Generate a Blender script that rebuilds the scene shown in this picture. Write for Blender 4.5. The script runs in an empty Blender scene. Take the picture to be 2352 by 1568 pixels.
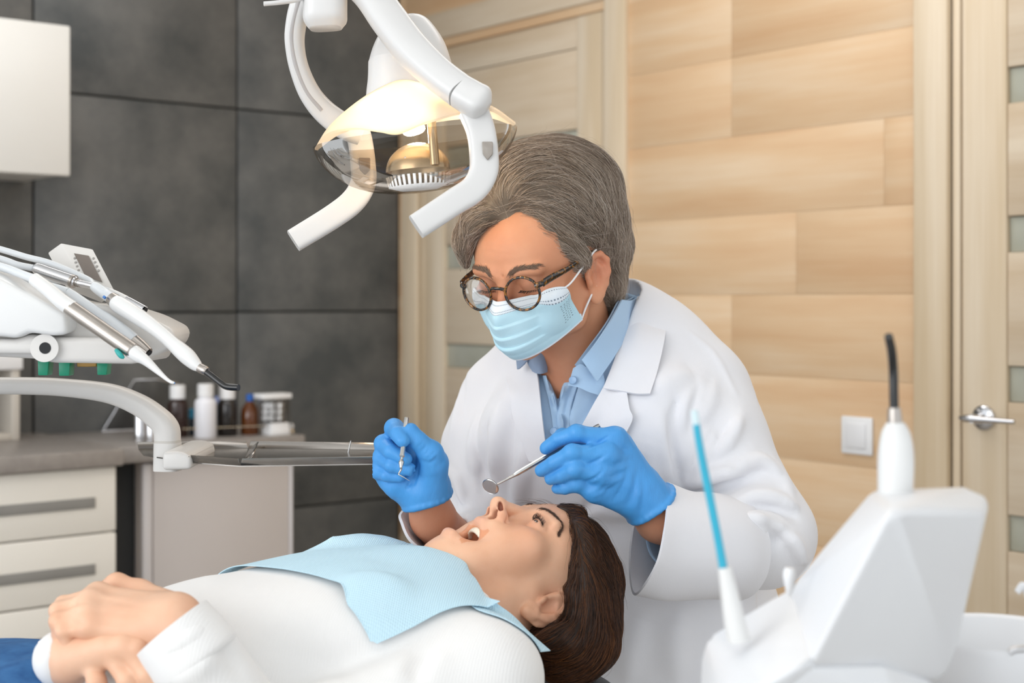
import bpy, bmesh, math, random
import numpy as np
from mathutils import Vector, Matrix, Euler
from mathutils.bvhtree import BVHTree

ZOOM = None
SC = bpy.context.scene
COL = SC.collection
random.seed(7)
RNG = np.random.default_rng(7)

# ------------------------------------------------------------------ camera, world, lights, exposure
FPX, CX, HY, CAMZ = 3266.0, 1176.0, 690.0, 1.25
cam_d = bpy.data.cameras.new('camera')
cam = bpy.data.objects.new('camera', cam_d)
COL.objects.link(cam)
cam.location = (0, 0, CAMZ)
cam.rotation_euler = (math.pi / 2, 0, 0)
cam_d.sensor_width = 36.0
zw, zc = 2352.0, (1176.0, 784.0)
if ZOOM:
    zw = max(ZOOM[2] - ZOOM[0], (ZOOM[3] - ZOOM[1]) * 1.5)
    zc = ((ZOOM[0] + ZOOM[2]) / 2, (ZOOM[1] + ZOOM[3]) / 2)
cam_d.lens = FPX * 36.0 / zw
cam_d.shift_x = (zc[0] - CX) / zw
cam_d.shift_y = -(zc[1] - HY) / zw
cam_d.clip_start = 0.05
cam_d.dof.use_dof = True
cam_d.dof.focus_distance = 1.74
cam_d.dof.aperture_fstop = 4.6 * (cam_d.lens / 50.0)
SC.camera = cam

world = bpy.data.worlds.new('world')
SC.world = world
world.use_nodes = True
world.node_tree.nodes['Background'].inputs[0].default_value = (0.93, 0.97, 1.0, 1)
world.node_tree.nodes['Background'].inputs[1].default_value = 1.02

def area(name, loc, target, size, power, color, size_y=None):
    d = bpy.data.lights.new(name, 'AREA')
    d.shape = 'RECTANGLE'
    d.size, d.size_y = size, size_y or size
    d.energy, d.color = power, color
    o = bpy.data.objects.new(name, d)
    COL.objects.link(o)
    o.location = loc
    o.rotation_euler = (Vector(target) - Vector(loc)).to_track_quat('-Z', 'Y').to_euler()
    return o
area('window_daylight', (-2.9, -0.9, 1.75), (0.4, 2.2, 1.0), 2.6, 45, (0.98, 0.99, 1.0), 2.0)
area('overhead_fill_light', (0.45, 2.75, 2.66), (0.45, 2.75, 0), 1.3, 7, (1.0, 0.985, 0.965), 0.7)  # added overhead fill that brightens the timber wall, no known fixture
area('overhead_fill_light', (-0.95, 3.0, 2.66), (-0.95, 3.0, 0), 1.2, 8.5, (1.0, 0.985, 0.965), 0.6)  # added overhead fill for the tiled wall and cabinets
area('overhead_fill_light', (0.0, 0.9, 2.66), (0.0, 0.9, 0), 1.2, 2.5, (1.0, 0.985, 0.965), 0.6)  # weak added fill above the front of the room
vs = SC.view_settings
vs.view_transform = 'Standard'
vs.look = 'None'
vs.gamma = 1
vs.use_curve_mapping = False
vs.exposure = 0.36

# ------------------------------------------------------------------ helpers
def P(px, py, Y):
    return np.array(((px - CX) / FPX * Y, Y, CAMZ - (py - HY) / FPX * Y))

def lin(c):
    if isinstance(c, str):
        c = [int(c[i:i + 2], 16) / 255 for i in (0, 2, 4)]
    return tuple((x / 12.92 if x <= 0.04045 else ((x + 0.055) / 1.055) ** 2.4) for x in c[:3])

def mat(name, color, rough=0.5, metal=0.0, bump=None, vary=None, sss=0, spec=None, sheen=0, attr=None, coat=0, trans=0, coords='Object'):
    """bump=(scale, strength, distance); vary=(scale, colour2, stretch xyz)"""
    m = bpy.data.materials.new(name)
    m.use_nodes = True
    nt = m.node_tree
    b = nt.nodes['Principled BSDF']
    c = (*lin(color), 1)
    b.inputs['Base Color'].default_value = c
    b.inputs['Roughness'].default_value = rough
    b.inputs['Metallic'].default_value = metal
    if spec is not None: b.inputs['Specular IOR Level'].default_value = spec
    if coat: b.inputs['Coat Weight'].default_value = coat
    if sheen: b.inputs['Sheen Weight'].default_value = sheen
    if trans: b.inputs['Transmission Weight'].default_value = trans
    if sss:
        b.inputs['Subsurface Weight'].default_value = sss
        b.inputs['Subsurface Radius'].default_value = (0.012, 0.005, 0.003)
        b.inputs['Subsurface Scale'].default_value = 0.6
    tc = nt.nodes.new('ShaderNodeTexCoord')
    src = None
    if attr:
        a = nt.nodes.new('ShaderNodeAttribute'); a.attribute_name = attr
        src = a.outputs['Color']
        nt.links.new(src, b.inputs['Base Color'])
    if vary:
        mp = nt.nodes.new('ShaderNodeMapping'); mp.inputs['Scale'].default_value = vary[2] if len(vary) > 2 else (1, 1, 1)
        nt.links.new(tc.outputs[coords], mp.inputs[0])
        n = nt.nodes.new('ShaderNodeTexNoise'); n.inputs['Scale'].default_value = vary[0]
        n.inputs['Detail'].default_value = 6
        nt.links.new(mp.outputs[0], n.inputs[0])
        r = nt.nodes.new('ShaderNodeValToRGB')
        r.color_ramp.elements[0].position, r.color_ramp.elements[1].position = 0.3, 0.7
        r.color_ramp.elements[0].color = c
        r.color_ramp.elements[1].color = (*lin(vary[1]), 1)
        nt.links.new(n.outputs[0], r.inputs[0])
        if src is not None:
            mx = nt.nodes.new('ShaderNodeMixRGB'); mx.blend_type = 'MULTIPLY'; mx.inputs[0].default_value = 1
            nt.links.new(src, mx.inputs[1]); nt.links.new(r.outputs[0], mx.inputs[2])
            nt.links.new(mx.outputs[0], b.inputs['Base Color'])
        else:
            nt.links.new(r.outputs[0], b.inputs['Base Color'])
    if bump:
        n = nt.nodes.new('ShaderNodeTexNoise'); n.inputs['Scale'].default_value = bump[0]; n.inputs['Detail'].default_value = 4
        nt.links.new(tc.outputs[coords], n.inputs[0])
        bp = nt.nodes.new('ShaderNodeBump'); bp.inputs['Strength'].default_value = bump[1]
        bp.inputs['Distance'].default_value = bump[2]
        nt.links.new(n.outputs[0], bp.inputs['Height'])
        nt.links.new(bp.outputs[0], b.inputs['Normal'])
    return m

def clear_mat(name, tint, rough=0.03, refl=1.0, ior=1.45):
    """thin clear plastic / glass: see-through with fresnel reflections"""
    m = bpy.data.materials.new(name); m.use_nodes = True
    nt = m.node_tree; nt.nodes.clear()
    out = nt.nodes.new('ShaderNodeOutputMaterial')
    t = nt.nodes.new('ShaderNodeBsdfTransparent'); t.inputs[0].default_value = (*lin(tint), 1)
    g = nt.nodes.new('ShaderNodeBsdfGlossy'); g.inputs['Roughness'].default_value = rough
    f = nt.nodes.new('ShaderNodeFresnel'); f.inputs[0].default_value = ior
    mu = nt.nodes.new('ShaderNodeMath'); mu.operation = 'MULTIPLY'; mu.inputs[1].default_value = refl
    mx = nt.nodes.new('ShaderNodeMixShader')
    nt.links.new(f.outputs[0], mu.inputs[0]); nt.links.new(mu.outputs[0], mx.inputs[0])
    nt.links.new(t.outputs[0], mx.inputs[1]); nt.links.new(g.outputs[0], mx.inputs[2])
    nt.links.new(mx.outputs[0], out.inputs[0])
    return m

def link(name, me, m=None, parent=None, smooth=True, loc=None):
    o = bpy.data.objects.new(name, me)
    COL.objects.link(o)
    if m is not None and not me.materials: me.materials.append(m)
    if smooth:
        me.polygons.foreach_set('use_smooth', np.ones(len(me.polygons), bool))
    if parent is not None:
        o.parent = parent
        o.matrix_parent_inverse = pinv(parent)
    if loc is not None: o.location = loc
    return o

def pinv(p):
    return Matrix.LocRotScale(p.location, p.rotation_euler, p.scale).inverted()

def tag(o, label=None, cat=None, group=None, kind=None):
    if label: o['label'] = label
    if cat: o['category'] = cat
    if group: o['group'] = group
    if kind: o['kind'] = kind
    return o

def empty(name, loc, label=None, cat=None, group=None):
    o = bpy.data.objects.new(name, None)
    COL.objects.link(o)
    o.location = loc
    o.empty_display_size = 0.05
    return tag(o, label, cat, group)

def me_from(verts, faces, name='mesh'):
    me = bpy.data.meshes.new(name)
    if isinstance(faces, np.ndarray):
        v = np.asarray(verts, np.float32)
        nf, k = faces.shape
        me.vertices.add(len(v)); me.vertices.foreach_set('co', v.ravel())
        me.loops.add(nf * k); me.loops.foreach_set('vertex_index', faces.ravel().astype(np.int32))
        me.polygons.add(nf)
        me.polygons.foreach_set('loop_start', np.arange(0, nf * k, k, dtype=np.int32))
        me.update(calc_edges=True)
    else:
        me.from_pydata([tuple(map(float, v)) for v in verts], [], faces)
        me.update()
    return me

def sharp(me, ang=35):
    """shade smooth with sharp edges by angle"""
    bm = bmesh.new(); bm.from_mesh(me)
    for e in bm.edges:
        e.smooth = not (len(e.link_faces) == 2 and e.calc_face_angle(0) > math.radians(ang))
    bm.to_mesh(me); bm.free()
    return me

def box_me(sx, sy, sz, bev=0.002, seg=2, name='box'):
    bm = bmesh.new()
    bmesh.ops.create_cube(bm, size=1)
    for v in bm.verts: v.co = Vector((v.co.x * sx, v.co.y * sy, v.co.z * sz))
    if bev: bmesh.ops.bevel(bm, geom=bm.edges[:], offset=min(bev, min(sx, sy, sz) * .45), segments=seg, affect='EDGES', profile=0.5)
    me = bpy.data.meshes.new(name); bm.to_mesh(me); bm.free()
    return sharp(me, 50)

def box(name, c, s, m, parent=None, rz=0.0, bev=0.002, seg=2, rot=None):
    me = box_me(s[0], s[1], s[2], bev, seg, name)
    o = bpy.data.objects.new(name, me); COL.objects.link(o)
    me.materials.append(m)
    me.polygons.foreach_set('use_smooth', np.ones(len(me.polygons), bool))
    o.location = c
    o.rotation_euler = rot if rot is not None else (0, 0, rz)
    if parent is not None:
        o.parent = parent; o.matrix_parent_inverse = pinv(parent)
    return o

def catmull(pts, n):
    """resample a control polyline (k,d) smoothly to n points"""
    pts = np.asarray(pts, float)
    k = len(pts)
    if k == 2:
        t = np.linspace(0, 1, n)[:, None]
        return pts[0] * (1 - t) + pts[1] * t
    ext = np.vstack([2 * pts[0] - pts[1], pts, 2 * pts[-1] - pts[-2]])
    u = np.linspace(0, k - 1, n)
    i = np.minimum(u.astype(int), k - 2); f = (u - i)[:, None]
    p0, p1, p2, p3 = ext[i], ext[i + 1], ext[i + 2], ext[i + 3]
    return 0.5 * (2 * p1 + (p2 - p0) * f + (2 * p0 - 5 * p1 + 4 * p2 - p3) * f ** 2 + (3 * p1 - p0 - 3 * p2 + p3) * f ** 3)

def norm(v):
    v = np.asarray(v, float)
    return v / (np.linalg.norm(v, axis=-1, keepdims=True) + 1e-12)

def sweep_data(path, w, h=None, up=(0, 0, 1), n=40, sides=16, power=2.0, cap=True, smooth=True):
    """tube along path; w,h half sizes (scalars or per control point); power>2 squarer section"""
    path = np.asarray(path, float); k = len(path)
    def arr(a): return np.full(k, a, float) if np.isscalar(a) else np.asarray(a, float)
    w = arr(w); h = w if h is None else arr(h)
    if smooth and n:
        q = catmull(np.column_stack([path, w, h]), n)
    else:
        q = np.column_stack([path, w, h])
    p, w, h = q[:, :3], np.maximum(q[:, 3], 1e-5), np.maximum(q[:, 4], 1e-5)
    t = norm(np.gradient(p, axis=0))
    up = np.asarray(up, float)
    s = norm(np.cross(t, up)); u = np.cross(s, t)
    a = np.linspace(0, 2 * np.pi, sides, endpoint=False)
    ca, sa = np.cos(a), np.sin(a)
    e = 2.0 / power
    cx, cy = np.sign(ca) * np.abs(ca) ** e, np.sign(sa) * np.abs(sa) ** e
    v = p[:, None, :] + s[:, None, :] * (w[:, None] * cx)[..., None] + u[:, None, :] * (h[:, None] * cy)[..., None]
    m = len(p)
    V = v.reshape(-1, 3)
    F = []
    for i in range(m - 1):
        for j in range(sides):
            j2 = (j + 1) % sides
            F.append((i * sides + j, i * sides + j2, (i + 1) * sides + j2, (i + 1) * sides + j))
    if cap:
        F.append(tuple(range(sides))[::-1]); F.append(tuple((m - 1) * sides + j for j in range(sides)))
    return V, F

def sweep(name, path, w, m, h=None, parent=None, up=(0, 0, 1), n=40, sides=16, power=2.0, cap=True, smooth=True, ang=50):
    V, F = sweep_data(path, w, h, up, n, sides, power, cap, smooth)
    me = me_from(V, F, name)
    bm = bmesh.new(); bm.from_mesh(me); bmesh.ops.recalc_face_normals(bm, faces=bm.faces[:]); bm.to_mesh(me); bm.free()
    return link(name, sharp(me, ang), m, parent)

def lathe_data(prof, sides=32):
    """prof [(r,z)...] around z"""
    a = np.linspace(0, 2 * np.pi, sides, endpoint=False)
    V, F = [], []
    for r, z in prof:
        for t in a: V.append((max(r, 1e-5) * math.cos(t), max(r, 1e-5) * math.sin(t), z))
    for i in range(len(prof) - 1):
        for j in range(sides):
            j2 = (j + 1) % sides
            F.append((i * sides + j, i * sides + j2, (i + 1) * sides + j2, (i + 1) * sides + j))
    F.append(tuple(range(sides))[::-1]); F.append(tuple((len(prof) - 1) * sides + j for j in range(sides)))
    return V, F

def frame(z, x=(1, 0, 0)):
    z = norm(z); x = np.asarray(x, float); x = x - z * np.dot(x, z)
    if np.linalg.norm(x) < 1e-4: x = np.array((0, 1, 0)) - z * z[1]
    x = norm(x); y = np.cross(z, x)
    return np.column_stack([x, y, z])

def lathe(name, prof, base, axis, m, parent=None, sides=32, ang=40):
    V, F = lathe_data(prof, sides)
    R = frame(axis)
    V = np.asarray(V) @ R.T + np.asarray(base)
    return link(name, sharp(me_from(V, F, name), ang), m, parent)

def sheet_data(grid, nu=24, nv=24):
    """grid rows x cols of 3D control points -> smooth surface points (nv,nu,3)"""
    g = np.asarray(grid, float)
    rows = np.array([catmull(r, nu) for r in g])
    return np.array([catmull(rows[:, j], nv) for j in range(nu)]).transpose(1, 0, 2)

def sheet_mesh(S, thick=0.001, name='sheet', uv=False):
    nv, nu = S.shape[:2]
    du = np.gradient(S, axis=1); dv = np.gradient(S, axis=0)
    nrm = norm(np.cross(du, dv))
    A = (S + nrm * thick / 2).reshape(-1, 3); B = (S - nrm * thick / 2).reshape(-1, 3)
    idx = np.arange(nv * nu).reshape(nv, nu)
    q = np.stack([idx[:-1, :-1], idx[:-1, 1:], idx[1:, 1:], idx[1:, :-1]], -1).reshape(-1, 4)
    N = nv * nu
    qb = q[:, ::-1] + N
    ring = np.concatenate([idx[0, :-1], idx[:-1, -1], idx[-1, :0:-1], idx[:0:-1, 0]])
    r2 = np.roll(ring, -1)
    side = np.stack([ring, ring + N, r2 + N, r2], -1)
    F = np.concatenate([q, qb, side])
    me = me_from(np.vstack([A, B]), F, name)
    if uv:
        U, Vv = np.meshgrid(np.linspace(0, 1, nu), np.linspace(0, 1, nv))
        co = np.column_stack([U.ravel(), Vv.ravel()]); co = np.vstack([co, co])
        L = me.uv_layers.new(name='UVMap')
        L.data.foreach_set('uv', co[F.ravel()].astype(np.float32).ravel())
    return me

def sheet(name, grid, m, thick=0.001, parent=None, nu=24, nv=24, uv=False):
    me = sheet_mesh(sheet_data(grid, nu, nv), thick, name, uv)
    return link(name, sharp(me, 50), m, parent)

def loft(name, rings, m, thick=.003, parent=None, nseg=64, nrow=30, up=None, ang=50):
    """closed tube of cloth through rings of 3D points, with thickness"""
    R = []
    for r in rings:
        r = np.asarray(r, float); k = len(r)
        ext = np.vstack([r[-3:], r, r[:4]])
        c = catmull(ext, (k + 6) * 24 + 1)
        c = c[3 * 24:(3 + k) * 24]
        R.append(c[np.linspace(0, len(c), nseg, endpoint=False).astype(int)])
    R = np.array(R)
    S = np.array([catmull(R[:, j], nrow) for j in range(nseg)]).transpose(1, 0, 2)
    S = np.concatenate([S, S[:, :1]], 1)
    du = np.gradient(S, axis=1); du[:, 0] = du[:, -1] = (S[:, 1] - S[:, -2]) / 2
    nrm = norm(np.cross(du, np.gradient(S, axis=0)))
    cen = S.mean(1, keepdims=True)
    if ((S - cen) * nrm).sum(-1).mean() < 0: nrm = -nrm
    A_ = S[:, :-1].reshape(-1, 3); B_ = (S - nrm * thick)[:, :-1].reshape(-1, 3)
    N = len(A_); F = []
    def id(i, j): return i * nseg + j % nseg
    for i in range(nrow - 1):
        for j in range(nseg):
            q = (id(i, j), id(i, j + 1), id(i + 1, j + 1), id(i + 1, j))
            F.append(q); F.append(tuple(x + N for x in q[::-1]))
    for j in range(nseg):
        F.append((id(0, j + 1), id(0, j), id(0, j) + N, id(0, j + 1) + N))
        F.append((id(nrow - 1, j), id(nrow - 1, j + 1), id(nrow - 1, j + 1) + N, id(nrow - 1, j) + N))
    me = me_from(np.vstack([A_, B_]), np.array(F), name)
    bm = bmesh.new(); bm.from_mesh(me); bmesh.ops.recalc_face_normals(bm, faces=bm.faces[:]); bm.to_mesh(me); bm.free()
    return link(name, sharp(me, ang), m, parent)

def prism(name, poly, depth_vec, m, parent=None, bev=0.0, seg=2, ang=40):
    """extrude a planar polygon (list of 3D points) by depth_vec"""
    bm = bmesh.new()
    dv = Vector(depth_vec)
    a = [bm.verts.new(Vector(p)) for p in poly]; b = [bm.verts.new(Vector(p) + dv) for p in poly]
    bm.faces.new(a); bm.faces.new(b[::-1])
    k = len(a)
    for i in range(k): bm.faces.new((a[i], b[i], b[(i + 1) % k], a[(i + 1) % k]))
    bmesh.ops.recalc_face_normals(bm, faces=bm.faces[:])
    if bev: bmesh.ops.bevel(bm, geom=bm.edges[:], offset=bev, segments=seg, affect='EDGES', profile=0.5)
    me = bpy.data.meshes.new(name); bm.to_mesh(me); bm.free()
    return link(name, sharp(me, ang), m, parent)

def join_data(parts):
    V, F, o = [], [], 0
    for v, f in parts:
        V.extend([tuple(x) for x in v]); F.extend([tuple(i + o for i in q) for q in f]); o += len(v)
    return V, F

# ------------------------------------------------------------------ signed-distance sculpting
class Field:
    def __init__(s, lo, hi, h, pad=3):
        s.lo = np.array(lo, float); s.h = h; s.pad = pad
        s.n = np.ceil((np.array(hi) - s.lo) / h).astype(int) + 1
        s.ax = [(s.lo[i] + h * np.arange(s.n[i])).astype(np.float32) for i in range(3)]
        s.D = np.full(s.n, 0.06, np.float32)
    def win(s, lo, hi, e):
        e = e + s.pad * s.h
        a = np.clip(np.floor((np.asarray(lo) - e - s.lo) / s.h).astype(int), 0, s.n)
        b = np.clip(np.ceil((np.asarray(hi) + e - s.lo) / s.h).astype(int) + 1, 0, s.n)
        if np.any(b <= a): return None
        sl = tuple(slice(a[i], b[i]) for i in range(3))
        X = s.ax[0][sl[0]][:, None, None]; Y = s.ax[1][sl[1]][None, :, None]; Z = s.ax[2][sl[2]][None, None, :]
        return sl, X, Y, Z
    def comb(s, sl, d, k, mode):
        a = s.D[sl]; d = d.astype(np.float32)
        if mode == 'u':
            r = np.minimum(a, d)
            if k > 0: r = r - (np.maximum(k - np.abs(a - d), 0) / k) ** 2 * (k * .25)
        else:
            r = np.maximum(a, -d)
            if k > 0: r = r + (np.maximum(k - np.abs(a + d), 0) / k) ** 2 * (k * .25)
        s.D[sl] = r
    def cone(s, a, b, ra, rb=None, k=0.0, mode='u', flat=None):
        """round cone a->b; flat=(axis, factor): squash the cross-section along axis (factor<1 thinner)"""
        rb = ra if rb is None else rb
        a = np.asarray(a, float); b = np.asarray(b, float); r = max(ra, rb)
        w = s.win(np.minimum(a, b) - r, np.maximum(a, b) + r, k)
        if w is None: return s
        sl, X, Y, Z = w
        ba = b - a; L = float(ba @ ba) + 1e-12
        px, py, pz = X - a[0], Y - a[1], Z - a[2]
        t = np.clip((px * ba[0] + py * ba[1] + pz * ba[2]) / L, 0, 1)
        qx, qy, qz = px - ba[0] * t, py - ba[1] * t, pz - ba[2] * t
        q2 = qx * qx + qy * qy + qz * qz
        if flat is not None:
            ax = norm(flat[0]); f = flat[1]
            c = qx * ax[0] + qy * ax[1] + qz * ax[2]
            k0 = np.sqrt(q2 + c * c * (1 / f ** 2 - 1)); k1 = np.sqrt(q2 + c * c * (1 / f ** 4 - 1)) + 1e-9
            R = ra + (rb - ra) * t
            d = (k0 - R) * k0 / k1
        else:
            d = np.sqrt(q2) - (ra + (rb - ra) * t)
        s.comb(sl, d, k, mode); return s
    def chain(s, pts, rad, k=0.0, mode='u', flat=None):
        if np.isscalar(rad): rad = [rad] * len(pts)
        for i in range(len(pts) - 1): s.cone(pts[i], pts[i + 1], rad[i], rad[i + 1], k if mode == 'u' or i == 0 else k, mode, flat)
        return s
    def ell(s, c, r, k=0.0, mode='u', R=None):
        c = np.asarray(c, float); r = np.asarray(r, float)
        ext = r if R is None else np.abs(R) @ r
        w = s.win(c - ext, c + ext, k)
        if w is None: return s
        sl, X, Y, Z = w
        x, y, z = X - c[0], Y - c[1], Z - c[2]
        if R is not None:
            x, y, z = (x * R[0, i] + y * R[1, i] + z * R[2, i] for i in range(3))
        k0 = np.sqrt((x / r[0]) ** 2 + (y / r[1]) ** 2 + (z / r[2]) ** 2)
        k1 = np.sqrt((x / r[0] ** 2) ** 2 + (y / r[1] ** 2) ** 2 + (z / r[2] ** 2) ** 2) + 1e-9
        s.comb(sl, k0 * (k0 - 1) / k1, k, mode); return s
    def func(s, fn, lo, hi, k=0.0, mode='u'):
        w = s.win(lo, hi, k)
        if w is None: return s
        sl, X, Y, Z = w
        s.comb(sl, np.broadcast_to(fn(X, Y, Z), s.D[sl].shape), k, mode); return s
    def disp(s, fn, lo, hi):
        w = s.win(lo, hi, 0)
        if w is None: return s
        sl, X, Y, Z = w
        s.D[sl] += np.asarray(fn(X, Y, Z), np.float32); return s
    def poly(s, pts, y0, y1, k=0.004, mode='s'):
        """carve a screen-shaped prism (polygon of pixels) between depths y0..y1"""
        p = np.array([[(a - CX) / FPX, CAMZ * 0 - (b - HY) / FPX] for a, b in pts])
        ys = (y0, y1)
        lo = np.array([(p[:, 0, None] * ys).min(), y0, CAMZ + (p[:, 1, None] * ys).min()])
        hi = np.array([(p[:, 0, None] * ys).max(), y1, CAMZ + (p[:, 1, None] * ys).max()])
        def fn(X, Y, Z):
            u = X / Y + 0 * Z; v = (Z - CAMZ) / Y + 0 * X
            d = np.full(u.shape, 1e9, np.float32); sg = np.ones(u.shape, np.float32)
            n = len(p)
            for i in range(n):
                a, b = p[i], p[i - 1]
                ex, ey = b - a
                wx, wy = u - a[0], v - a[1]
                t = np.clip((wx * ex + wy * ey) / (ex * ex + ey * ey), 0, 1)
                d = np.minimum(d, (wx - ex * t) ** 2 + (wy - ey * t) ** 2)
                c1, c2, c3 = v >= a[1], v < b[1], ex * wy > ey * wx
                sg = np.where((c1 & c2 & c3) | (~c1 & ~c2 & ~c3), -sg, sg)
            dd = np.sqrt(d) * sg * Y
            return np.maximum(dd, np.maximum(y0 - Y, Y - y1))
        return s.func(fn, lo, hi, k, mode)
    def sample(s, pts):
        g = (np.asarray(pts) - s.lo) / s.h
        i = np.clip(np.floor(g).astype(int), 0, s.n - 2); f = np.clip(g - i, 0, 1)
        r = 0
        for a in (0, 1):
            for b in (0, 1):
                for c in (0, 1):
                    wt = (f[:, 0] if a else 1 - f[:, 0]) * (f[:, 1] if b else 1 - f[:, 1]) * (f[:, 2] if c else 1 - f[:, 2])
                    r = r + wt * s.D[i[:, 0] + a, i[:, 1] + b, i[:, 2] + c]
        return r
    def grad(s, pts):
        e = s.h
        return norm(np.stack([s.sample(pts + np.eye(3)[i] * e) - s.sample(pts - np.eye(3)[i] * e) for i in range(3)], -1))
    def hit(s, px, py, y0=1.2, y1=2.6):
        """depth at which the line of sight through a pixel meets the surface"""
        ys = np.arange(y0, y1, s.h * 0.5)
        p = np.array([P(px, py, y) for y in ys])
        ok = np.all((p > s.lo) & (p < s.lo + s.h * (s.n - 1)), axis=1)
        d = np.where(ok, s.sample(p), 1)
        w = np.nonzero(d < 0)[0]
        return P(px, py, ys[w[0]]) if len(w) else None
    def hit_local(s, px, py, inv):
        ys = np.arange(1.3, 2.2, .0006)
        q = inv(np.array([P(px, py, y) for y in ys]))
        ok = np.all((q > s.lo + s.h) & (q < s.lo + s.h * (s.n - 2)), axis=1)
        w = np.nonzero(np.where(ok, s.sample(q), 1) < 0)[0]
        return q[w[0]] if len(w) else None
    def ridge(s, pix, r, off=0.0, k=0.012, mode='u', rend=None, n=8):
        """fold along a pixel polyline laid on the surface: capsule chain sunk by off"""
        q = catmull(np.asarray(pix, float), n)
        pts = [s.hit(a, b) for a, b in q]
        pts = [p for p in pts if p is not None]
        m = len(pts)
        if m < 2: return s
        pts = [p + np.array((0, off, 0)) for p in pts]
        rr = [r * (0.35 + 0.65 * math.sin(math.pi * (0.12 + 0.76 * i / (m - 1)))) for i in range(m)]
        return s.chain(pts, rr, k, mode)
    def crease(s, pix, A, w, n=10, both=None, pts=None):
        """cloth fold: pushes the surface out (A>0) or in along a pixel polyline with a crisp crest"""
        if pts is None:
            q = catmull(np.asarray(pix, float), n)
            pts = [s.hit(a, b) for a, b in q]
            pts = [p for p in pts if p is not None]
        if len(pts) < 2: return s
        pts = np.array(pts); m = len(pts)
        env = np.array([max(0.0, math.sin(math.pi * (0.08 + 0.84 * i / (m - 1)))) for i in range(m)])
        e = 4 * w
        r = s.win(pts.min(0) - e, pts.max(0) + e, 0)
        if r is None: return s
        sl, X, Y, Z = r
        best = np.full(np.broadcast(X, Y, Z).shape, 1e9, np.float32); amp = np.zeros_like(best)
        for i in range(m - 1):
            a, ba = pts[i], pts[i + 1] - pts[i]
            L = ba @ ba + 1e-12
            px, py, pz = X - a[0], Y - a[1], Z - a[2]
            t = np.clip((px * ba[0] + py * ba[1] + pz * ba[2]) / L, 0, 1)
            d = (px - ba[0] * t) ** 2 + (py - ba[1] * t) ** 2 + (pz - ba[2] * t) ** 2
            k = d < best
            best = np.where(k, d, best); amp = np.where(k, env[i] + (env[i + 1] - env[i]) * t, amp)
        d = np.sqrt(best)
        s.D[sl] -= (A * amp * np.exp(-(d / w) ** 1.1)).astype(np.float32)
        return s
    def mesh(s, M=None, name='body', relax=1):
        D = s.D; ins = D < 0
        n0, n1, n2 = D.shape
        c = np.zeros((n0 - 1, n1 - 1, n2 - 1), np.int8)
        for a in (0, 1):
            for b in (0, 1):
                for d in (0, 1): c += ins[a:n0 - 1 + a, b:n1 - 1 + b, d:n2 - 1 + d]
        act = (c > 0) & (c < 8)
        I = np.argwhere(act)
        idx = np.full(act.shape, -1, np.int32); idx[act] = np.arange(len(I))
        cor = [(a, b, d) for a in (0, 1) for b in (0, 1) for d in (0, 1)]
        val = {k: D[I[:, 0] + k[0], I[:, 1] + k[1], I[:, 2] + k[2]] for k in cor}
        acc = np.zeros((len(I), 3)); cnt = np.zeros(len(I))
        for k in cor:
            for ax in range(3):
                if k[ax]: continue
                k2 = list(k); k2[ax] = 1; k2 = tuple(k2)
                va, vb = val[k], val[k2]
                m = (va < 0) != (vb < 0)
                t = np.where(m, va / np.where(m, va - vb, 1), 0)
                p = np.tile(np.array(k, float), (len(I), 1)); p[:, ax] = t
                acc += p * m[:, None]; cnt += m
        V = s.lo + s.h * (I + acc / cnt[:, None])
        Q = []
        for ax in range(3):
            o1, o2 = [(1, 2), (2, 0), (0, 1)][ax]
            sl0 = [slice(None)] * 3; sl1 = [slice(None)] * 3
            sl0[ax] = slice(0, -1); sl1[ax] = slice(1, None)
            A, B = ins[tuple(sl0)], ins[tuple(sl1)]
            e = np.argwhere(A != B)
            e = e[(e[:, o1] > 0) & (e[:, o2] > 0) & (e[:, o1] < s.n[o1] - 1) & (e[:, o2] < s.n[o2] - 1)]
            flip = A[e[:, 0], e[:, 1], e[:, 2]]
            def cell(d1, d2):
                q = e.copy(); q[:, o1] -= d1; q[:, o2] -= d2
                return idx[q[:, 0], q[:, 1], q[:, 2]]
            q = np.stack([cell(1, 1), cell(0, 1), cell(0, 0), cell(1, 0)], -1)
            q[~flip] = q[~flip][:, ::-1]
            Q.append(q)
        Q = np.concatenate(Q)
        for _ in range(relax):
            S = np.zeros_like(V); C = np.zeros(len(V))
            for a in range(4):
                b = (a + 1) % 4
                for ch in range(3): S[:, ch] += np.bincount(Q[:, a], V[Q[:, b], ch], len(V)) + np.bincount(Q[:, b], V[Q[:, a], ch], len(V))
                C += np.bincount(Q[:, a], minlength=len(V)) + np.bincount(Q[:, b], minlength=len(V))
            V = 0.5 * V + 0.5 * S / np.maximum(C, 1)[:, None]
        s.V, s.Q = V, Q
        W = V if M is None else V @ np.asarray(M)[:3, :3].T + np.asarray(M)[:3, 3]
        s.W = W
        return me_from(W, Q, name)

def noise3(X, Y, Z, f, seed=0):
    """cheap smooth pseudo-noise from sines"""
    r = np.random.default_rng(seed)
    o = 0
    for i in range(4):
        d = r.normal(size=3); d /= np.linalg.norm(d); ph = r.uniform(0, 6.28)
        g = f * (0.7 + 0.6 * i / 3)
        o = o + np.sin((X * d[0] + Y * d[1] + Z * d[2]) * g + ph)
    return o / 4

def paint(me, cols, name='Col'):
    a = me.color_attributes.new(name, 'FLOAT_COLOR', 'POINT')
    c = np.ones((len(me.vertices), 4), np.float32); c[:, :3] = cols
    a.data.foreach_set('color', c.ravel())

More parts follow.
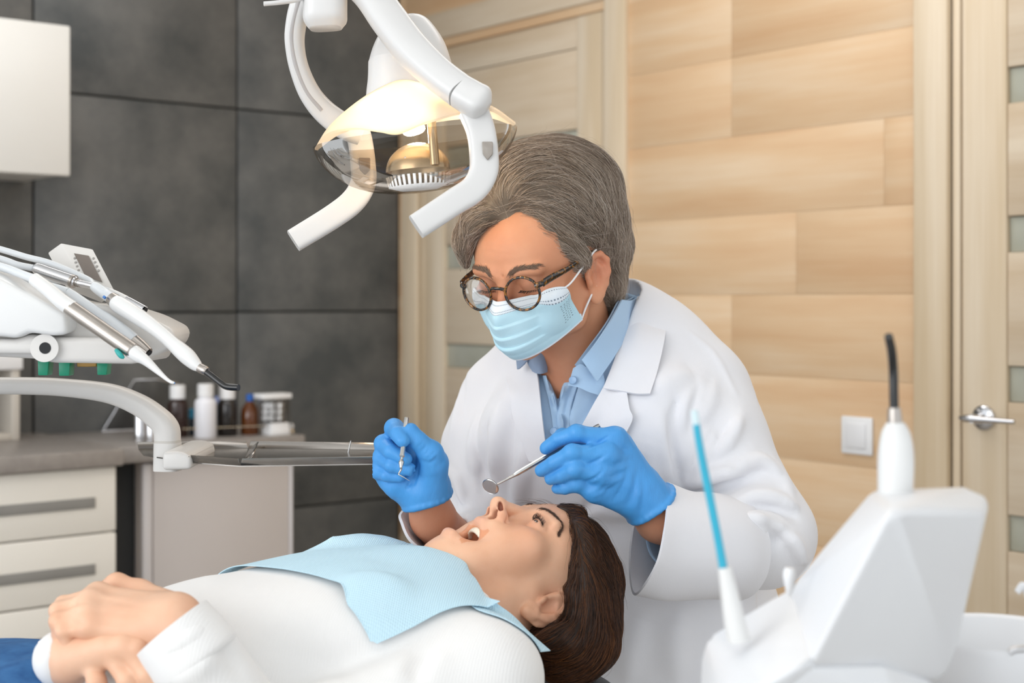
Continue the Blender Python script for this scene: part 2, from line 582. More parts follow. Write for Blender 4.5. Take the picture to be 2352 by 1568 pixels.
def strands_mesh(paths, r0, r1, name='hair_strands', cols=None):
    """paths (n,m,3): tapered three-sided strands"""
    paths = np.asarray(paths, float); n, m = paths.shape[:2]
    t = norm(np.gradient(paths, axis=1))
    ref = np.array((0.31, 0.53, 0.79))
    s = norm(np.cross(t, ref)); u = np.cross(s, t)
    r = (r0 + (r1 - r0) * np.linspace(0, 1, m) ** 2)[None, :, None]
    ring = []
    for k in range(3):
        a = 2 * np.pi * k / 3
        ring.append(paths + r * (s * math.cos(a) + u * math.sin(a)))
    V = np.stack(ring, 2).reshape(-1, 3)
    b = (np.arange(n)[:, None, None] * m + np.arange(m - 1)[None, :, None]) * 3
    j = np.arange(3)[None, None, :]; j2 = (j + 1) % 3
    F = np.stack([b + j, b + j2, b + 3 + j2, b + 3 + j], -1).reshape(-1, 4)
    me = me_from(V, F, name)
    if cols is not None:
        paint(me, np.repeat(cols, m * 3, axis=0))
    return me
# ------------------------------------------------------------------ setting
A = np.array((-0.624, 0.782)); AN = np.array((-0.782, -0.624)); A0 = np.array((0.99, 3.0))     # timber wall
B = np.array((-0.782, -0.624)); BN = np.array((0.624, -0.782)); B0 = np.array((-0.376, 4.71))  # tiled wall
RA, RB = math.atan2(A[1], A[0]), math.atan2(B[1], B[0])

def wood_mat(name, base, dark, light, vertical=False, scale=1.0, ringy=0.5):
    m = bpy.data.materials.new(name); m.use_nodes = True
    nt = m.node_tree; b = nt.nodes['Principled BSDF']; b.inputs['Roughness'].default_value = 0.45
    b.inputs['Specular IOR Level'].default_value = 0.3
    tc = nt.nodes.new('ShaderNodeTexCoord'); oi = nt.nodes.new('ShaderNodeObjectInfo')
    add = nt.nodes.new('ShaderNodeVectorMath'); add.operation = 'ADD'
    cm = nt.nodes.new('ShaderNodeVectorMath'); cm.operation = 'SCALE'; cm.inputs['Scale'].default_value = 37.0
    cb = nt.nodes.new('ShaderNodeCombineXYZ')
    for i in range(3): nt.links.new(oi.outputs['Random'], cb.inputs[i])
    nt.links.new(cb.outputs[0], cm.inputs[0])
    nt.links.new(tc.outputs['Object'], add.inputs[0]); nt.links.new(cm.outputs[0], add.inputs[1])
    def noise(sc, detail, stretch):
        mp = nt.nodes.new('ShaderNodeMapping'); mp.inputs['Scale'].default_value = stretch
        nt.links.new(add.outputs[0], mp.inputs[0])
        n = nt.nodes.new('ShaderNodeTexNoise'); n.inputs['Scale'].default_value = sc; n.inputs['Detail'].default_value = detail
        nt.links.new(mp.outputs[0], n.inputs[0]); return n
    st = (1, 1, 0.06) if vertical else (0.12, 1, 1)
    n1 = noise(9 * scale, 5, st)
    n2 = noise(90 * scale, 3, (1, 1, 0.02) if vertical else (0.03, 1, 1))
    r = nt.nodes.new('ShaderNodeValToRGB')
    e = r.color_ramp.elements
    e[0].position, e[1].position = 0.30, 0.68
    e[0].color, e[1].color = (*lin(dark), 1), (*lin(light), 1)
    mid = e.new(0.5); mid.color = (*lin(base), 1)
    mx = nt.nodes.new('ShaderNodeMath'); mx.operation = 'MULTIPLY_ADD'; mx.inputs[1].default_value = 0.22
    nt.links.new(n2.outputs[0], mx.inputs[0])
    sub = nt.nodes.new('ShaderNodeMath'); sub.operation = 'SUBTRACT'; sub.inputs[1].default_value = 0.11
    nt.links.new(n1.outputs[0], sub.inputs[0]); nt.links.new(sub.outputs[0], mx.inputs[2])
    nt.links.new(mx.outputs[0], r.inputs[0])
    hv = nt.nodes.new('ShaderNodeHueSaturation')
    mr = nt.nodes.new('ShaderNodeMapRange'); mr.inputs['To Min'].default_value = 0.985; mr.inputs['To Max'].default_value = 1.015
    nt.links.new(oi.outputs['Random'], mr.inputs[0]); nt.links.new(mr.outputs[0], hv.inputs['Value'])
    nt.links.new(r.outputs[0], hv.inputs['Color']); nt.links.new(hv.outputs[0], b.inputs['Base Color'])
    return m

M_plank = wood_mat('oak_laminate', 'DABA95', 'D2AC85', 'E1C8A9', False, 1.3)
M_doorV = wood_mat('pale_door_wood_upright', 'D7C5AB', 'CCB798', 'E0D1BB', True, 1.6)
M_doorH = wood_mat('pale_door_wood_level', 'D2C0A8', 'C7B296', 'DBCCB6', False, 1.4)
M_joint = mat('joint_brown', 'A88560', 0.8)  # brown of the slab that shows between the planks
M_gap = mat('dark_gap', '6B5A45', 0.8)
M_strip = mat('frosted_glass', 'A9A99A', 0.25, vary=(6, 'B9BAAE'))
M_chrome = mat('polished_chrome', 'D8D8DA', 0.12, 1.0, vary=(3, 'CCCCD0'))
M_whitepl = mat('white_plastic', 'ECECEC', 0.35, vary=(5, 'E8E8EA'))
M_ceil = mat('white_ceiling', 'EDEDEB', 0.9, bump=(60, .1, .002))
M_floor = mat('grey_floor', '9A958E', 0.5, vary=(4, 'ACA69E'))

def tile_mat():
    m = bpy.data.materials.new('dark_stone_tile'); m.use_nodes = True
    nt = m.node_tree; b = nt.nodes['Principled BSDF']
    b.inputs['Roughness'].default_value = 0.5
    tc = nt.nodes.new('ShaderNodeTexCoord'); oi = nt.nodes.new('ShaderNodeObjectInfo')
    cb = nt.nodes.new('ShaderNodeCombineXYZ')
    mu = nt.nodes.new('ShaderNodeMath'); mu.operation = 'MULTIPLY'; mu.inputs[1].default_value = 53
    nt.links.new(oi.outputs['Random'], mu.inputs[0])
    for i in range(3): nt.links.new(mu.outputs[0], cb.inputs[i])
    add = nt.nodes.new('ShaderNodeVectorMath'); add.operation = 'ADD'
    nt.links.new(tc.outputs['Object'], add.inputs[0]); nt.links.new(cb.outputs[0], add.inputs[1])
    n1 = nt.nodes.new('ShaderNodeTexNoise'); n1.inputs['Scale'].default_value = 4.5; n1.inputs['Detail'].default_value = 8; n1.inputs['Roughness'].default_value = 0.62
    n2 = nt.nodes.new('ShaderNodeTexNoise'); n2.inputs['Scale'].default_value = 160; n2.inputs['Detail'].default_value = 2
    for n in (n1, n2): nt.links.new(add.outputs[0], n.inputs[0])
    mx = nt.nodes.new('ShaderNodeMath'); mx.operation = 'MULTIPLY_ADD'; mx.inputs[1].default_value = 0.12
    nt.links.new(n2.outputs[0], mx.inputs[0]); nt.links.new(n1.outputs[0], mx.inputs[2])
    r = nt.nodes.new('ShaderNodeValToRGB'); e = r.color_ramp.elements
    e[0].position, e[1].position = 0.40, 0.72
    e[0].color, e[1].color = (*lin('484B4C'), 1), (*lin('6C6C6A'), 1)
    nt.links.new(mx.outputs[0], r.inputs[0]); nt.links.new(r.outputs[0], b.inputs['Base Color'])
    return m
M_tile = tile_mat()
M_grout = mat('dark_grout', '2C2C2C', 0.9)

def wallbox(name, which, t0, t1, z0, z1, o0, o1, m, parent=None, bev=0.0015):
    """box on a wall: t along it, z up, o out of it into the room"""
    a, nn, base, rot = (A, AN, A0, RA) if which == 'A' else (B, BN, B0, RB)
    c = base + a * (t0 + t1) / 2 + nn * (o0 + o1) / 2
    return box(name, (c[0], c[1], (z0 + z1) / 2), (t1 - t0, o1 - o0, z1 - z0), m, parent, rot, bev)

CEIL = 2.72
floor = tag(box('floor', (0, 2.2, -0.05), (7, 8, 0.1), M_floor, bev=0), kind='structure')
ceil = tag(box('ceiling', (0, 2.2, CEIL + 0.05), (7, 8, 0.1), M_ceil, bev=0), kind='structure')
wall_r = tag(wallbox('wall_right', 'A', -1.6, 2.25, 0, CEIL, -0.16, -0.052, M_joint, bev=0), kind='structure')
wall_l = tag(wallbox('wall_left', 'B', -0.05, 3.2, 0, CEIL, -0.12, -0.012, M_grout, bev=0), kind='structure')

DT1 = (1.083, 2.155)     # first door, outer casing edges along the timber wall
DT2 = (-1.02, 0.162)
def planks():
    zs = [0.28 + 0.197 * i for i in range(-1, 13)]
    rowoff = {0: .3}
    for i in range(len(zs)):
        z0 = max(0.0, zs[i]); z1 = min(CEIL, zs[i] + 0.197)
        if z1 - z0 < 0.02: continue
        # joints as seen in the photo: alternate rows break at t=.707 and .247
        cut = {0: .707, 1: .95, 2: .707, 3: .247, 4: .99, 5: .707, 6: .5, 7: .247, 8: .707}.get(i % 9, .707)
        if abs(z0 + .1 - 1.17) < .1: cut = .707
        if abs(z0 + .1 - 1.56) < .1: cut = .247
        if abs(z0 + .1 - 1.76) < .1: cut = .707
        spans = []
        for (a, b) in ((DT2[1], DT1[0]), ) if z0 + .05 < 2.1 else ((-1.5, 2.185),):
            c = [a] + [x for x in np.arange(cut - 2.4, 3, 1.2) if a + .03 < x < b - .03] + [b]
            spans += list(zip(c[:-1], c[1:]))
        if z0 + .05 < 2.1: spans += [(DT1[1], 2.187)]
        for a, b in spans:
            wallbox('plank', 'A', a + .0003, b - .0003, z0 + .0003, z1 - .0003, -0.05, 0.0, M_plank, wall_r, bev=0.0004)
planks()

def tiles():
    ss = [0.0, 0.592, 1.219, 1.84, 2.46, 3.1]; zs = [0.0, 0.60, 1.215, 1.835, 2.455, CEIL]
    for i in range(len(ss) - 1):
        for j in range(len(zs) - 1):
            wallbox('tile', 'B', ss[i] + .003, ss[i + 1] - .003, zs[j] + .003, zs[j + 1] - .003, -0.012, 0.0, M_tile, wall_l, bev=0.0015)
tiles()

def door(name, t0, t1, handle):
    """t0..t1 outer casing edges; leaf of upright stiles, level boards and narrow glass strips"""
    d = tag(wallbox(name, 'A', t0 + .06, t1 - .06, 0, 2.10, -0.05, -0.03, M_gap, None, bev=0), kind='structure')
    cw = 0.085
    zt = 2.165
    wallbox('casing', 'A', t0, t0 + cw, 0, zt, -0.01, 0.012, M_doorV, d, .003)
    wallbox('casing', 'A', t1 - cw, t1, 0, zt, -0.01, 0.012, M_doorV, d, .003)
    wallbox('casing', 'A', t0 + cw, t1 - cw, zt - cw, zt, -0.01, 0.0118, M_doorH, d, .003)
    ja, jb = t0 + cw, t1 - cw
    wallbox('jamb', 'A', ja + .004, ja + .022, 0, zt - cw - .004, -0.03, -0.004, M_doorV, d)
    wallbox('jamb', 'A', jb - .022, jb - .004, 0, zt - cw - .004, -0.03, -0.004, M_doorV, d)
    wallbox('jamb', 'A', ja + .022, jb - .022, zt - cw - .022, zt - cw - .004, -0.03, -0.004, M_doorH, d)
    la, lb, lt = ja + .027, jb - .027, zt - cw - .028
    sw = 0.105
    wallbox('door_stile', 'A', la, la + sw, 0.01, lt, -0.03, -0.006, M_doorV, d, .002)
    wallbox('door_stile', 'A', lb - sw, lb, 0.01, lt, -0.03, -0.006, M_doorV, d, .002)
    tops = [1.735, 1.425, 1.113, 0.803, 0.493]
    z = lt
    wallbox('door_board', 'A', la + sw + .001, lb - sw - .001, 1.965, lt, -0.03, -0.009, M_doorH, d, .002)
    hi = 1.962
    for zt_ in tops:
        wallbox('door_board', 'A', la + sw + .001, lb - sw - .001, zt_ + .001, hi, -0.03, -0.009, M_doorH, d, .002)
        g = wallbox('glass_strip', 'A', la + sw + .001, lb - sw - .001, zt_ - .074, zt_ - .001, -0.03, -0.018, M_strip, d, .001)
        hi = zt_ - .075
    wallbox('door_board', 'A', la + sw + .001, lb - sw - .001, 0.02, hi, -0.03, -0.009, M_doorH, d, .002)
    if handle is not None:
        c = A0 + A * handle; z = 1.003
        n3 = np.array((AN[0], AN[1], 0)); a3 = np.array((A[0], A[1], 0))
        b0 = np.array((c[0], c[1], z)) + n3 * -0.006
        rose = lathe('handle_rose', [(0.0, 0), (.026, 0), (.027, .003), (.026, .008), (.022, .011), (0, .011)], b0, n3, M_chrome, d)
        lathe('handle_neck', [(0, 0), (.010, 0), (.009, .02), (.009, .042), (0, .042)], b0 + n3 * .008, n3, M_chrome, d, 20)
        p = b0 + n3 * .046
        sweep('handle_lever', [p + a3 * .03, p + a3 * .012, p - a3 * .03, p - a3 * .075, p - a3 * .098], [.004, .007, .0062, .005, .0045], M_chrome, [.005, .0085, .007, .0055, .005], d, n=30, sides=14)
    return d
door_1 = door('door_1', DT1[0], DT1[1], None)
door_2 = door('door_2', DT2[0], DT2[1], -0.005)

# light switch on the timber wall
def light_switch():
    c = A0 + A * 0.318; z = 0.942
    sw = empty('light_switch', (c[0], c[1], z), 'white square rocker light switch on the timber wall beside the door with lever handle', 'light switch')
    wallbox('switch_plate', 'A', .318 - .043, .318 + .043, z - .043, z + .043, 0.0, .009, M_whitepl, sw, .003)
    wallbox('rocker', 'A', .318 - .028, .318 + .028, z - .028, z + .028, .009, .0125, mat('switch_rocker', 'E6E6E8', .3), sw, .002)
light_switch()

# ------------------------------------------------------------------ cabinets along the tiled wall
M_cab = mat('gloss_white_front', 'E3E2DE', 0.35, vary=(3, 'DFDDD8'))
M_drawer = mat('cream_front', 'F3F0E9', 0.4, vary=(3, 'EEEBE3'))
M_grip = mat('grey_grip', '8C8B88', 0.4, vary=(8, '949390'))
M_lilac = mat('grey_cabinet', 'CBC4C1', 0.4, vary=(3, 'C6BFBC'))
M_edge = mat('pale_grey_edging', 'D6D3D5', 0.35)
M_counter = mat('grey_stone_worktop', '8F8985', 0.35, vary=(60, '9C9691'))
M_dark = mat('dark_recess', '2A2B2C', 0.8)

def upper_cabinet():
    c = B0 + B * 1.75
    u = empty('wall_cabinet', (c[0], c[1], 1.575), 'white gloss wall cabinet hung on the dark tiled wall', 'cabinet')
    wallbox('cabinet_body', 'B', 1.244, 2.40, 1.578, 1.955, .001, .295, M_cab, u, .003)
    for a, b in ((1.237, 1.83), (1.834, 2.41)):
        wallbox('cabinet_door', 'B', a, b, 1.572, 1.962, .297, .318, M_cab, u, .005)
upper_cabinet()

def drawer_unit():
    c = B0 + B * 1.75
    u = empty('drawer_cabinet', (c[0], c[1], 0), 'cream drawer cabinet with grey recessed grips under the worktop', 'cabinet')
    s0, s1 = 1.206, 2.3
    wallbox('cabinet_body', 'B', s0 + .004, s1, .06, .838, .005, .515, M_drawer, u)
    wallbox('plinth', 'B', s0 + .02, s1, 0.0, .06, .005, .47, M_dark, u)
    tops = [.838, .674, .51, .346, .20]
    for i in range(4):
        zt, zb = tops[i], tops[i + 1] + .004
        dr = wallbox('drawer', 'B', s0, s1, zb, zt, .517, .537, M_drawer, u, .004)
        zm = zt - .085
        wallbox('grip', 'B', s0 + .055, s1 - .05, zm - .013, zm + .013, .536, .541, M_grip, dr, .001)
drawer_unit()

def grey_unit():
    c = B0 + B * .9
    u = empty('grey_cabinet', (c[0], c[1], 0), 'grey cabinet with pale edging standing under the bottles', 'cabinet')
    s0, s1 = .652, 1.096
    wallbox('cabinet_body', 'B', s0 + .003, s1 - .003, .05, .828, .01, .425, M_lilac, u, .003)
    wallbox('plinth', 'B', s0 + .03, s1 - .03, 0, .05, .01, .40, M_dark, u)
    wallbox('cabinet_door', 'B', s0 + .012, s1 - .03, .06, .826, .427, .444, M_lilac, u, .003)
    wallbox('edging', 'B', s1 - .028, s1, .05, .828, .425, .447, M_edge, u, .006)
    wallbox('edging', 'B', s0, s0 + .011, .05, .828, .425, .445, M_edge, u, .003)
grey_unit()
tag(wallbox('gap_shade_panel', 'B', 1.098, 1.200, 0.0, .826, .005, .40, M_dark, None, .001), 'near-black added panel standing in for shade in the gap between the two cabinets', 'panel')  # added filler: the shade of the open gap is put into its colour

def worktops():
    o = wallbox('worktop', 'B', 1.196, 2.35, .841, .883, .002, .56, M_counter, None, .004)
    tag(o, 'grey stone worktop resting on the cream drawer cabinet', 'worktop')
    o = wallbox('worktop', 'B', .628, 1.192, .834, .877, .002, .47, M_counter, None, .004)
    tag(o, 'grey stone worktop carrying the medicine bottles', 'worktop')
worktops()
# ------------------------------------------------------------------ skin, cloth and hair materials
def skin_mat(name, sss=0.12, rough=0.5):
    return mat(name, 'FFFFFF', rough, attr='Col', vary=(18, 'F4E6DE'), bump=(700, .3, .0007), sss=sss, spec=0.35)
M_skinD = skin_mat('dentist_skin')
M_skinP = skin_mat('patient_skin', .15, .45)
def cloth_mat(name, c1, c2, scale=900, strength=.25, rough=.85, big=None):
    m = mat(name, c1, rough, bump=(scale, strength, .0006), vary=(5, c2), sheen=.15, spec=.2)
    return m
M_coat = cloth_mat('white_cotton', 'E6E6EA', 'E1E1E6')
M_shirt = cloth_mat('light_blue_cotton', 'AFCBE6', 'A6C3E0')
M_shirtdk = cloth_mat('grey_blue_cotton', '8C9DB5', '8496AF')  # darker grey-blue copy of the shirt cotton for some of its parts
def hair_mat(name, rough=.45):
    m = mat(name, 'FFFFFF', rough, attr='Col', spec=.4)
    return m
M_hair = hair_mat('hair')
def glove_mat():
    m = mat('blue_nitrile', '4B9BDD', .45, vary=(14, '4592D6'), spec=.4)
    nt = m.node_tree; b = nt.nodes['Principled BSDF']; tc = nt.nodes['Texture Coordinate']
    w = nt.nodes.new('ShaderNodeTexWave'); w.inputs['Scale'].default_value = 90; w.inputs['Distortion'].default_value = 9; w.inputs['Detail'].default_value = 3
    w.inputs['Detail Scale'].default_value = 1.2
    nt.links.new(tc.outputs['Object'], w.inputs[0])
    n = nt.nodes.new('ShaderNodeTexNoise'); n.inputs['Scale'].default_value = 70; n.inputs['Detail'].default_value = 5
    nt.links.new(tc.outputs['Object'], n.inputs[0])
    mu = nt.nodes.new('ShaderNodeMath'); mu.operation = 'MULTIPLY_ADD'; mu.inputs[1].default_value = .25
    nt.links.new(w.outputs['Fac'], mu.inputs[0]); nt.links.new(n.outputs[0], mu.inputs[2])
    bp = nt.nodes.new('ShaderNodeBump'); bp.inputs['Strength'].default_value = .22; bp.inputs['Distance'].default_value = .001
    nt.links.new(mu.outputs[0], bp.inputs['Height']); nt.links.new(bp.outputs[0], b.inputs['Normal'])
    return m
M_glove = glove_mat()
M_steel = mat('brushed_steel', 'C9C9C8', .25, 1.0, vary=(40, 'BDBDBC'))

def rot_head(yaw, pitch, roll=0):
    return np.array((Matrix.Rotation(math.radians(180 + yaw), 3, 'Z') @ Matrix.Rotation(math.radians(pitch), 3, 'X') @ Matrix.Rotation(math.radians(roll), 3, 'Y')))

def ear(F, c, fwd, up, out, s=1.0):
    """c: ear canal point; fwd: face direction; builds helix, lobe, antihelix, tragus"""
    fwd, up = norm(fwd), norm(up); out = norm(out)
    bk = norm(-fwd * .93 + out * .42); up = norm(up); nn = norm(np.cross(bk, up)); nn = nn if nn @ out > 0 else -nn
    def q(b, u, o): return c + s * (bk * b + up * u + nn * o)
    R = np.column_stack([bk, up, nn])
    F.ell(q(.010, .003, .002), np.array((.0165, .029, .0045)) * s, .003, R=R)
    F.chain([q(-.003, .004, .002), q(-.002, .018, .004), q(.006, .029, .006), q(.017, .030, .007), q(.0255, .021, .007), q(.0265, .006, .006), q(.021, -.009, .005), q(.013, -.020, .004), q(.005, -.027, .003)], [.003 * s, .0036 * s, .004 * s, .004 * s, .004 * s, .0038 * s, .0037 * s, .0040 * s, .0042 * s], .003)
    F.ell(q(.006, -.022, .0025), np.array((.0085, .0095, .0042)) * s, .007, R=R)
    F.ell(q(.007, .000, .008), np.array((.0085, .0125, .0065)) * s, .002, 's', R=R)
    F.ell(q(.013, .018, .008), np.array((.006, .008, .0035)) * s, .003, 's', R=R)
    F.chain([q(.010, .020, .005), q(.017, .012, .006), q(.019, .000, .0065), q(.015, -.012, .005)], [.0025 * s, .003 * s, .0033 * s, .003 * s], .003)
    F.ell(q(-.002, -.003, .005), np.array((.0035, .006, .004)) * s, .003, R=R)
    F.ell(q(.009, -.016, .005), np.array((.0045, .004, .0035)) * s, .002, R=R)

def brow_strands(F, c0, L2W, pts, n, ln, col, spread, lift=.0008, rad=.00022):
    """short hairs along a curve of local points, laid on field F (local frame)"""
    base = catmull(pts, n)
    tan = norm(np.gradient(base, axis=0))
    out = []
    for i in range(n):
        f = i / (n - 1)
        p = base[i] + RNG.normal(size=3) * spread * (1 - .6 * f)
        path = []
        d = tan[i] + RNG.normal(size=3) * .22 + np.array((0, 0, .55 * (1 - f)))
        d = norm(d)
        L = ln * RNG.uniform(.6, 1.1)
        for k in range(5):
            g = F.grad(p[None])[0]; dist = F.sample(p[None])[0]
            p = p - g * (dist - lift * (.3 + .3 * k))
            path.append(p.copy())
            dt = norm(d - g * (d @ g)); p = p + dt * L / 4
        path = np.array(path)
        out.append(path @ L2W[:3, :3].T + L2W[:3, 3])
    cols = np.array(col) * RNG.uniform(.75, 1.25, (n, 1))
    return strands_mesh(out, rad, rad * .3, 'brow', cols)

# ------------------------------------------------------------------ dentist
dentist = empty('person', tuple(P(1375, 1400, 2.0)), 'person with short grey hair in a white coat, leaning over with dental instruments', 'person')
HC = np.array((.042, 1.87, 1.279)); HR = rot_head(-34, -22, 0)
HM = np.eye(4); HM[:3, :3] = HR; HM[:3, 3] = HC
def hw(p): return np.asarray(p) @ HR.T + HC
tf, tl = np.array((-.40, -.916, 0)), np.array((.916, -.40, 0))

def skull(F):
    F.ell((0, -.008, .045), (.073, .094, .079))
    F.ell((0, .040, .046), (.062, .045, .050), .02)
    F.ell((0, .030, -.016), (.058, .058, .050), .025)
    for sx in (-1, 1):
        F.cone((sx * .054, .004, -.022), (sx * .046, .020, -.048), .014, .012, .02)
        F.cone((sx * .046, .020, -.046), (0, .074, -.064), .012, .012, .02)
        F.ell((sx * .046, .060, .002), (.021, .022, .017), .016)
        F.ell((sx * .034, .058, -.026), (.020, .026, .024), .02)
    F.ell((0, .068, -.040), (.028, .028, .032), .02)
    F.ell((0, .074, -.064), (.016, .013, .012), .012)

def brow_eye(F, closed=True, r=.0128, nose=True):
    for sx in (-1, 1):
        F.ell((sx * .032, .092, .022), (.017, .014, .0125), .012, 's')
        F.cone((sx * .012, .0865, .040), (sx * .046, .076, .041), .0075, .0065, .010)
        F.ell((sx * .031, .0745, .024), (r, r, r), .002)
        # upper lid as a fuller shell with crease
        F.ell((sx * .031, .0755, .0255), (.0145, .0128, .0118), .0025)
        F.chain([(sx * .018, .0845, .0335), (sx * .031, .0885, .0355), (sx * .045, .080, .033)], .0012, .0022, 's')
        F.ell((sx * .032, .0735, .0120), (.015, .011, .006), .006)
    if nose:
        F.cone((0, .0835, .036), (0, .1035, -.002), .0075, .0085, .010)
        F.ell((0, .1045, -.008), (.0105, .0105, .0095), .006)
        for sx in (-1, 1):
            F.ell((sx * .0125, .0945, -.011), (.0075, .0105, .0078), .005)

def d_head():
    F = Field((-.112, -.16, -.20), (.112, .13, .135), .0024)
    skull(F)
    # neck and throat
    n1 = (hw_inv(P(1338, 905, 1.955)))
    F.cone((0, -.030, -.015), n1, .056, .060, .02)
    F.cone((-.030, .000, -.045), hw_inv(P(1322, 900, 1.925)), .014, .013, .016)
    F.cone((.030, .000, -.045), hw_inv(P(1270, 900, 1.95)), .014, .013, .016)
    brow_eye(F)
    F.ell((0, .094, -.045), (.024, .012, .014), .012)
    for z, w in ((.066, .046), (.074, .048), (.083, .044)):
        q = np.array([(sx * w, .085 - sx * sx * .019 - (z - .06) * .22, z + .002 * math.sin(sx * 5)) for sx in np.linspace(-1, 1, 12)])
        for _ in range(3): q = q - F.grad(q) * F.sample(q)[:, None]
        F.crease(None, -.0009, .0015, pts=q)
    F.chain([(-.0045, .0945, .046), (-.0045, .0905, .035)], .0008, .002, 's')
    F.chain([(.0045, .0935, .046), (.0045, .0905, .035)], .0008, .002, 's')
    for sx in (-1, 1):
        ear(F, np.array((sx * .071, .004, -.001)), np.array((0, 1, .12)), np.array((0, -.12, 1)), np.array((sx, 0, 0)), 1.03)
    me = F.mesh(HM, 'body')
    V = F.V
    base = np.tile(np.array(lin('D69C7A')), (len(V), 1))
    def blob(c, r, col, a):
        w = a * np.exp(-(((V - np.array(c)) / r) ** 2).sum(1))[:, None]
        base[:] = base * (1 - w) + np.array(lin(col)) * w
    for sx in (-1, 1):
        blob((sx * .045, .075, .0), .022, 'DB967A', .5)
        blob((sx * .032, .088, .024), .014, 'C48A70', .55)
        blob((sx * .085, -.015, .01), .025, 'DB8F74', .6)
    blob((0, .11, -.005), .016, 'D98F75', .6)
    blob((0, .02, -.13), .05, 'CF9070', .5)
    paint(me, base)
    return F, me
def hw_inv(p): return (np.asarray(p) - HC) @ HR

FH, me = d_head()
body = link('head_and_neck', me, M_skinD, dentist)

# brows and lashes
cols = np.array(lin('7A6455'))
for sx in (-1, 1):
    pts = [(sx * .013, .093, .040), (sx * .022, .0915, .0455), (sx * .034, .087, .0475), (sx * .047, .075, .043)]
    me = brow_strands(FH, HC, HM, pts, 330, .0085, cols, .0018)
    link('eyebrow', me, M_hair, dentist)
    lash = [(sx * (.019 + .026 * t), .0885 - .001 - .012 * abs(t - .45) ** 1.5, .0165 + .001 * t) for t in np.linspace(0, 1, 5)]
    base = catmull(lash, 46); L = []
    for i, b in enumerate(base):
        d = norm(np.array((sx * (i / 46 - .45) * .7, 1, -.75)) + RNG.normal(size=3) * .12)
        L.append([hw(b + d * .0078 * t + np.array((0, 0, .004 * t * t))) for t in np.linspace(0, 1, 5)])
    link('eyelashes', strands_mesh(L, .00022, .00006, 'lashes', np.tile(np.array(lin('2B211C')), (46, 1))), M_hair, dentist)

# --- hair
def d_hair():
    F = Field((-.11, 1.70, 1.215), (.19, 2.06, 1.475), .003, pad=5)
    F.ell(P(1262, 478, 1.895), (.094, .112, .088))
    F.ell(P(1205, 425, 1.845), (.058, .062, .050), .03)
    F.ell(P(1292, 425, 1.90), (.070, .085, .058), .03)
    F.ell(P(1370, 540, 1.94), (.044, .078, .060), .03)
    F.ell(P(1398, 575, 1.95), (.031, .06, .034), .012)
    F.ell(P(1395, 650, 1.935), (.024, .055, .036), .012)
    F.cone(P(1385, 640, 1.92), P(1400, 708, 1.93), .018, .008, .01)
    F.ell(P(1110, 520, 1.90), (.030, .06, .04), .02)
    # open the face, brow and cheek side
    F.poly([(1078, 605), (1083, 560), (1112, 543), (1174, 530), (1210, 543), (1250, 568), (1285, 600), (1320, 618), (1340, 600), (1352, 625), (1350, 760), (1000, 760), (1020, 640)], 1.6, 1.90, .014)
    F.poly([(1330, 590), (1372, 572), (1392, 580), (1390, 640), (1368, 690), (1330, 760)], 1.6, 1.875, .006)
    # fringe to the left of the parting, lock in front of the ear, strand waves
    F.chain([P(1172, 490, 1.800), P(1126, 492, 1.802), P(1086, 515, 1.810), P(1063, 562, 1.824), P(1070, 606, 1.838)], [.006, .010, .010, .008, .003], .012)
    F.chain([P(1150, 462, 1.81), P(1105, 492, 1.82), P(1071, 540, 1.832), P(1063, 590, 1.845)], [.02, .016, .011, .004], .014)
    F.chain([P(1200, 512, 1.798), P(1250, 530, 1.795), P(1290, 562, 1.80), P(1325, 592, 1.812), P(1352, 605, 1.83)], [.008, .014, .015, .012, .006], .012)
    F.chain([P(1335, 600, 1.822), P(1345, 625, 1.832), P(1350, 645, 1.838)], [.006, .005, .002], .006)
    # the hollow of the parting
    F.chain([P(1150, 512, 1.806), P(1178, 512, 1.802), P(1212, 528, 1.802), P(1245, 552, 1.806)], [.006, .0085, .0085, .006], .012)
    F.crease([(1180, 512), (1190, 485), (1205, 455)], -.005, .006)
    F.disp(lambda X, Y, Z: .0022 * noise3(X, Y, Z, 120, 3), F.lo, F.lo + F.h * F.n)
    return F
FHR = d_hair()
me = FHR.mesh(None, 'hair')
V = np.asarray(FHR.W)
g = noise3(V[:, 0] + V[:, 2] * .4, V[:, 1], V[:, 2] * .5, 260, 5)[:, None] * .5 + .5
paint(me, np.array(lin('544A3F')) * (1 - g) + np.array(lin('7A6D5F')) * g)
hair = link('hair', me, M_hair, dentist)

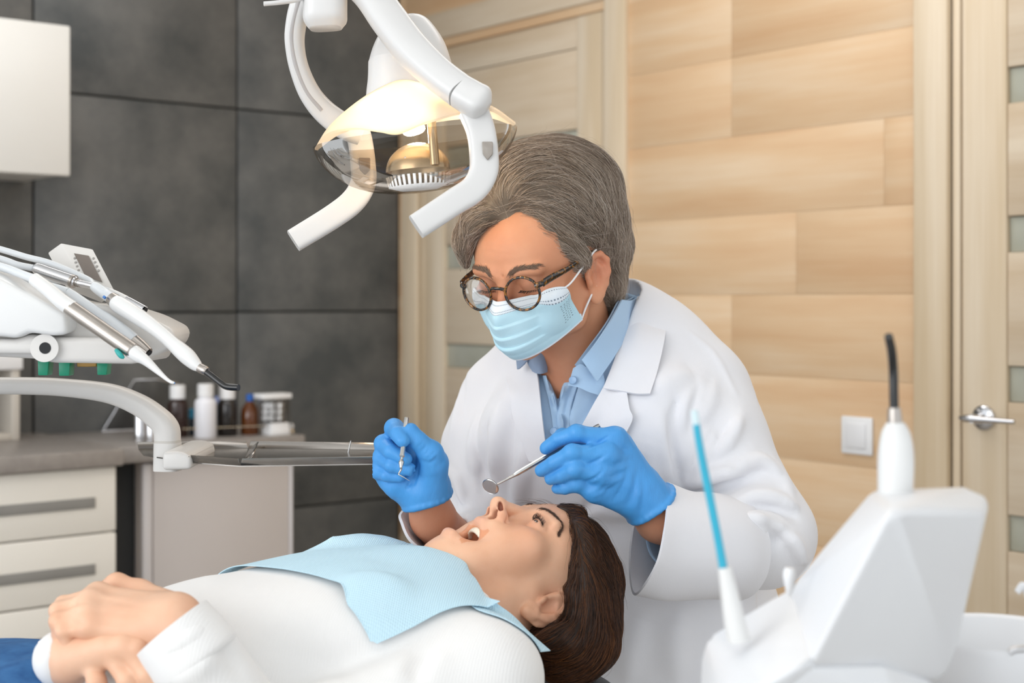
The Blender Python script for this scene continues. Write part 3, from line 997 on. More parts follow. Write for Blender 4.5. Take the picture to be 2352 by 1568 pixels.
FLOW = [(1175, 505, 1, .05), (1200, 500, 1, .1), (1250, 510, 1, .4), (1300, 555, 1, .55), (1340, 590, 1, .25), (1165, 455, .35, -1), (1195, 425, .9, -.6), (1240, 440, 1, .1), (1250, 395, 1, -.1),
        (1300, 430, 1, .45), (1300, 490, 1, .6), (1350, 480, .85, .7), (1350, 540, .9, .5), (1400, 540, .7, .8), (1430, 580, .45, .8), (1200, 365, .8, -.55), (1260, 338, 1, 0), (1330, 370, .9, .55), (1390, 440, .65, .85),
        (1400, 620, .1, 1), (1410, 660, .35, 1), (1390, 690, .45, 1), (1140, 500, -1, .25), (1100, 520, -.8, .7), (1068, 560, -.1, 1), (1062, 600, .15, 1), (1130, 450, -.35, -.6), (1110, 470, -.8, .1), (1440, 600, .3, .7), (1340, 610, .3, 1)]
FLOW = np.array(FLOW, float)
def flow(p):
    px = CX + p[:, 0] / p[:, 1] * FPX; py = HY - (p[:, 2] - CAMZ) / p[:, 1] * FPX
    d2 = (px[:, None] - FLOW[None, :, 0]) ** 2 + (py[:, None] - FLOW[None, :, 1]) ** 2
    w = np.exp(-d2 / (2 * 26 ** 2)) + 1e-9
    dx = (w * FLOW[None, :, 2]).sum(1) / w.sum(1); dz = -(w * FLOW[None, :, 3]).sum(1) / w.sum(1)
    return np.column_stack([dx, 0 * dx, dz])
def walk(F, roots, flowf, L, m, lift0, lift1, jitter, seed=1, cling=1.0):
    """strands that follow the hair volume's surface"""
    r = np.random.default_rng(seed); n = len(roots)
    p = roots.copy(); out = []
    jit = r.normal(size=(n, 3)) * jitter
    lift = r.uniform(lift0, lift1, n); wav = r.uniform(0, 6.28, n)
    L = np.asarray(L) * np.ones(n)
    for k in range(m):
        d = F.sample(p); g = F.grad(p)
        tgt = lift * (.4 + .6 * min(1, k / 3))
        p = p - g * ((d - tgt) * cling)[:, None]
        out.append(p.copy())
        t = flowf(p) + jit
        t = norm(t - g * (t * g).sum(1)[:, None])
        p = p + t * (L / (m - 1))[:, None]
    return np.array(out).transpose(1, 0, 2)
vis = V[(V[:, 1] < 1.985)]
roots = vis[RNG.integers(0, len(vis), 15000)] + RNG.normal(size=(15000, 3)) * .0012
paths = walk(FHR, roots, flow, RNG.uniform(.03, .065, 15000), 11, -.0010, .0036, .13)
clump = noise3(roots[:, 0], roots[:, 1], roots[:, 2], 330, 9) * .5 + RNG.normal(size=15000) * .27
palette = np.array([lin('463B32'), lin('766557'), lin('A99786'), lin('CFBFB0'), lin('E4D9CF')])
ci = np.clip((clump + 1) * 2.0, 0, 3.999)
ii = ci.astype(int); ff = (ci - ii)[:, None]
hcol = palette[ii] * (1 - ff) + palette[ii + 1] * ff
o = link('hair_strands', strands_mesh(paths, .00021, .00008, 'hair_strands', hcol), M_hair, dentist)
o['kind'] = 'stuff'
# flyaway hairs
roots = vis[RNG.integers(0, len(vis), 700)]
fly = walk(FHR, roots, flow, RNG.uniform(.025, .06, 700), 10, .003, .010, .35, 4, .6)
o = link('loose_hairs', strands_mesh(fly, .00012, .00005, 'loose_hairs', palette[RNG.integers(2, 5, 700)]), M_hair, dentist)
o['kind'] = 'stuff'
# --- coat, shirt
def d_coat():
    F = Field((-.22, 1.60, .52), (.47, 2.24, 1.30), .0030)
    fl = (tf, .64)
    F.cone(P(1392, 930, 2.0), P(1395, 1500, 2.0), .178, .185, flat=fl)
    F.cone(P(1395, 1450, 2.0), P(1400, 1900, 2.0), .185, .20, .05, flat=fl)
    F.cone(P(1400, 800, 2.01), P(1608, 905, 1.95), .064, .060, .05)
    F.cone(P(1380, 812, 2.03), P(1155, 925, 2.045), .056, .056, .05)
    F.cone(P(1430, 738, 1.995), P(1420, 800, 2.0), .048, .062, .03)            # collar rise at the back of the neck
    F.ell(P(1300, 1010, 1.93), (.12, .075, .10), .05)
    F.ell(P(1480, 1000, 1.885), (.085, .06, .09), .05)
    # her left arm (right in the photo)
    F.chain([P(1612, 912, 1.945), P(1637, 1000, 1.92), P(1752, 1228, 1.87)], [.062, .066, .066], .03)
    F.cone(P(1748, 1228, 1.865), P(1612, 1258, 1.79), .066, .058, .02)
    # her right arm
    F.chain([P(1155, 925, 2.045), P(1120, 1030, 2.02), P(1098, 1290, 1.95)], [.057, .060, .056], .03)
    F.cone(P(1098, 1285, 1.94), P(1040, 1262, 1.88), .056, .052, .02)
    F.cone(P(1560, 1340, 2.03), P(1630, 1800, 2.03), .13, .17, .06)
    F.disp(lambda X, Y, Z: .0012 * noise3(X, Y, Z, 34, 11), F.lo, F.lo + F.h * F.n)
    # folds: (pixels, height, width)
    for pix, A_, w in [
        ([(1553, 925), (1543, 975), (1543, 1020), (1552, 1070), (1564, 1112)], -.010, .0055),
        ([(1612, 868), (1604, 900), (1598, 945), (1600, 985)], .010, .010),
        ([(1640, 880), (1630, 925), (1612, 965)], .008, .009),
        ([(1590, 895), (1577, 930), (1570, 975)], .007, .008),
        ([(1605, 890), (1590, 940), (1585, 980)], -.006, .006),
        ([(1702, 955), (1672, 1010), (1640, 1055), (1612, 1085)], .010, .011),
        ([(1725, 1035), (1690, 1065), (1640, 1090), (1600, 1108)], .009, .010),
        ([(1680, 975), (1655, 1015), (1628, 1050)], -.008, .007),
        ([(1625, 985), (1610, 1020), (1600, 1060)], .007, .008),
        ([(1592, 1000), (1580, 1040), (1578, 1080)], .006, .007),
        ([(1570, 1112), (1612, 1096), (1660, 1082), (1700, 1072)], .010, .009),
        ([(1580, 1124), (1640, 1116), (1700, 1098), (1740, 1085)], -.009, .007),
        ([(1690, 1140), (1725, 1134), (1765, 1134), (1822, 1156)], .009, .008),
        ([(1712, 1166), (1740, 1164), (1770, 1166), (1822, 1186)], -.008, .005),
        ([(1715, 1178), (1738, 1202), (1758, 1230)], .007, .007),
        ([(1728, 1180), (1770, 1190), (1812, 1213)], .009, .007),
        ([(1775, 1060), (1797, 1100), (1815, 1140)], .009, .010),
        ([(1795, 1215), (1830, 1250), (1850, 1300)], .010, .010),
        ([(1715, 1240), (1760, 1243), (1805, 1232)], -.008, .006),
        ([(1100, 950), (1088, 1010), (1090, 1070), (1096, 1120)], .009, .010),
        ([(1118, 980), (1108, 1050), (1108, 1120)], -.011, .009),
        ([(1150, 930), (1136, 1000), (1132, 1080)], .010, .011),
        ([(1178, 960), (1170, 1050), (1160, 1150)], -.008, .012),
        ([(1205, 1020), (1195, 1090), (1188, 1170)], .009, .013),
        ([(1225, 1090), (1215, 1150), (1210, 1200)], -.006, .011),
        ([(1395, 1128), (1350, 1165), (1318, 1200)], -.009, .006),
        ([(1440, 1185), (1360, 1170), (1290, 1185)], .007, .010),
        ([(1498, 1010), (1488, 1060), (1500, 1110)], .009, .012),
        ([(1520, 960), (1525, 1030), (1540, 1100)], .008, .011),
        ([(1040, 1060), (1060, 1100), (1068, 1150)], .008, .009),
        ([(1025, 1100), (1048, 1150), (1062, 1210)], -.009, .007),
        ([(1010, 1075), (1030, 1110), (1045, 1150)], .006, .007),
        ([(1060, 900), (1050, 950), (1040, 1000)], .006, .008),
        ([(1470, 1420), (1450, 1480), (1440, 1560)], .012, .016),
        ([(1560, 1410), (1550, 1480), (1555, 1560)], .012, .016),
        ([(1500, 900), (1545, 872), (1590, 862)], .010, .016),
        ([(1580, 762), (1640, 815), (1690, 905)], .0035, .004),
    ]:
        F.crease(pix, A_ * (2.5 if pix[0][0] > 1540 and pix[0][1] > 900 else 2.0), w * .8)
    for pix, r, off, k in [                      # crisp overlapping folds round the elbow and under the arm
        ([(1586, 1118), (1625, 1098), (1668, 1086), (1715, 1082)], .0085, .003, .006),
        ([(1700, 1150), (1740, 1140), (1785, 1146), (1826, 1164)], .0090, .003, .005),
        ([(1716, 1188), (1755, 1196), (1800, 1214)], .0075, .002, .005),
        ([(1640, 1050), (1672, 1015), (1700, 965)], .0075, .003, .007),
        ([(1602, 1085), (1622, 1045), (1640, 1000)], .0065, .002, .006),
        ([(1700, 1070), (1745, 1060), (1785, 1085)], .0080, .003, .008),
        ([(1800, 1225), (1828, 1250), (1846, 1290)], .0080, .003, .006),
        ([(1096, 970), (1088, 1030), (1092, 1085)], .0075, .003, .008),
        ([(1030, 1075), (1052, 1108), (1064, 1150)], .0065, .002, .006)]:
        F.ridge(pix, r, off, k, 'u', n=12)
    return F
FC = d_coat()

def lay(pix_rows, off, F=None, ydef=1.93):
    """grid of pixel positions -> points just in front of the coat's surface"""
    F = F or FC
    g = []
    for row in pix_rows:
        r = []
        for c in row:
            o = off + (c[2] if len(c) > 2 else 0)
            if len(c) > 3: r.append(P(c[0], c[1], c[3])); continue
            h = F.hit(c[0], c[1])
            r.append(P(c[0], c[1], (h[1] if h is not None else ydef) - o))
        g.append(r)
    return np.array(g)
LAP_R_COLLAR = lay([[(1466, 680, 0, 1.955), (1486, 684, 0, 1.97), (1505, 705, 0, 1.985), (1522, 735, 0, 1.99)],
                    [(1437, 755, 0, 1.905), (1467, 760, .004), (1498, 762, .003), (1528, 766, .002)],
                    [(1410, 830, 0, 1.865), (1445, 838, .004), (1480, 842, .003), (1512, 845, .002)],
                    [(1386, 892, 0, 1.845), (1425, 898, .004), (1462, 905, .004), (1493, 905, .003)]], .004)
LAP_R = lay([[(1391, 880, 0, 1.848), (1410, 884, 0, 1.852), (1432, 890, .002), (1440, 900, .002)],
             [(1365, 925, 0, 1.838), (1392, 928, .003), (1420, 935, .004), (1446, 938, .004)],
             [(1338, 975, 0, 1.830), (1375, 980, .003), (1415, 985, .005), (1452, 966, .005)],
             [(1310, 1040, .002), (1345, 1050, .003), (1380, 1055, .004), (1415, 1030, .004)],
             [(1285, 1110, .001), (1305, 1115, .001), (1330, 1118, .002), (1355, 1110, .002)]], .003)
LAP_L = lay([[(1183, 795, 0, 1.955), (1196, 800, 0, 1.945), (1208, 808, 0, 1.935), (1222, 822, 0, 1.925)],
             [(1163, 850, .003), (1185, 850, .003), (1210, 850, .004), (1234, 855, .005)],
             [(1172, 905, .003), (1195, 905, .003), (1220, 905, .004), (1241, 915, .005)],
             [(1180, 960, .003), (1205, 962, .003), (1228, 962, .004), (1247, 970, .004)],
             [(1215, 1060, .001), (1232, 1062, .002), (1245, 1062, .002), (1258, 1060, .002)]], .003)

COATV = [(1195, 790), (1215, 822), (1232, 855), (1243, 930), (1253, 1020), (1268, 1075), (1300, 1040), (1338, 975), (1388, 885), (1440, 750), (1470, 665), (1330, 640), (1220, 700)]
def d_coat2():
    F = FC
    F.poly(COATV, 1.5, 1.985, .004)
    # hollow neck and sleeve ends
    F.cone(P(1370, 690, 1.97), P(1355, 900, 1.985), .062, .064, .006, 's')
    F.cone(P(1500, 1243, 1.74), P(1640, 1236, 1.80), .058, .050, .004, 's')
    F.cone(P(940, 1168, 1.785), P(1050, 1272, 1.885), .044, .036, .004, 's')
    return F.mesh(None, 'lab_coat', 0)
coat = link('lab_coat', d_coat2(), M_coat, dentist)
def coat_sheet(name, g, m, th, par, nu=22, nv=26):
    return link(name, sharp(sheet_mesh(sheet_data(g, nu, nv), th, name), 60), m, par)
# turned-back sleeve ends
def ring(c, R, prof): return [c + R @ np.array((x, y, z)) for x, y, z in prof]
rimL = [P(1535, 1107, 1.755), P(1534, 1150, 1.718), P(1528, 1215, 1.690), P(1512, 1290, 1.682), P(1478, 1350, 1.700), P(1455, 1366, 1.728), P(1445, 1320, 1.765), P(1447, 1245, 1.795), P(1462, 1175, 1.803), P(1500, 1120, 1.785)]
midL = [P(1590, 1128, 1.775), P(1586, 1160, 1.733), P(1580, 1222, 1.708), P(1568, 1300, 1.705), P(1545, 1365, 1.725), P(1528, 1378, 1.750), P(1510, 1330, 1.790), P(1510, 1250, 1.825), P(1525, 1180, 1.83), P(1555, 1138, 1.81)]
def arm_ring(c, ax, r):
    ax = norm(ax); up_ = norm(np.array((0, 0, 1)) - ax * ax[2]); frt = np.cross(ax, up_); frt = frt if frt[1] < 0 else -frt
    return [c + r * (up_ * math.cos(t) + frt * math.sin(t)) for t in np.linspace(0, 2 * np.pi, 10, endpoint=False)]
axL = P(1748, 1228, 1.865) - P(1500, 1243, 1.745)
loft('sleeve_cuff', [rimL, midL, arm_ring(P(1625, 1252, 1.797), axL, .0672), arm_ring(P(1680, 1258, 1.828), axL, .0672)], M_coat, .0035, coat, 90, 28)
rimR = [P(917, 1179, 1.800), P(921, 1205, 1.778), P(936, 1238, 1.765), P(962, 1262, 1.765), P(992, 1279, 1.778), P(1030, 1262, 1.81), P(1046, 1215, 1.84), P(1040, 1180, 1.858), P(1000, 1160, 1.855), P(950, 1156, 1.830)]
midR = [P(950, 1215, 1.84), P(955, 1240, 1.815), P(972, 1268, 1.80), P(1000, 1292, 1.80), P(1030, 1305, 1.815), P(1062, 1285, 1.845), P(1076, 1240, 1.875), P(1068, 1200, 1.89), P(1030, 1182, 1.89), P(985, 1185, 1.87)]
endR = [P(1000, 1262, 1.90), P(1005, 1285, 1.875), P(1020, 1310, 1.86), P(1045, 1325, 1.86), P(1070, 1330, 1.87), P(1095, 1305, 1.895), P(1105, 1265, 1.92), P(1095, 1230, 1.935), P(1065, 1218, 1.94), P(1030, 1232, 1.925)]
loft('sleeve_cuff', [rimR, midR, endR], M_coat, .0035, coat, 80, 22)
coat_sheet('collar', LAP_R_COLLAR, M_coat, .0032, coat)
coat_sheet('lapel', LAP_R, M_coat, .0030, coat)
coat_sheet('lapel', LAP_L, M_coat, .0030, coat)

def d_shirt():
    F = Field((-.10, 1.72, .86), (.24, 2.12, 1.30), .0036)
    fl = (tf, .62)
    F.cone(P(1385, 940, 2.0), P(1385, 1250, 2.0), .168, .172, flat=fl)
    F.ell(P(1300, 1010, 1.935), (.11, .07, .09), .05)
    F.cone(P(1345, 870, 1.975), P(1345, 940, 1.99), .075, .12, .04)
    F.cone(P(1362, 745, 1.955), P(1345, 880, 1.975), .061, .064, .02)
    for pix, r, off, md in [([(1262, 850), (1272, 900), (1282, 950), (1290, 1010)], .0030, .000, 's'),
                            ([(1335, 850), (1315, 900), (1300, 945)], .0028, .0, 's'),
                            ([(1368, 880), (1345, 930), (1310, 985)], .007, .004, 'u'),
                            ([(1345, 880), (1325, 940), (1300, 980)], .006, .004, 'u')]:
        F.ridge(pix, r, off, .006, md)
    F.disp(lambda X, Y, Z: .0012 * noise3(X, Y, Z, 60, 21), F.lo, F.lo + F.h * F.n)
    F.poly([(1225, 780), (1255, 842), (1263, 872), (1281, 925), (1296, 868), (1335, 828), (1420, 700), (1440, 600), (1230, 600)], 1.5, 2.03, .003)
    F.cone(P(1372, 690, 1.95), P(1352, 880, 1.965), .0575, .058, .003, 's')
    return F
FS = d_shirt()
shirt = link('shirt', FS.mesh(None, 'shirt'), M_shirt, dentist)
# shirt collar flap, folded over on her left, and the small one on her right
g = np.array([[P(1428, 688, 1.895), P(1448, 690, 1.925), P(1462, 684, 1.965), P(1470, 672, 1.995)],
              [P(1397, 744, 1.852), P(1418, 752, 1.872), P(1436, 755, 1.895), P(1449, 750, 1.92)],
              [P(1365, 792, 1.835), P(1382, 803, 1.844), P(1398, 811, 1.853), P(1412, 816, 1.862)],
              [P(1336, 826, 1.835), P(1348, 843, 1.835), P(1360, 860, 1.835), P(1371, 876, 1.836)]])
coat_sheet('shirt_collar', g, M_shirt, .0022, shirt)
g = np.array([[P(1420, 690, 1.90), P(1436, 690, 1.93), P(1452, 684, 1.965), P(1460, 676, 2.0)],
              [P(1390, 745, 1.868), P(1405, 745, 1.885), P(1420, 735, 1.915), P(1440, 720, 1.95)],
              [P(1345, 805, 1.862), P(1360, 812, 1.868), P(1376, 800, 1.885), P(1402, 770, 1.915)],
              [P(1320, 838, 1.856), P(1334, 845, 1.858), P(1350, 845, 1.868), P(1366, 838, 1.878)]])
coat_sheet('collar_stand', g, M_shirt, .002, shirt)
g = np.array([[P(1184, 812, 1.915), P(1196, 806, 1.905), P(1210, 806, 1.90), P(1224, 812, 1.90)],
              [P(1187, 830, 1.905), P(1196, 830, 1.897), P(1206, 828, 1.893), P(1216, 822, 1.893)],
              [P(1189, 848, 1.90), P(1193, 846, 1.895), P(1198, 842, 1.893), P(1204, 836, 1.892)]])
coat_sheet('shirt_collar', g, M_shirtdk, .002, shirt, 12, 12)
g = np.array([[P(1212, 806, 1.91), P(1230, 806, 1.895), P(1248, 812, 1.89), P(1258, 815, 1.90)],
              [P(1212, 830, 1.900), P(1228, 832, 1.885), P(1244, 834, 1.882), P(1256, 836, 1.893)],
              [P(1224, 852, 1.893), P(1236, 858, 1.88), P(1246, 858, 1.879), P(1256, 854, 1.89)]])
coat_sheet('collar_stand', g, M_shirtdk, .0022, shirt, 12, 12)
g = np.array([[P(1317, 846, 1.852), P(1334, 836, 1.850), P(1354, 848, 1.850), P(1385, 858, 1.856)],
              [P(1312, 862, 1.850), P(1335, 862, 1.848), P(1360, 870, 1.848), P(1388, 880, 1.852)],
              [P(1304, 885, 1.848), P(1330, 890, 1.846), P(1352, 900, 1.846), P(1378, 908, 1.848)]])
coat_sheet('shirt_front', g, M_shirt, .002, shirt, 14, 12)
# front plackets and buttons
def on_shirt(px, py, off=.002):
    h = FS.hit(px, py); return P(px, py, (h[1] if h is not None else 1.86) - off)
g = np.array([[on_shirt(x + dx, y, .0035) for dx in (0, 8, 16, 24)] for x, y in ((1246, 862), (1257, 905), (1266, 950), (1272, 1000), (1276, 1040))])
coat_sheet('placket', g, M_shirt, .0016, shirt, 8, 24)
g = np.array([[on_shirt(x + dx, y, .0035) for dx in (-2, 7, 17, 27)] for x, y in ((1312, 850), (1298, 890), (1284, 935), (1280, 990), (1280, 1040))])
coat_sheet('placket', g, M_shirt, .0016, shirt, 8, 24)
M_button = mat('blue_button', '8FB0D4', .3, vary=(20, '86A8CE'))
for px, py, yy in ((1316, 873, 1.8445), (1272, 990, None)):
    b = on_shirt(px, py, .0055) if yy is None else P(px, py, yy)
    lathe('button', [(0, 0), (.0052, 0), (.0055, .0008), (.005, .0018), (.0038, .0014), (0, .0013)], b, (-.3, -.93, .2), M_button, shirt, 20)
# shirt cuff inside her right sleeve and her left
def cuff_tube(name, a, b, r0, r1, m, par):
    V, F = sweep_data([a, (np.asarray(a) + b) / 2, b], [r0, (r0 + r1) / 2, r1], None, (0, .3, 1), 12, 40, cap=False)
    me = me_from(V, F, name)
    o = link(name, me, m, par)
    md = o.modifiers.new('thickness', 'SOLIDIFY'); md.thickness = .002; md.offset = 0
    return o
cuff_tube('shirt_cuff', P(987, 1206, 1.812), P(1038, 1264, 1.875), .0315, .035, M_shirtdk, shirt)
cuff_tube('shirt_cuff', P(1535, 1226, 1.757), P(1605, 1234, 1.79), .039, .044, M_shirt, shirt)

# --- forearms and gloved hands
def forearm(name, pts, rad, m):
    F = Field(np.min(pts, 0) - .06, np.max(pts, 0) + .06, .0028)
    F.chain(pts, rad, .01)
    me = F.mesh(None, name)
    paint(me, np.tile(np.array(lin('D2987A')), (len(me.vertices), 1)))
    return link(name, me, m, dentist)
forearm('forearm', [P(1478, 1140, 1.737), P(1515, 1190, 1.755), P(1640, 1232, 1.80)], [.027, .029, .036], M_skinD)
forearm('forearm', [P(980, 1140, 1.768), P(995, 1190, 1.79), P(1060, 1275, 1.90)], [.026, .0275, .034], M_skinD)

def glove(fn, lo, hi):
    F = Field(lo, hi, .0017)
    fn(F)
    F.disp(lambda X, Y, Z: .00035 * noise3(X, Y, Z, 300, 31) + .00025 * noise3(X, Y, Z, 650, 32), F.lo, F.lo + F.h * F.n)
    o = link('glove', F.mesh(None, 'glove'), M_glove, dentist)
    return F, o

def cut_end(F, c, d):
    F.func(lambda X, Y, Z: np.maximum(-((X - c[0]) * d[0] + (Y - c[1]) * d[1] + (Z - c[2]) * d[2]), np.sqrt((X - c[0]) ** 2 + (Y - c[1]) ** 2 + (Z - c[2]) ** 2) - .055), c - .06, c + .06, .001, 's')

def finger(F, pts, rad, k=.006, tipflat=None):
    F.chain(pts, rad, k)

def g_left(F):     # right in the photo: back of the hand to us
    W = P(1488, 1148, 1.737)
    mcp = [P(1413, 1006, 1.722), P(1396, 1044, 1.708), P(1381, 1087, 1.706), P(1366, 1128, 1.714)]
    for i, m in enumerate(mcp):
        w = W + (P(1478, 1120, 1.737) - P(1470, 1170, 1.74)) * (.5 - i / 3) * .9
        F.cone(w, m, .0175, .0125 if i else .0130, .012)
    F.cone(P(1475, 1110, 1.745), P(1425, 1015, 1.735), .016, .013, .012)      # first web / palm side
    F.cone(P(1470, 1150, 1.752), P(1395, 1090, 1.735), .020, .014, .02)
    for m in mcp: F.ell(m + np.array((0, -.003, .0)), (.0098, .0085, .0095), .012)
    fing = [
        [mcp[0], P(1322, 996, 1.714), P(1282, 1009, 1.722), P(1254, 1029, 1.730)],
        [mcp[1], P(1312, 1041, 1.698), P(1272, 1063, 1.708), P(1243, 1080, 1.720)],
        [mcp[2], P(1317, 1079, 1.696), P(1290, 1092, 1.706), P(1265, 1100, 1.718)],
        [mcp[3], P(1322, 1113, 1.706), P(1298, 1121, 1.713), P(1279, 1122, 1.722)]]
    rad = [[.0118, .0102, .0092, .0080], [.0118, .0104, .0092, .0080], [.0112, .0100, .0088, .0076], [.0104, .0088, .0078, .0066]]
    for f, r in zip(fing, rad):
        G = F
        G.chain(f[:2], r[:2], .007); G.chain(f[1:], r[1:], .0016)
        G.ell(f[1] + np.array((.002, -.0015, .0015)), (r[1] * 1.04,) * 3, .004)
    F.chain([P(1450, 1085, 1.762), P(1385, 1030, 1.775), P(1330, 1012, 1.765), P(1294, 1003, 1.750), P(1288, 1001, 1.744)], [.019, .0145, .0112, .0095, .0085], .008)
    # cuff, slightly flared, rolled rim
    d = norm(P(1500, 1165, 1.742) - P(1440, 1085, 1.728))
    F.cone(P(1470, 1130, 1.737), P(1492, 1157, 1.7415), .0290, .0315, .010)
    rim = []
    c = P(1496, 1158, 1.743); R = frame(d)
    for t in np.linspace(0, 2 * np.pi, 25): rim.append(c + R @ np.array((.0315 * math.cos(t), .0315 * math.sin(t), .0015 * math.sin(3 * t))))
    F.chain(rim, .0036, .004)
    cut_end(F, c + d * .001, d)
    F.chain(rim, .0030, .003)
    for (a, b, c_) in [((1352, 1022), (1375, 1010), (1398, 992)), ((1348, 1032), (1378, 1022), (1400, 1012)), ((1345, 1062), (1368, 1052), (1388, 1035)), ((1350, 1072), (1375, 1062), (1396, 1048)), ((1345, 1100), (1366, 1090), (1384, 1070)),
                       ((1350, 1108), (1372, 1100), (1392, 1080)), ((1354, 1132), (1372, 1122), (1388, 1102)), ((1360, 1140), (1382, 1130), (1400, 1112))]:
        F.crease([(a), b, c_], .0030, .0020, 7)
    for (a, b, c_) in [((1350, 1028), (1374, 1016), (1396, 1002)), ((1348, 1067), (1372, 1056), (1392, 1042)), ((1348, 1104), (1370, 1095), (1388, 1076))]:
        F.crease([a, b, c_], -.0034, .0022, 7)
    for k in range(5):
        F.crease([(1442 + 9 * k, 1072 + 9 * k), (1432 + 11 * k, 1110 + 12 * k), (1408 + 15 * k, 1150 + 9 * k)], .0020 if k % 2 else -.0024, .0022, 9)
    for i_ in range(7):
        F.crease([(1372 + 9 * i_, 1128 - 16 * i_), (1398 + 8 * i_, 1122 - 15 * i_), (1424 + 6 * i_, 1108 - 13 * i_)], .0013 if i_ % 2 else -.0016, .0018, 7)
    for (x, y) in ((1254, 1032), (1246, 1080), (1268, 1098)):
        F.crease([(x + 6, y - 8), (x + 9, y), (x + 6, y + 8)], -.0008, .0014, 5)
FG1, glove1 = glove(g_left, P(1200, 1230, 1.66) - np.array((0, 0, .02)), P(1570, 940, 1.83) + np.array((.01, 0, .02)))

def g_right(F):    # left in the photo: fingers curl towards us
    W = P(982, 1135, 1.770)
    mcp = [P(940, 1015, 1.778), P(926, 1048, 1.785), P(914, 1082, 1.785), P(906, 1108, 1.778)]
    wof = [(10, -18), (0, -6), (-8, 2), (-18, 10)]
    for m, (a, b) in zip(mcp, wof):
        F.cone(P(982 + a, 1135 + b, 1.768), m, .0185, .0135, .014)
    F.chain([P(990, 1120, 1.757), P(995, 1065, 1.742)], [.021, .0185], .015)          # thenar
    F.chain([P(955, 1138, 1.765), P(912, 1110, 1.757), P(890, 1100, 1.76)], [.019, .016, .012], .012)   # hypothenar
    F.cone(P(965, 1120, 1.765), P(950, 1070, 1.765), .022, .018, .015)
    fing = [
        ([mcp[0], P(906, 984, 1.745), P(914, 996, 1.722), P(925, 1011, 1.713)], [.0115, .0112, .0100, .0088]),
        ([mcp[1], P(882, 1020, 1.750), P(898, 1036, 1.728), P(931, 1054, 1.722)], [.0115, .0110, .0098, .0085]),
        ([mcp[2], P(877, 1052, 1.752), P(900, 1068, 1.730), P(941, 1078, 1.727)], [.0112, .0105, .0094, .0082]),
        ([mcp[3], P(870, 1083, 1.752), P(888, 1091, 1.738), P(918, 1094, 1.734)], [.0100, .0092, .0082, .0072])]
    for f, r in fing:
        F.chain(f[:2], r[:2], .007); F.chain(f[1:], r[1:], .0015)
        F.ell(f[1] + np.array((-.001, 0, .001)), (r[1] * 1.03,) * 3, .004)
    F.chain([P(994, 1062, 1.742), P(988, 1040, 1.733), P(962, 1014, 1.727), P(943, 987, 1.724)], [.0185, .0155, .0112, .0090], .005)
    d = norm(P(995, 1165, 1.775) - P(965, 1085, 1.765))
    F.cone(P(976, 1120, 1.767), P(981, 1140, 1.769), .0285, .0292, .010)
    R = frame(d); c = P(981, 1145, 1.77)
    rim = [c + R @ np.array((.0295 * math.cos(t), .0295 * math.sin(t), .002 * math.sin(2 * t + 1))) for t in np.linspace(0, 2 * np.pi, 25)]
    F.chain(rim, .0036, .003)
    cut_end(F, c + d * .001, d)
    F.chain(rim, .0036, .003)
    for k in range(5):
        F.crease([(985 - 8 * k, 1064 - 8 * k), (996 - 8 * k, 1056 - 8 * k), (1004 - 8 * k, 1046 - 8 * k)], -.0022, .0016, 6)
    F.crease([(965, 1056), (985, 1062), (1003, 1055)], -.0022, .0022, 8)
    for x, y in ((924, 1003), (918, 1042), (925, 1070)):
        F.crease([(x - 6, y - 5), (x, y), (x + 3, y + 8)], -.0010, .0014, 5)
    for a, b, c_ in [((962, 1062), (958, 1085), (948, 1115)), ((955, 1070), (948, 1095), (935, 1120))]:
        F.ridge([a, b, c_], .0016, .0, .003, 's')
FG2, glove2 = glove(g_right, P(840, 1220, 1.67) - np.array((0, 0, .02)), P(1050, 940, 1.83) + np.array((.01, 0, .02)))

# --- instruments she holds
def dental_mirror():
    t = empty('dental_mirror', tuple(P(1127, 1117, 1.70)), 'round steel dental mouth mirror held in the glove on the right, above the nose', 'dental mirror')
    a, b = P(1377, 977, 1.752), P(1182, 1091, 1.735)
    h = [a + (b - a) * t_ for t_ in (0, .02, .1, .5, .9, .97, 1)]
    sweep('handle', h, [.0026, .0031, .0031, .0031, .0031, .0029, .0022], M_steel, None, t, n=30, sides=8, smooth=False, ang=30)
    rings = [a + (b - a) * q for q in (.935, .95)]
    n = P(1140, 1113, 1.727); n2 = P(1130, 1118, 1.724)
    sweep('neck', [b, b + (n - b) * .5, n, n2], [.0021, .0013, .0012, .0010], M_steel, None, t, n=16, sides=10)
    c = P(1127, 1117, 1.722); ax = norm((-.45, -.75, -.48))
    lathe('mirror_back', [(0, -.0015), (.0100, -.0015), (.0108, -.0008), (.0110, .0004), (.0104, .0010), (.0100, .0006), (0, .0006)], c, ax, M_steel, t, 40)
    lathe('mirror_face', [(0, .0006), (.0099, .0006), (.0099, .0009), (0, .0009)], c, ax, mat('mirror_glass', 'F2F2F2', .02, 1.0, vary=(2, 'EEEEEE')), t, 40)
dental_mirror()
def dental_probe():
    t = empty('dental_probe', tuple(P(922, 1061, 1.70)), 'thin steel dental probe with a bent tip held upright in the glove on the left', 'dental probe')
    a, b = P(934, 959, 1.727), P(923, 1050, 1.7045)
    sweep('handle', [a + (b - a) * q for q in (0, .02, .3, .9, .97, 1)], [.0027, .0031, .0031, .0031, .0034, .0022], M_steel, None, t, n=24, sides=8, smooth=False, ang=30)
    k = P(922, 1061, 1.702)
    sweep('collar', [b, b + (k - b) * .5, k, k + (k - b) * .7, k + (k - b) * 1.2], [.0020, .0021, .0034, .0024, .0016], M_steel, None, t, n=20, sides=14)
    sweep('hooked_tip', [k + (k - b) * 1.1, P(921, 1078, 1.70), P(916, 1087, 1.699), P(917, 1090, 1.698), P(928, 1096, 1.697), P(941, 1104, 1.696)], [.0016, .0013, .0009, .0008, .0006, .0002], M_steel, None, t, n=40, sides=10)
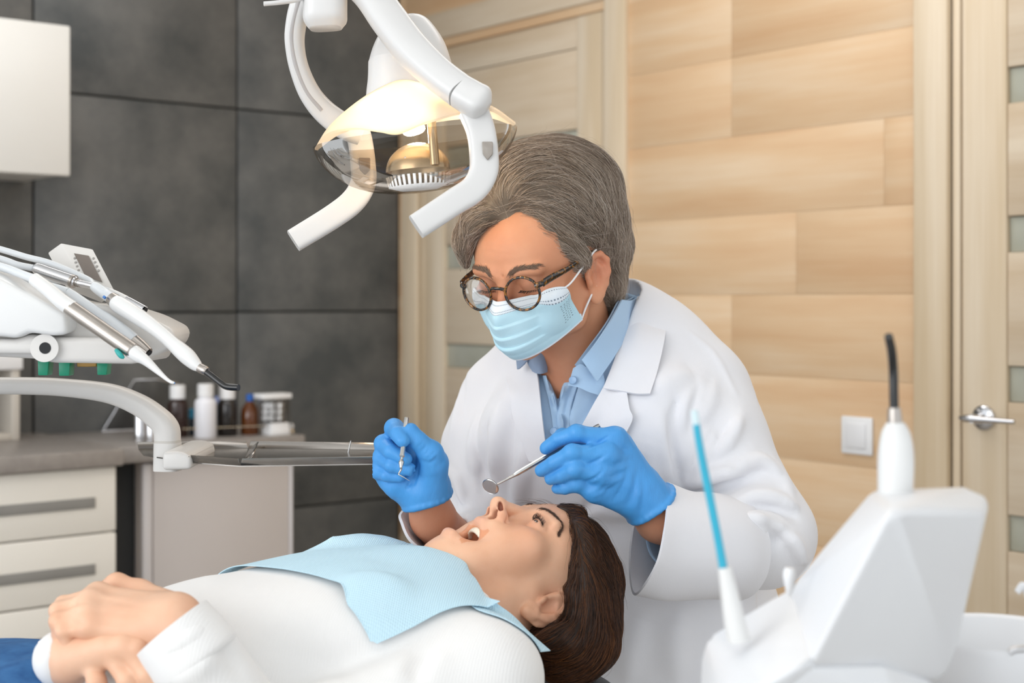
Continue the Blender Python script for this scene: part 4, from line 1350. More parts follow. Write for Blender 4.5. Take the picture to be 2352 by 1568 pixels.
dental_probe()
# --- face mask
def mask_mat():
    m = bpy.data.materials.new('mask_fabric'); m.use_nodes = True
    nt = m.node_tree; b = nt.nodes['Principled BSDF']; b.inputs['Roughness'].default_value = .8
    b.inputs['Specular IOR Level'].default_value = .2
    uv = nt.nodes.new('ShaderNodeUVMap'); sp = nt.nodes.new('ShaderNodeSeparateXYZ')
    nt.links.new(uv.outputs[0], sp.inputs[0])
    def mth(op, a, b_=None, c=None):
        n = nt.nodes.new('ShaderNodeMath'); n.operation = op
        for i, v in enumerate((a, b_, c)):
            if v is None: continue
            if isinstance(v, (int, float)): n.inputs[i].default_value = v
            else: nt.links.new(v, n.inputs[i])
        return n.outputs[0]
    U, V = sp.outputs[0], sp.outputs[1]
    def dash(v0, n, w=.006, duty=.55):
        near = mth('LESS_THAN', mth('ABSOLUTE', mth('SUBTRACT', V, v0)), w)
        d = mth('LESS_THAN', mth('FRACT', mth('MULTIPLY', U, n)), duty)
        return mth('MULTIPLY', near, d)
    dots = mth('MAXIMUM', mth('MAXIMUM', dash(.055, 95), dash(.140, 95)), dash(.170, 95))
    # welded dot field by each side edge
    e = mth('ABSOLUTE', mth('SUBTRACT', U, .5))
    fld = mth('MULTIPLY', mth('GREATER_THAN', e, .415), mth('LESS_THAN', e, .485))
    fld = mth('MULTIPLY', fld, mth('MULTIPLY', mth('GREATER_THAN', V, .20), mth('LESS_THAN', V, .74)))
    gx = mth('LESS_THAN', mth('FRACT', mth('MULTIPLY', U, 62)), .42); gy = mth('LESS_THAN', mth('FRACT', mth('MULTIPLY', V, 17)), .35)
    fld = mth('MULTIPLY', fld, mth('MULTIPLY', gx, gy))
    allp = mth('MAXIMUM', dots, fld)
    tc = nt.nodes.new('ShaderNodeTexCoord'); n = nt.nodes.new('ShaderNodeTexNoise'); n.inputs['Scale'].default_value = 25
    nt.links.new(tc.outputs['Object'], n.inputs[0])
    r = nt.nodes.new('ShaderNodeValToRGB'); r.color_ramp.elements[0].color = (*lin('B5DBEA'), 1); r.color_ramp.elements[1].color = (*lin('C6E5F0'), 1)
    nt.links.new(n.outputs[0], r.inputs[0])
    band = mth('LESS_THAN', V, .175)
    m1 = nt.nodes.new('ShaderNodeMixRGB'); nt.links.new(band, m1.inputs[0]); nt.links.new(r.outputs[0], m1.inputs[1]); m1.inputs[2].default_value = (*lin('E3ECF4'), 1)
    hem = mth('GREATER_THAN', V, .965)
    m0 = nt.nodes.new('ShaderNodeMixRGB'); nt.links.new(hem, m0.inputs[0]); nt.links.new(m1.outputs[0], m0.inputs[1]); m0.inputs[2].default_value = (*lin('DCE9F2'), 1)
    m2 = nt.nodes.new('ShaderNodeMixRGB'); nt.links.new(mth('MULTIPLY', allp, .75), m2.inputs[0]); nt.links.new(m0.outputs[0], m2.inputs[1]); m2.inputs[2].default_value = (*lin('4A6175'), 1)
    nt.links.new(m2.outputs[0], b.inputs['Base Color'])
    n2 = nt.nodes.new('ShaderNodeTexNoise'); n2.inputs['Scale'].default_value = 120
    nt.links.new(tc.outputs['Object'], n2.inputs[0])
    bp = nt.nodes.new('ShaderNodeBump'); bp.inputs['Strength'].default_value = .25; bp.inputs['Distance'].default_value = .0015
    nt.links.new(n2.outputs[0], bp.inputs['Height']); nt.links.new(bp.outputs[0], b.inputs['Normal'])
    return m
M_mask = mask_mat()
def face_mask():
    t = empty('face_mask', tuple(hw((0, .10, -.03))), 'light blue pleated surgical mask covering nose and mouth below the round glasses', 'face mask')
    nu, nv = 61, 90
    S = np.zeros((nv, nu, 3))
    vk = [0, .12, .25, .5, .75, .9, 1]
    ym = np.interp(np.linspace(0, 1, nv), vk, [.1085, .117, .1215, .118, .112, .105, .096])
    zm = np.interp(np.linspace(0, 1, nv), vk, [.0120, .002, -.009, -.033, -.055, -.066, -.073])
    ks = np.ones(9) / 9
    ym = np.convolve(np.pad(ym, 4, 'edge'), ks, 'valid'); zm2 = np.convolve(np.pad(zm, 4, 'reflect', reflect_type='odd'), ks, 'valid')
    for i in range(nv):
        v = i / (nv - 1)
        ye = .0555 + (.0265 - .0555) * v; ze = .0100 + (-.0460 - .0100) * v; xe = .0665 - .0015 * v
        pl = 0
        for v0 in (.34, .52, .70):
            x_ = (v - v0) / .15
            if 0 <= x_ < 1: pl += .0030 * (1 - x_) * min(1, x_ * 14 + 0)
        for j in range(nu):
            u = j / (nu - 1) * 2 - 1          # -1: her right (far side)
            a = abs(u); x = -u * xe
            p = 1.45 + .35 * v
            nose = .008 * math.exp(-(u / .2) ** 2) * math.exp(-((v - .18) / .22) ** 2)
            y = ye + (ym[i] - .006 * math.exp(-((v - .18) / .25) ** 2) - ye) * (1 - a ** p) + nose * .8
            z = zm2[i] + (ze - zm2[i]) * a ** (1.6 + .5 * v)
            y += pl * (1 - a ** 4) + .0008 * math.sin(9 * u + 7 * v) * (1 - a)
            z -= .35 * pl * (1 - a ** 4)
            S[i, j] = (x, y + .002, z)
    q = S.reshape(-1, 3)
    for _ in range(4):
        q = q + FH.grad(q) * np.maximum(.0026 - FH.sample(q), 0)[:, None]
    S = hw(q).reshape(S.shape)
    me = sheet_mesh(S, .0012, 'mask_body', True)
    link('mask_body', sharp(me, 60), M_mask, t)
    M_loop = mat('white_elastic', 'F0F0F0', .8, vary=(200, 'E4E4E6'))
    for sx in (-1, 1):
        sweep('ear_loop', [hw((sx * .0655, .0575, .008)), hw((sx * .071, .045, .012)), hw((sx * .0765, .018, .024)), hw((sx * .0815, -.001, .0335)), hw((sx * .0805, -.012, .034))], .0013, M_loop, None, t, n=30, sides=8)
        sweep('ear_loop', [hw((sx * .0635, .0275, -.0450)), hw((sx * .068, .020, -.033)), hw((sx * .0755, .0065, -.016)), hw((sx * .078, -.006, -.010))], .0013, M_loop, None, t, n=24, sides=8)
        pa = [hw((sx * (.0675 - .004 * i), .0575 + .0035 * i, .0075)) for i in (0, 1)]
        g = np.array([[hw((sx * (.0672 - .010 * a), .0580 + .0085 * a, .0085 - .013 * b)) for a in (0, .5, 1)] for b in (0, .5, 1)])
        sheet('loop_weld', g, mat('weld_patch', 'B9CBD8', .5, vary=(90, '9FB6C6')), .0022, t, 8, 8)
        g = np.array([[hw((sx * (.0645 - .006 * a), .0290 + .010 * a, -.0375 - .009 * b)) for a in (0, .5, 1)] for b in (0, .5, 1)])
        sheet('loop_weld', g, M_mask, .0022, t, 8, 8)
face_mask()

# --- glasses
def tortoise():
    m = bpy.data.materials.new('tortoiseshell'); m.use_nodes = True
    nt = m.node_tree; b = nt.nodes['Principled BSDF']; b.inputs['Roughness'].default_value = .15
    b.inputs['Coat Weight'].default_value = .5
    tc = nt.nodes.new('ShaderNodeTexCoord'); n = nt.nodes.new('ShaderNodeTexNoise'); n.inputs['Scale'].default_value = 150; n.inputs['Detail'].default_value = 3
    n.inputs['Distortion'].default_value = 1.2
    nt.links.new(tc.outputs['Object'], n.inputs[0])
    r = nt.nodes.new('ShaderNodeValToRGB'); e = r.color_ramp.elements
    e[0].position, e[1].position = .50, .66
    e[0].color, e[1].color = (*lin('15110F'), 1), (*lin('9A6420'), 1)
    nt.links.new(n.outputs[0], r.inputs[0]); nt.links.new(r.outputs[0], b.inputs['Base Color'])
    return m
M_tort = tortoise()
M_lens = clear_mat('spectacle_lens', 'F6F4F2', .02, .35)
def glasses():
    t = empty('eyeglasses', tuple(hw((0, .11, .018))), 'round tortoiseshell eyeglasses sitting low on the nose above the mask', 'glasses')
    cz, cy = .0195, .1065
    def loc(x, y, z): return hw((x, y, z))
    tilt = -.10
    for sx in (-1, 1):
        c = np.array((sx * .0345, cy - .0035, cz))
        prof = []
        for a in np.linspace(0, 2 * np.pi, 49)[:-1]:
            x, z = .0232 * math.cos(a), .0210 * math.sin(a)
            x += sx * (.0012 * max(0, math.sin(a))) * (1 if sx * x > 0 else -1) * 0
            prof.append(loc(c[0] + x, c[1] - sx * x * .16 + z * tilt, c[2] + z))
        prof.append(prof[0]); prof.append(prof[1])
        fr = loc(0, 1, 0) - loc(0, 0, 0)
        sweep('rim', prof, .0017, M_tort, .0021, t, up=fr, n=None, sides=10, cap=False)
        # lens
        V = [loc(c[0], c[1] + .0010, c[2])]
        K = 40
        for rr, dy in ((.5, .0006), (1.0, -.0006)):
            for a in np.linspace(0, 2 * np.pi, K, endpoint=False):
                x, z = .0226 * rr * math.cos(a), .0204 * rr * math.sin(a)
                V.append(loc(c[0] + x, c[1] + dy - sx * x * .16 + z * tilt, c[2] + z))
        F = [(0, 1 + j, 1 + (j + 1) % K) for j in range(K)] + [(1 + j, 1 + K + j, 1 + K + (j + 1) % K, 1 + (j + 1) % K) for j in range(K)]
        link('lens', me_from(V, F, 'lens'), M_lens, t)
        # end piece, temple arm
        hx = sx * .0610
        sweep('end_piece', [loc(sx * .0535, cy - .006, cz + .0085), loc(sx * .058, cy - .0085, cz + .0100), loc(hx, cy - .0130, cz + .0105)], [.0030, .0034, .0030], M_tort, [.0030, .0038, .0034], t, up=(0, 0, 1), n=10, sides=10, power=3)
        tp = [loc(hx + sx * .001, cy - .012, cz + .0105), loc(sx * .0655, .075, cz + .0115), loc(sx * .0720, .045, .031), loc(sx * .0775, .012, .0335), loc(sx * .0795, -.008, .0335), loc(sx * .0785, -.020, .022)]
        sweep('temple_arm', tp, [.0017, .0017, .0014, .0013, .0013, .0013], M_tort, [.0048, .0046, .0034, .0026, .0024, .0022], t, up=loc(0, 0, 1) - loc(0, 0, 0), n=40, sides=12, power=3)
        for k in (0, 1):
            p = loc(sx * (.0560 + .0024 * k), cy - .0050 - .0018 * k, cz + .0105)
            lathe('rivet', [(0, 0), (.0007, 0), (.0006, .0004), (0, .0006)], p, hw((sx * .35, 1, 0)) - hw((0, 0, 0)), M_chrome, t, 10)
    br = [loc(-.0125, cy - .0010, cz + .0055), loc(-.007, cy + .0022, cz + .0090), loc(0, cy + .0036, cz + .0100), loc(.007, cy + .0022, cz + .0090), loc(.0125, cy - .0010, cz + .0055)]
    sweep('bridge', br, [.0020, .0017, .0017, .0017, .0020], M_tort, [.0026, .0022, .0021, .0022, .0026], t, n=20, sides=12)
glasses()
# ------------------------------------------------------------------ patient lying on the chair
patient = empty('person', (-.25, 1.55, .78), 'person with brown hair lying back with open mouth, white sweater and blue jeans', 'person')
PT, PZ, PR = math.radians(13), math.radians(28), math.radians(3)
pu = np.array((math.cos(PT) * math.cos(PZ), math.cos(PT) * math.sin(PZ), math.sin(PT)))
pf = np.array((-math.sin(PT) * math.cos(PZ), -math.sin(PT) * math.sin(PZ), math.cos(PT)))
px_ = np.cross(pf, pu)
pf, px_ = pf * math.cos(PR) - px_ * math.sin(PR), px_ * math.cos(PR) + pf * math.sin(PR)
QR = np.column_stack([px_, pf, pu]) * .97
QC = np.array((.0085, 1.697, .909))
QM = np.eye(4); QM[:3, :3] = QR; QM[:3, 3] = QC
QI = np.linalg.inv(QR)
def pw(p): return np.asarray(p) @ QR.T + QC
def pinvp(p): return (np.asarray(p) - QC) @ QI.T
JA = math.radians(13.5)
def J(x, y, z, a=1.0):
    t = JA * a; yy, zz = y - .008, z
    return np.array((x, yy * math.cos(t) + zz * math.sin(t) + .008 + .013 * a, zz * math.cos(t) - yy * math.sin(t) - .009 * a))
NECK = P(1062, 1470, 1.625)

def p_head():
    F = Field((-.112, -.155, -.22), (.112, .135, .13), .0015)
    F.ell((0, -.008, .045), (.071, .092, .077))
    F.ell((0, .038, .048), (.059, .046, .050), .02)
    F.ell((0, .030, -.012), (.057, .056, .050), .025)
    for sx in (-1, 1):
        F.cone((sx * .056, .006, -.018), J(sx * .049, .016, -.046), .013, .0125, .02)
        F.cone(J(sx * .049, .016, -.046), J(sx * .012, .078, -.076), .0125, .0125, .022)
        F.ell((sx * .043, .062, .000), (.022, .021, .018), .018)
        F.ell((sx * .037, .058, -.030), (.021, .027, .028), .02)
        F.ell(J(sx * .030, .058, -.052, .8), (.020, .024, .026), .02)
    F.ell((0, .074, -.026), (.029, .025, .020), .018)
    F.ell(J(0, .070, -.060), (.025, .026, .024), .016)
    F.ell(J(0, .079, -.080), (.015, .0125, .0125), .012)
    # under-jaw and neck
    F.ell(J(0, .040, -.066, .8), (.040, .036, .020), .025)
    n1 = pinvp(NECK)
    F.cone((0, -.030, -.020), n1, .052, .058, .03)
    F.cone((0, .012, -.075), n1 + np.array((0, .030, .01)), .026, .028, .025)
    F.cone((-.052, -.010, -.030), n1 + np.array((-.018, .032, .0)), .011, .012, .014)
    F.cone((.052, -.010, -.030), n1 + np.array((.018, .032, .0)), .011, .012, .014)
    # brow, sockets, lids
    for sx in (-1, 1):
        F.ell((sx * .031, .0930, .0225), (.016, .0145, .0110), .012, 's')
        F.cone((sx * .012, .0845, .0395), (sx * .044, .0755, .0415), .0065, .006, .010)
        F.ell((sx * .0315, .0735, .0240), (.0134, .0131, .0129), .002)
        F.chain([(sx * .019, .0835, .0325), (sx * .031, .0873, .0350), (sx * .045, .0790, .0325)], .0012, .0022, 's')
        F.chain([(sx * .020, .0850, .0150), (sx * .031, .0865, .0125), (sx * .043, .0800, .0145)], .0006, .0030, 's')
        F.ell((sx * .0320, .0890, .0222), (.0112, .0075, .0021), .0010, 's', R=np.array(Matrix.Rotation(sx * .10, 3, 'Y')))
    # nose
    F.cone((0, .0825, .032), (0, .1045, -.003), .0068, .0078, .010)
    F.ell((0, .1085, -.0085), (.0095, .0100, .0092), .007)
    for sx in (-1, 1):
        F.ell((sx * .0120, .0965, -.0115), (.0072, .0105, .0080), .0045)
    F.cone((0, .106, -.0150), (0, .092, -.0185), .0042, .0048, .004)
    for sx in (-1, 1):
        F.ell((sx * .0080, .0985, -.0190), (.0042, .0082, .0088), .0015, 's', R=np.array(Matrix.Rotation(sx * -.22, 3, 'Z')))
        F.chain([(sx * .0165, .098, -.004), (sx * .0195, .0905, -.0105), (sx * .0185, .0855, -.0175)], .0012, .0028, 's')
    q0 = F.hit_local(1150, 1165, pinvp)
    if q0 is not None:
        vd = norm(pinvp(np.array(P(1150, 1165, 1.70))) - pinvp(np.array(P(1150, 1165, 1.60))))
        lg = norm(pinvp(np.array(P(1152, 1178, 1.65))) - pinvp(np.array(P(1148, 1152, 1.65)))); lg = norm(lg - vd * (lg @ vd))
        NR = np.column_stack([lg, np.cross(vd, lg), vd])
        F.ell(q0 + vd * .001, (.0072, .0030, .0060), .0012, 's', R=NR)
        qm = q0 * np.array((-1, 1, 1)); NR2 = NR * np.array((-1, 1, 1))[:, None]
        F.ell(qm + vd * np.array((-1, 1, 1)) * .001, (.0072, .0030, .0060), .0012, 's', R=NR2)
    # lips and open mouth
    cor = [np.array((sx * .0235, .0735, -.0530)) for sx in (-1, 1)]
    up = [cor[0], (-.0165, .0850, -.0400), (-.0060, .0935, -.0345), (0, .0935, -.0350), (.0060, .0935, -.0345), (.0165, .0850, -.0400), cor[1]]
    lo = [cor[0], J(-.0165, .0845, -.0490), J(-.007, .0930, -.0500), J(0, .0940, -.0505), J(.007, .0930, -.0500), J(.0165, .0845, -.0490), cor[1]]
    mid = (np.array((0, .0935, -.035)) + J(0, .094, -.0505)) / 2
    ax = norm(J(0, .094, -.0505) - np.array((0, .0935, -.035)))     # opening runs along this
    nn = norm(np.cross(np.array((1, 0, 0)), ax)); nn = nn if nn[1] > 0 else -nn
    RR = np.column_stack([(1, 0, 0), nn, ax])
    F.ell(mid - nn * .016, (.0195, .030, .0175), .004, 's', R=RR)
    F.ell(mid - nn * .034, (.0250, .026, .0225), .006, 's', R=RR)
    F.chain(up, [.0030, .0044, .0050, .0047, .0050, .0044, .0030], .0045)
    F.chain(lo, [.0030, .0050, .0058, .0060, .0058, .0050, .0030], .0045)
    F.chain([(0, .0905, -.0215), (0, .0935, -.0290)], .0016, .004, 's')
    F.chain([J(-.014, .083, -.0600), J(0, .088, -.0620), J(.014, .083, -.0600)], .0030, .008, 's')
    for sx in (-1, 1):
        ear(F, np.array((sx * .0705, -.001, -.006)), np.array((0, 1, -.12)), np.array((0, -.12, 1)), np.array((sx, 0, 0)), 1.06)
    me = F.mesh(QM, 'head_and_neck', 1)
    V = F.V
    base = np.tile(np.array(lin('E8BA9B')), (len(V), 1))
    def blob(c, r, col, a):
        w = a * np.exp(-(((V - np.array(c)) / r) ** 2).sum(1))[:, None]
        base[:] = base * (1 - w) + np.array(lin(col)) * w
    for sx in (-1, 1):
        blob((sx * .046, .066, -.006), .024, 'DE9C7C', .45)
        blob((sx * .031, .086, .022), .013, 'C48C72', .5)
        blob((sx * .080, -.010, .0), .026, 'DE9A7C', .5)
        blob((sx * .012, .100, -.012), .012, 'E09A78', .5)
        blob((sx * .0078, .0965, -.0150), (.0042, .0075, .0068), '6B1A12', 1.0)
    if q0 is not None:
        for qq, NN in ((q0 + vd * .0025, NR), (qm + vd * np.array((-1, 1, 1)) * .0025, NR2)):
            dq = (V - qq) @ NN / np.array((.0070, .0030, .0042))
            w = np.clip(1.6 - (dq ** 2).sum(1), 0, 1)[:, None]
            base[:] = base * (1 - w) + np.array(lin('7A2417')) * w
    for c in up[1:-1] + lo[1:-1]: blob(c, .0058, 'DC9A8C', .55)
    # mouth lining
    q = V - (mid - nn * .030)
    inside = (np.abs(q[:, 0]) < .0245) & (np.abs(q @ nn) < .027) & (np.abs(q @ ax) < .0195)
    w = np.clip((.024 - (V - mid) @ nn * 1.0 - .016) / .008, 0, 1)[:, None] * inside[:, None]
    base[:] = base * (1 - w) + np.array(lin('E0A27E')) * w
    for sx in (-1, 1):                                  # lash line
        for b_ in catmull([(sx * (.0205 + .0235 * t), .0850 - .0125 * abs(t - .42) ** 1.6, .0245 + .001 * math.sin(3.1 * t)) for t in np.linspace(0, 1, 5)], 14): blob(b_, .0017, '3A2620', .75)
    paint(me, base)
    return F, me, mid, nn, ax
FP, me, MMID, MN, MAX = p_head()
phead = link('head_and_neck', me, M_skinP, patient)

# eyes, teeth, tongue
def p_eye():
    m = mat('eyeball', 'FFFFFF', .08, attr='Col', coat=.6)
    for sx in (-1, 1):
        bm = bmesh.new(); bmesh.ops.create_uvsphere(bm, u_segments=32, v_segments=24, radius=.0121)
        me = bpy.data.meshes.new('eye'); bm.to_mesh(me); bm.free()
        V = np.array([v.co for v in me.vertices])
        g = norm((sx * .05, 1, .05)); ang = np.degrees(np.arccos(np.clip(V @ g / .0121, -1, 1)))
        c = np.tile(np.array(lin('E6DEDA')), (len(V), 1))
        c[ang < 29] = lin('5A4030'); c[ang < 12] = lin('0B0908')
        paint(me, c)
        W = pw(V + np.array((sx * .0315, .0728, .0240)))
        me.vertices.foreach_set('co', W.astype(np.float32).ravel())
        link('eye', me, m, patient)
p_eye()
M_teeth = mat('teeth', 'F2EAD8', .2, sss=.05, vary=(60, 'EDE2CC'))
M_tongue = mat('tongue', 'E6A27E', .35, bump=(500, .4, .001), vary=(80, 'C9644C'))
def p_teeth():
    F = Field((-.04, .02, -.11), (.04, .11, -.015), .0012)
    for i in range(-6, 7):
        a = i / 6.4 * 1.28
        c = np.array((.0205 * math.sin(a), .0655 + .0185 * math.cos(a) + .002, -.0400))
        F.ell(c, (.0044 if abs(i) < 3 else .0038, .0034, .0082), .0008, R=np.array(Matrix.Rotation(-a, 3, 'Z')))
    link('upper_teeth', F.mesh(QM, 'upper_teeth', 0), M_teeth, patient)
    F = Field((-.04, .01, -.12), (.04, .11, -.015), .0012)
    for i in range(-6, 7):
        a = i / 6.4 * 1.28
        c = J(.0190 * math.sin(a), .0640 + .0175 * math.cos(a), -.0475)
        F.ell(c, (.0036, .0032, .0055), .0008, R=np.array(Matrix.Rotation(-a, 3, 'Z')))
    link('lower_teeth', F.mesh(QM, 'lower_teeth', 0), M_teeth, patient)
    F = Field((-.04, .00, -.12), (.04, .11, -.015), .0014)
    F.chain([J(0, .030, -.044), J(0, .050, -.036), J(0, .068, -.0400)], [.016, .0155, .011], .01, flat=((0, .1, 1), .7))
    link('tongue', F.mesh(QM, 'tongue'), M_tongue, patient)
p_teeth()
for sx in (-1, 1):
    pts = [(sx * .0125, .0905, .0400), (sx * .0235, .0900, .0460), (sx * .0345, .0840, .0478), (sx * .0455, .0735, .0450), (sx * .0515, .0655, .0400)]
    link('eyebrow', brow_strands(FP, QC, QM, pts, 700, .0050, np.array(lin('5C463A')), .0022, rad=.00011), M_hair, patient)
    for upper in (1,):
        n = 84 if upper else 34
        zz = .0245 if upper else .0166
        lash = catmull([(sx * (.0205 + .0235 * t), .0850 - .0125 * abs(t - .42) ** 1.6, zz + (.0010 if upper else -.0008) * math.sin(3.1 * t)) for t in np.linspace(0, 1, 5)], n)
        L = []
        for i, b in enumerate(lash):
            d = norm(np.array((sx * (i / n - .40) * 1.1, 1, -.15 if upper else -.35)) + RNG.normal(size=3) * .13)
            ln = (.0066 if upper else .0058) * (.75 + .4 * math.sin(3.1 * (i / n) * .9 + .3))
            L.append([pw(b + d * ln * t + np.array((0, 0, (.0042 if upper else -.0018) * t * t))) for t in np.linspace(0, 1, 6)])
        LASHROOT = [pinvp(l[0]) for l in L]
        link('eyelashes', strands_mesh(L, .00019, .00005, 'lashes', np.tile(np.array(lin('17110F')), (n, 1))), M_hair, patient)

# --- hair
def p_hair():
    F = Field((-.06, 1.52, .76), (.155, 1.90, 1.07), .003, pad=5)
    c = pw((0, -.014, .052))
    R = np.column_stack([px_, pf, pu])
    F.ell(c, (.076, .092, .080), R=R)
    F.ell(P(1345, 1385, 1.665), (.032, .07, .062), .03)
    F.ell(P(1335, 1470, 1.665), (.042, .07, .036), .03)
    F.ell(P(1285, 1500, 1.665), (.034, .07, .026), .03)
    F.cone(P(1300, 1470, 1.60), P(1240, 1480, 1.60), .020, .008, .02)
    # clear the face
    F.poly([(1150, 1120), (1236, 1150), (1300, 1160), (1318, 1185), (1331, 1230), (1332, 1270), (1320, 1310), (1303, 1345), (1262, 1370), (1205, 1330), (1040, 1420), (950, 1300), (960, 1120)], 1.4, 1.79, .010)
    F.poly([(1285, 1335), (1310, 1365), (1318, 1400), (1306, 1428), (1268, 1436), (1226, 1448), (1200, 1478), (1150, 1500), (1130, 1400), (1200, 1330)], 1.4, 1.672, .006)
    F.chain([P(1316, 1175, 1.70), P(1336, 1212, 1.665), P(1346, 1262, 1.645), P(1340, 1310, 1.627), P(1332, 1360, 1.615), P(1328, 1420, 1.612), P(1300, 1466, 1.622)], [.006, .009, .010, .010, .009, .009, .009], .014)
    F.chain([P(1330, 1440, 1.66), P(1280, 1462, 1.65), P(1236, 1476, 1.64)], [.03, .024, .012], .02)
    F.chain([P(1240, 1170, 1.72), P(1290, 1166, 1.705), P(1325, 1180, 1.70)], [.002, .004, .008], .01)
    F.disp(lambda X, Y, Z: .0020 * noise3(X, Y, Z, 110, 43) + .0010 * noise3(X, Y, Z, 260, 44), F.lo, F.lo + F.h * F.n)
    return F
FPH = p_hair()
me = FPH.mesh(None, 'hair')
paint(me, np.tile(np.array(lin('2A1A11')), (len(me.vertices), 1)))
link('hair', me, M_hair, patient)
FLOWP = np.array([(1245, 1168, 1, .0), (1300, 1172, .9, .3), (1320, 1190, .8, .6), (1315, 1230, .6, 1), (1345, 1230, .6, .9), (1328, 1270, .25, 1), (1370, 1290, .3, 1), (1320, 1320, .0, 1), (1350, 1340, .1, 1), (1395, 1370, .08, 1), (1320, 1400, -.1, 1),
                  (1360, 1420, -.1, 1), (1400, 1440, -.15, 1), (1300, 1440, -.5, 1), (1340, 1470, -.55, .8), (1380, 1490, -.6, .8), (1290, 1470, -.9, .4), (1240, 1480, -1, .25), (1320, 1510, -.85, .5), (1260, 1505, -1, .3)], float)
def flowp(p):
    a = CX + p[:, 0] / p[:, 1] * FPX; b = HY - (p[:, 2] - CAMZ) / p[:, 1] * FPX
    d2 = (a[:, None] - FLOWP[None, :, 0]) ** 2 + (b[:, None] - FLOWP[None, :, 1]) ** 2
    w = np.exp(-d2 / (2 * 26 ** 2)) + 1e-9
    return np.column_stack([(w * FLOWP[None, :, 2]).sum(1) / w.sum(1), 0 * a, -(w * FLOWP[None, :, 3]).sum(1) / w.sum(1)])
V = np.asarray(FPH.W); vis = V[V[:, 1] < 1.76]
NP_ = 9000
roots = vis[RNG.integers(0, len(vis), NP_)] + RNG.normal(size=(NP_, 3)) * .001
paths = walk(FPH, roots, flowp, RNG.uniform(.04, .085, NP_), 12, -.0010, .0030, .10, 8)
pal = np.array([lin('170D08'), lin('2E1C12'), lin('4A2C19'), lin('6C4122'), lin('8A572C')])
cl = np.clip((noise3(roots[:, 0] * 1.6, roots[:, 1], roots[:, 2] * .5, 300, 19) * .5 + RNG.normal(size=NP_) * .33 + .95) * 2, 0, 3.999)
ii = cl.astype(int); ff = (cl - ii)[:, None]
o = link('hair_strands', strands_mesh(paths, .00024, .00009, 'hair_strands', pal[ii] * (1 - ff) + pal[ii + 1] * ff), M_hair, patient)
o['kind'] = 'stuff'
roots = vis[RNG.integers(0, len(vis), 260)]
fly = walk(FPH, roots, flowp, RNG.uniform(.02, .05, 260), 10, .002, .008, .4, 14, .6)
tip = []
for i in range(16):
    a = P(1262 + RNG.uniform(-12, 24), 1166 + RNG.uniform(0, 5), 1.71); b = P(1205 + RNG.uniform(-25, 30), 1148 + RNG.uniform(-4, 14), 1.715 + RNG.uniform(-.01, .02))
    tip.append(catmull([a, (a + b) / 2 + np.array((0, 0, RNG.uniform(.001, .006))), b], 10))
o = link('loose_hairs', strands_mesh(np.concatenate([fly, np.array(tip)]), .00012, .00005, 'loose_hairs', pal[RNG.integers(0, 4, 276)]), M_hair, patient)
o['kind'] = 'stuff'

# --- sweater
def knit_mat():
    m = mat('white_ribbed_knit', 'ECEBEA', .85, vary=(6, 'E6E5E4'), sheen=.2, spec=.15)
    nt = m.node_tree; b = nt.nodes['Principled BSDF']; tc = nt.nodes['Texture Coordinate']
    mp = nt.nodes.new('ShaderNodeMapping'); mp.inputs['Rotation'].default_value = (0, 0, math.radians(20))
    nt.links.new(tc.outputs['Object'], mp.inputs[0])
    w = nt.nodes.new('ShaderNodeTexWave'); w.wave_type = 'BANDS'; w.bands_direction = 'X'; w.inputs['Scale'].default_value = 110; w.inputs['Distortion'].default_value = .6
    w.inputs['Detail Scale'].default_value = 2
    nt.links.new(mp.outputs[0], w.inputs[0])
    bp = nt.nodes.new('ShaderNodeBump'); bp.inputs['Strength'].default_value = .16; bp.inputs['Distance'].default_value = .0008
    nt.links.new(w.outputs['Fac'], bp.inputs['Height']); nt.links.new(bp.outputs[0], b.inputs['Normal'])
    return m
M_knit = knit_mat()
bx = np.array((-.94, -.342, 0)); bl = np.array((-.342, .94, 0))     # down the body; her right (away from us)
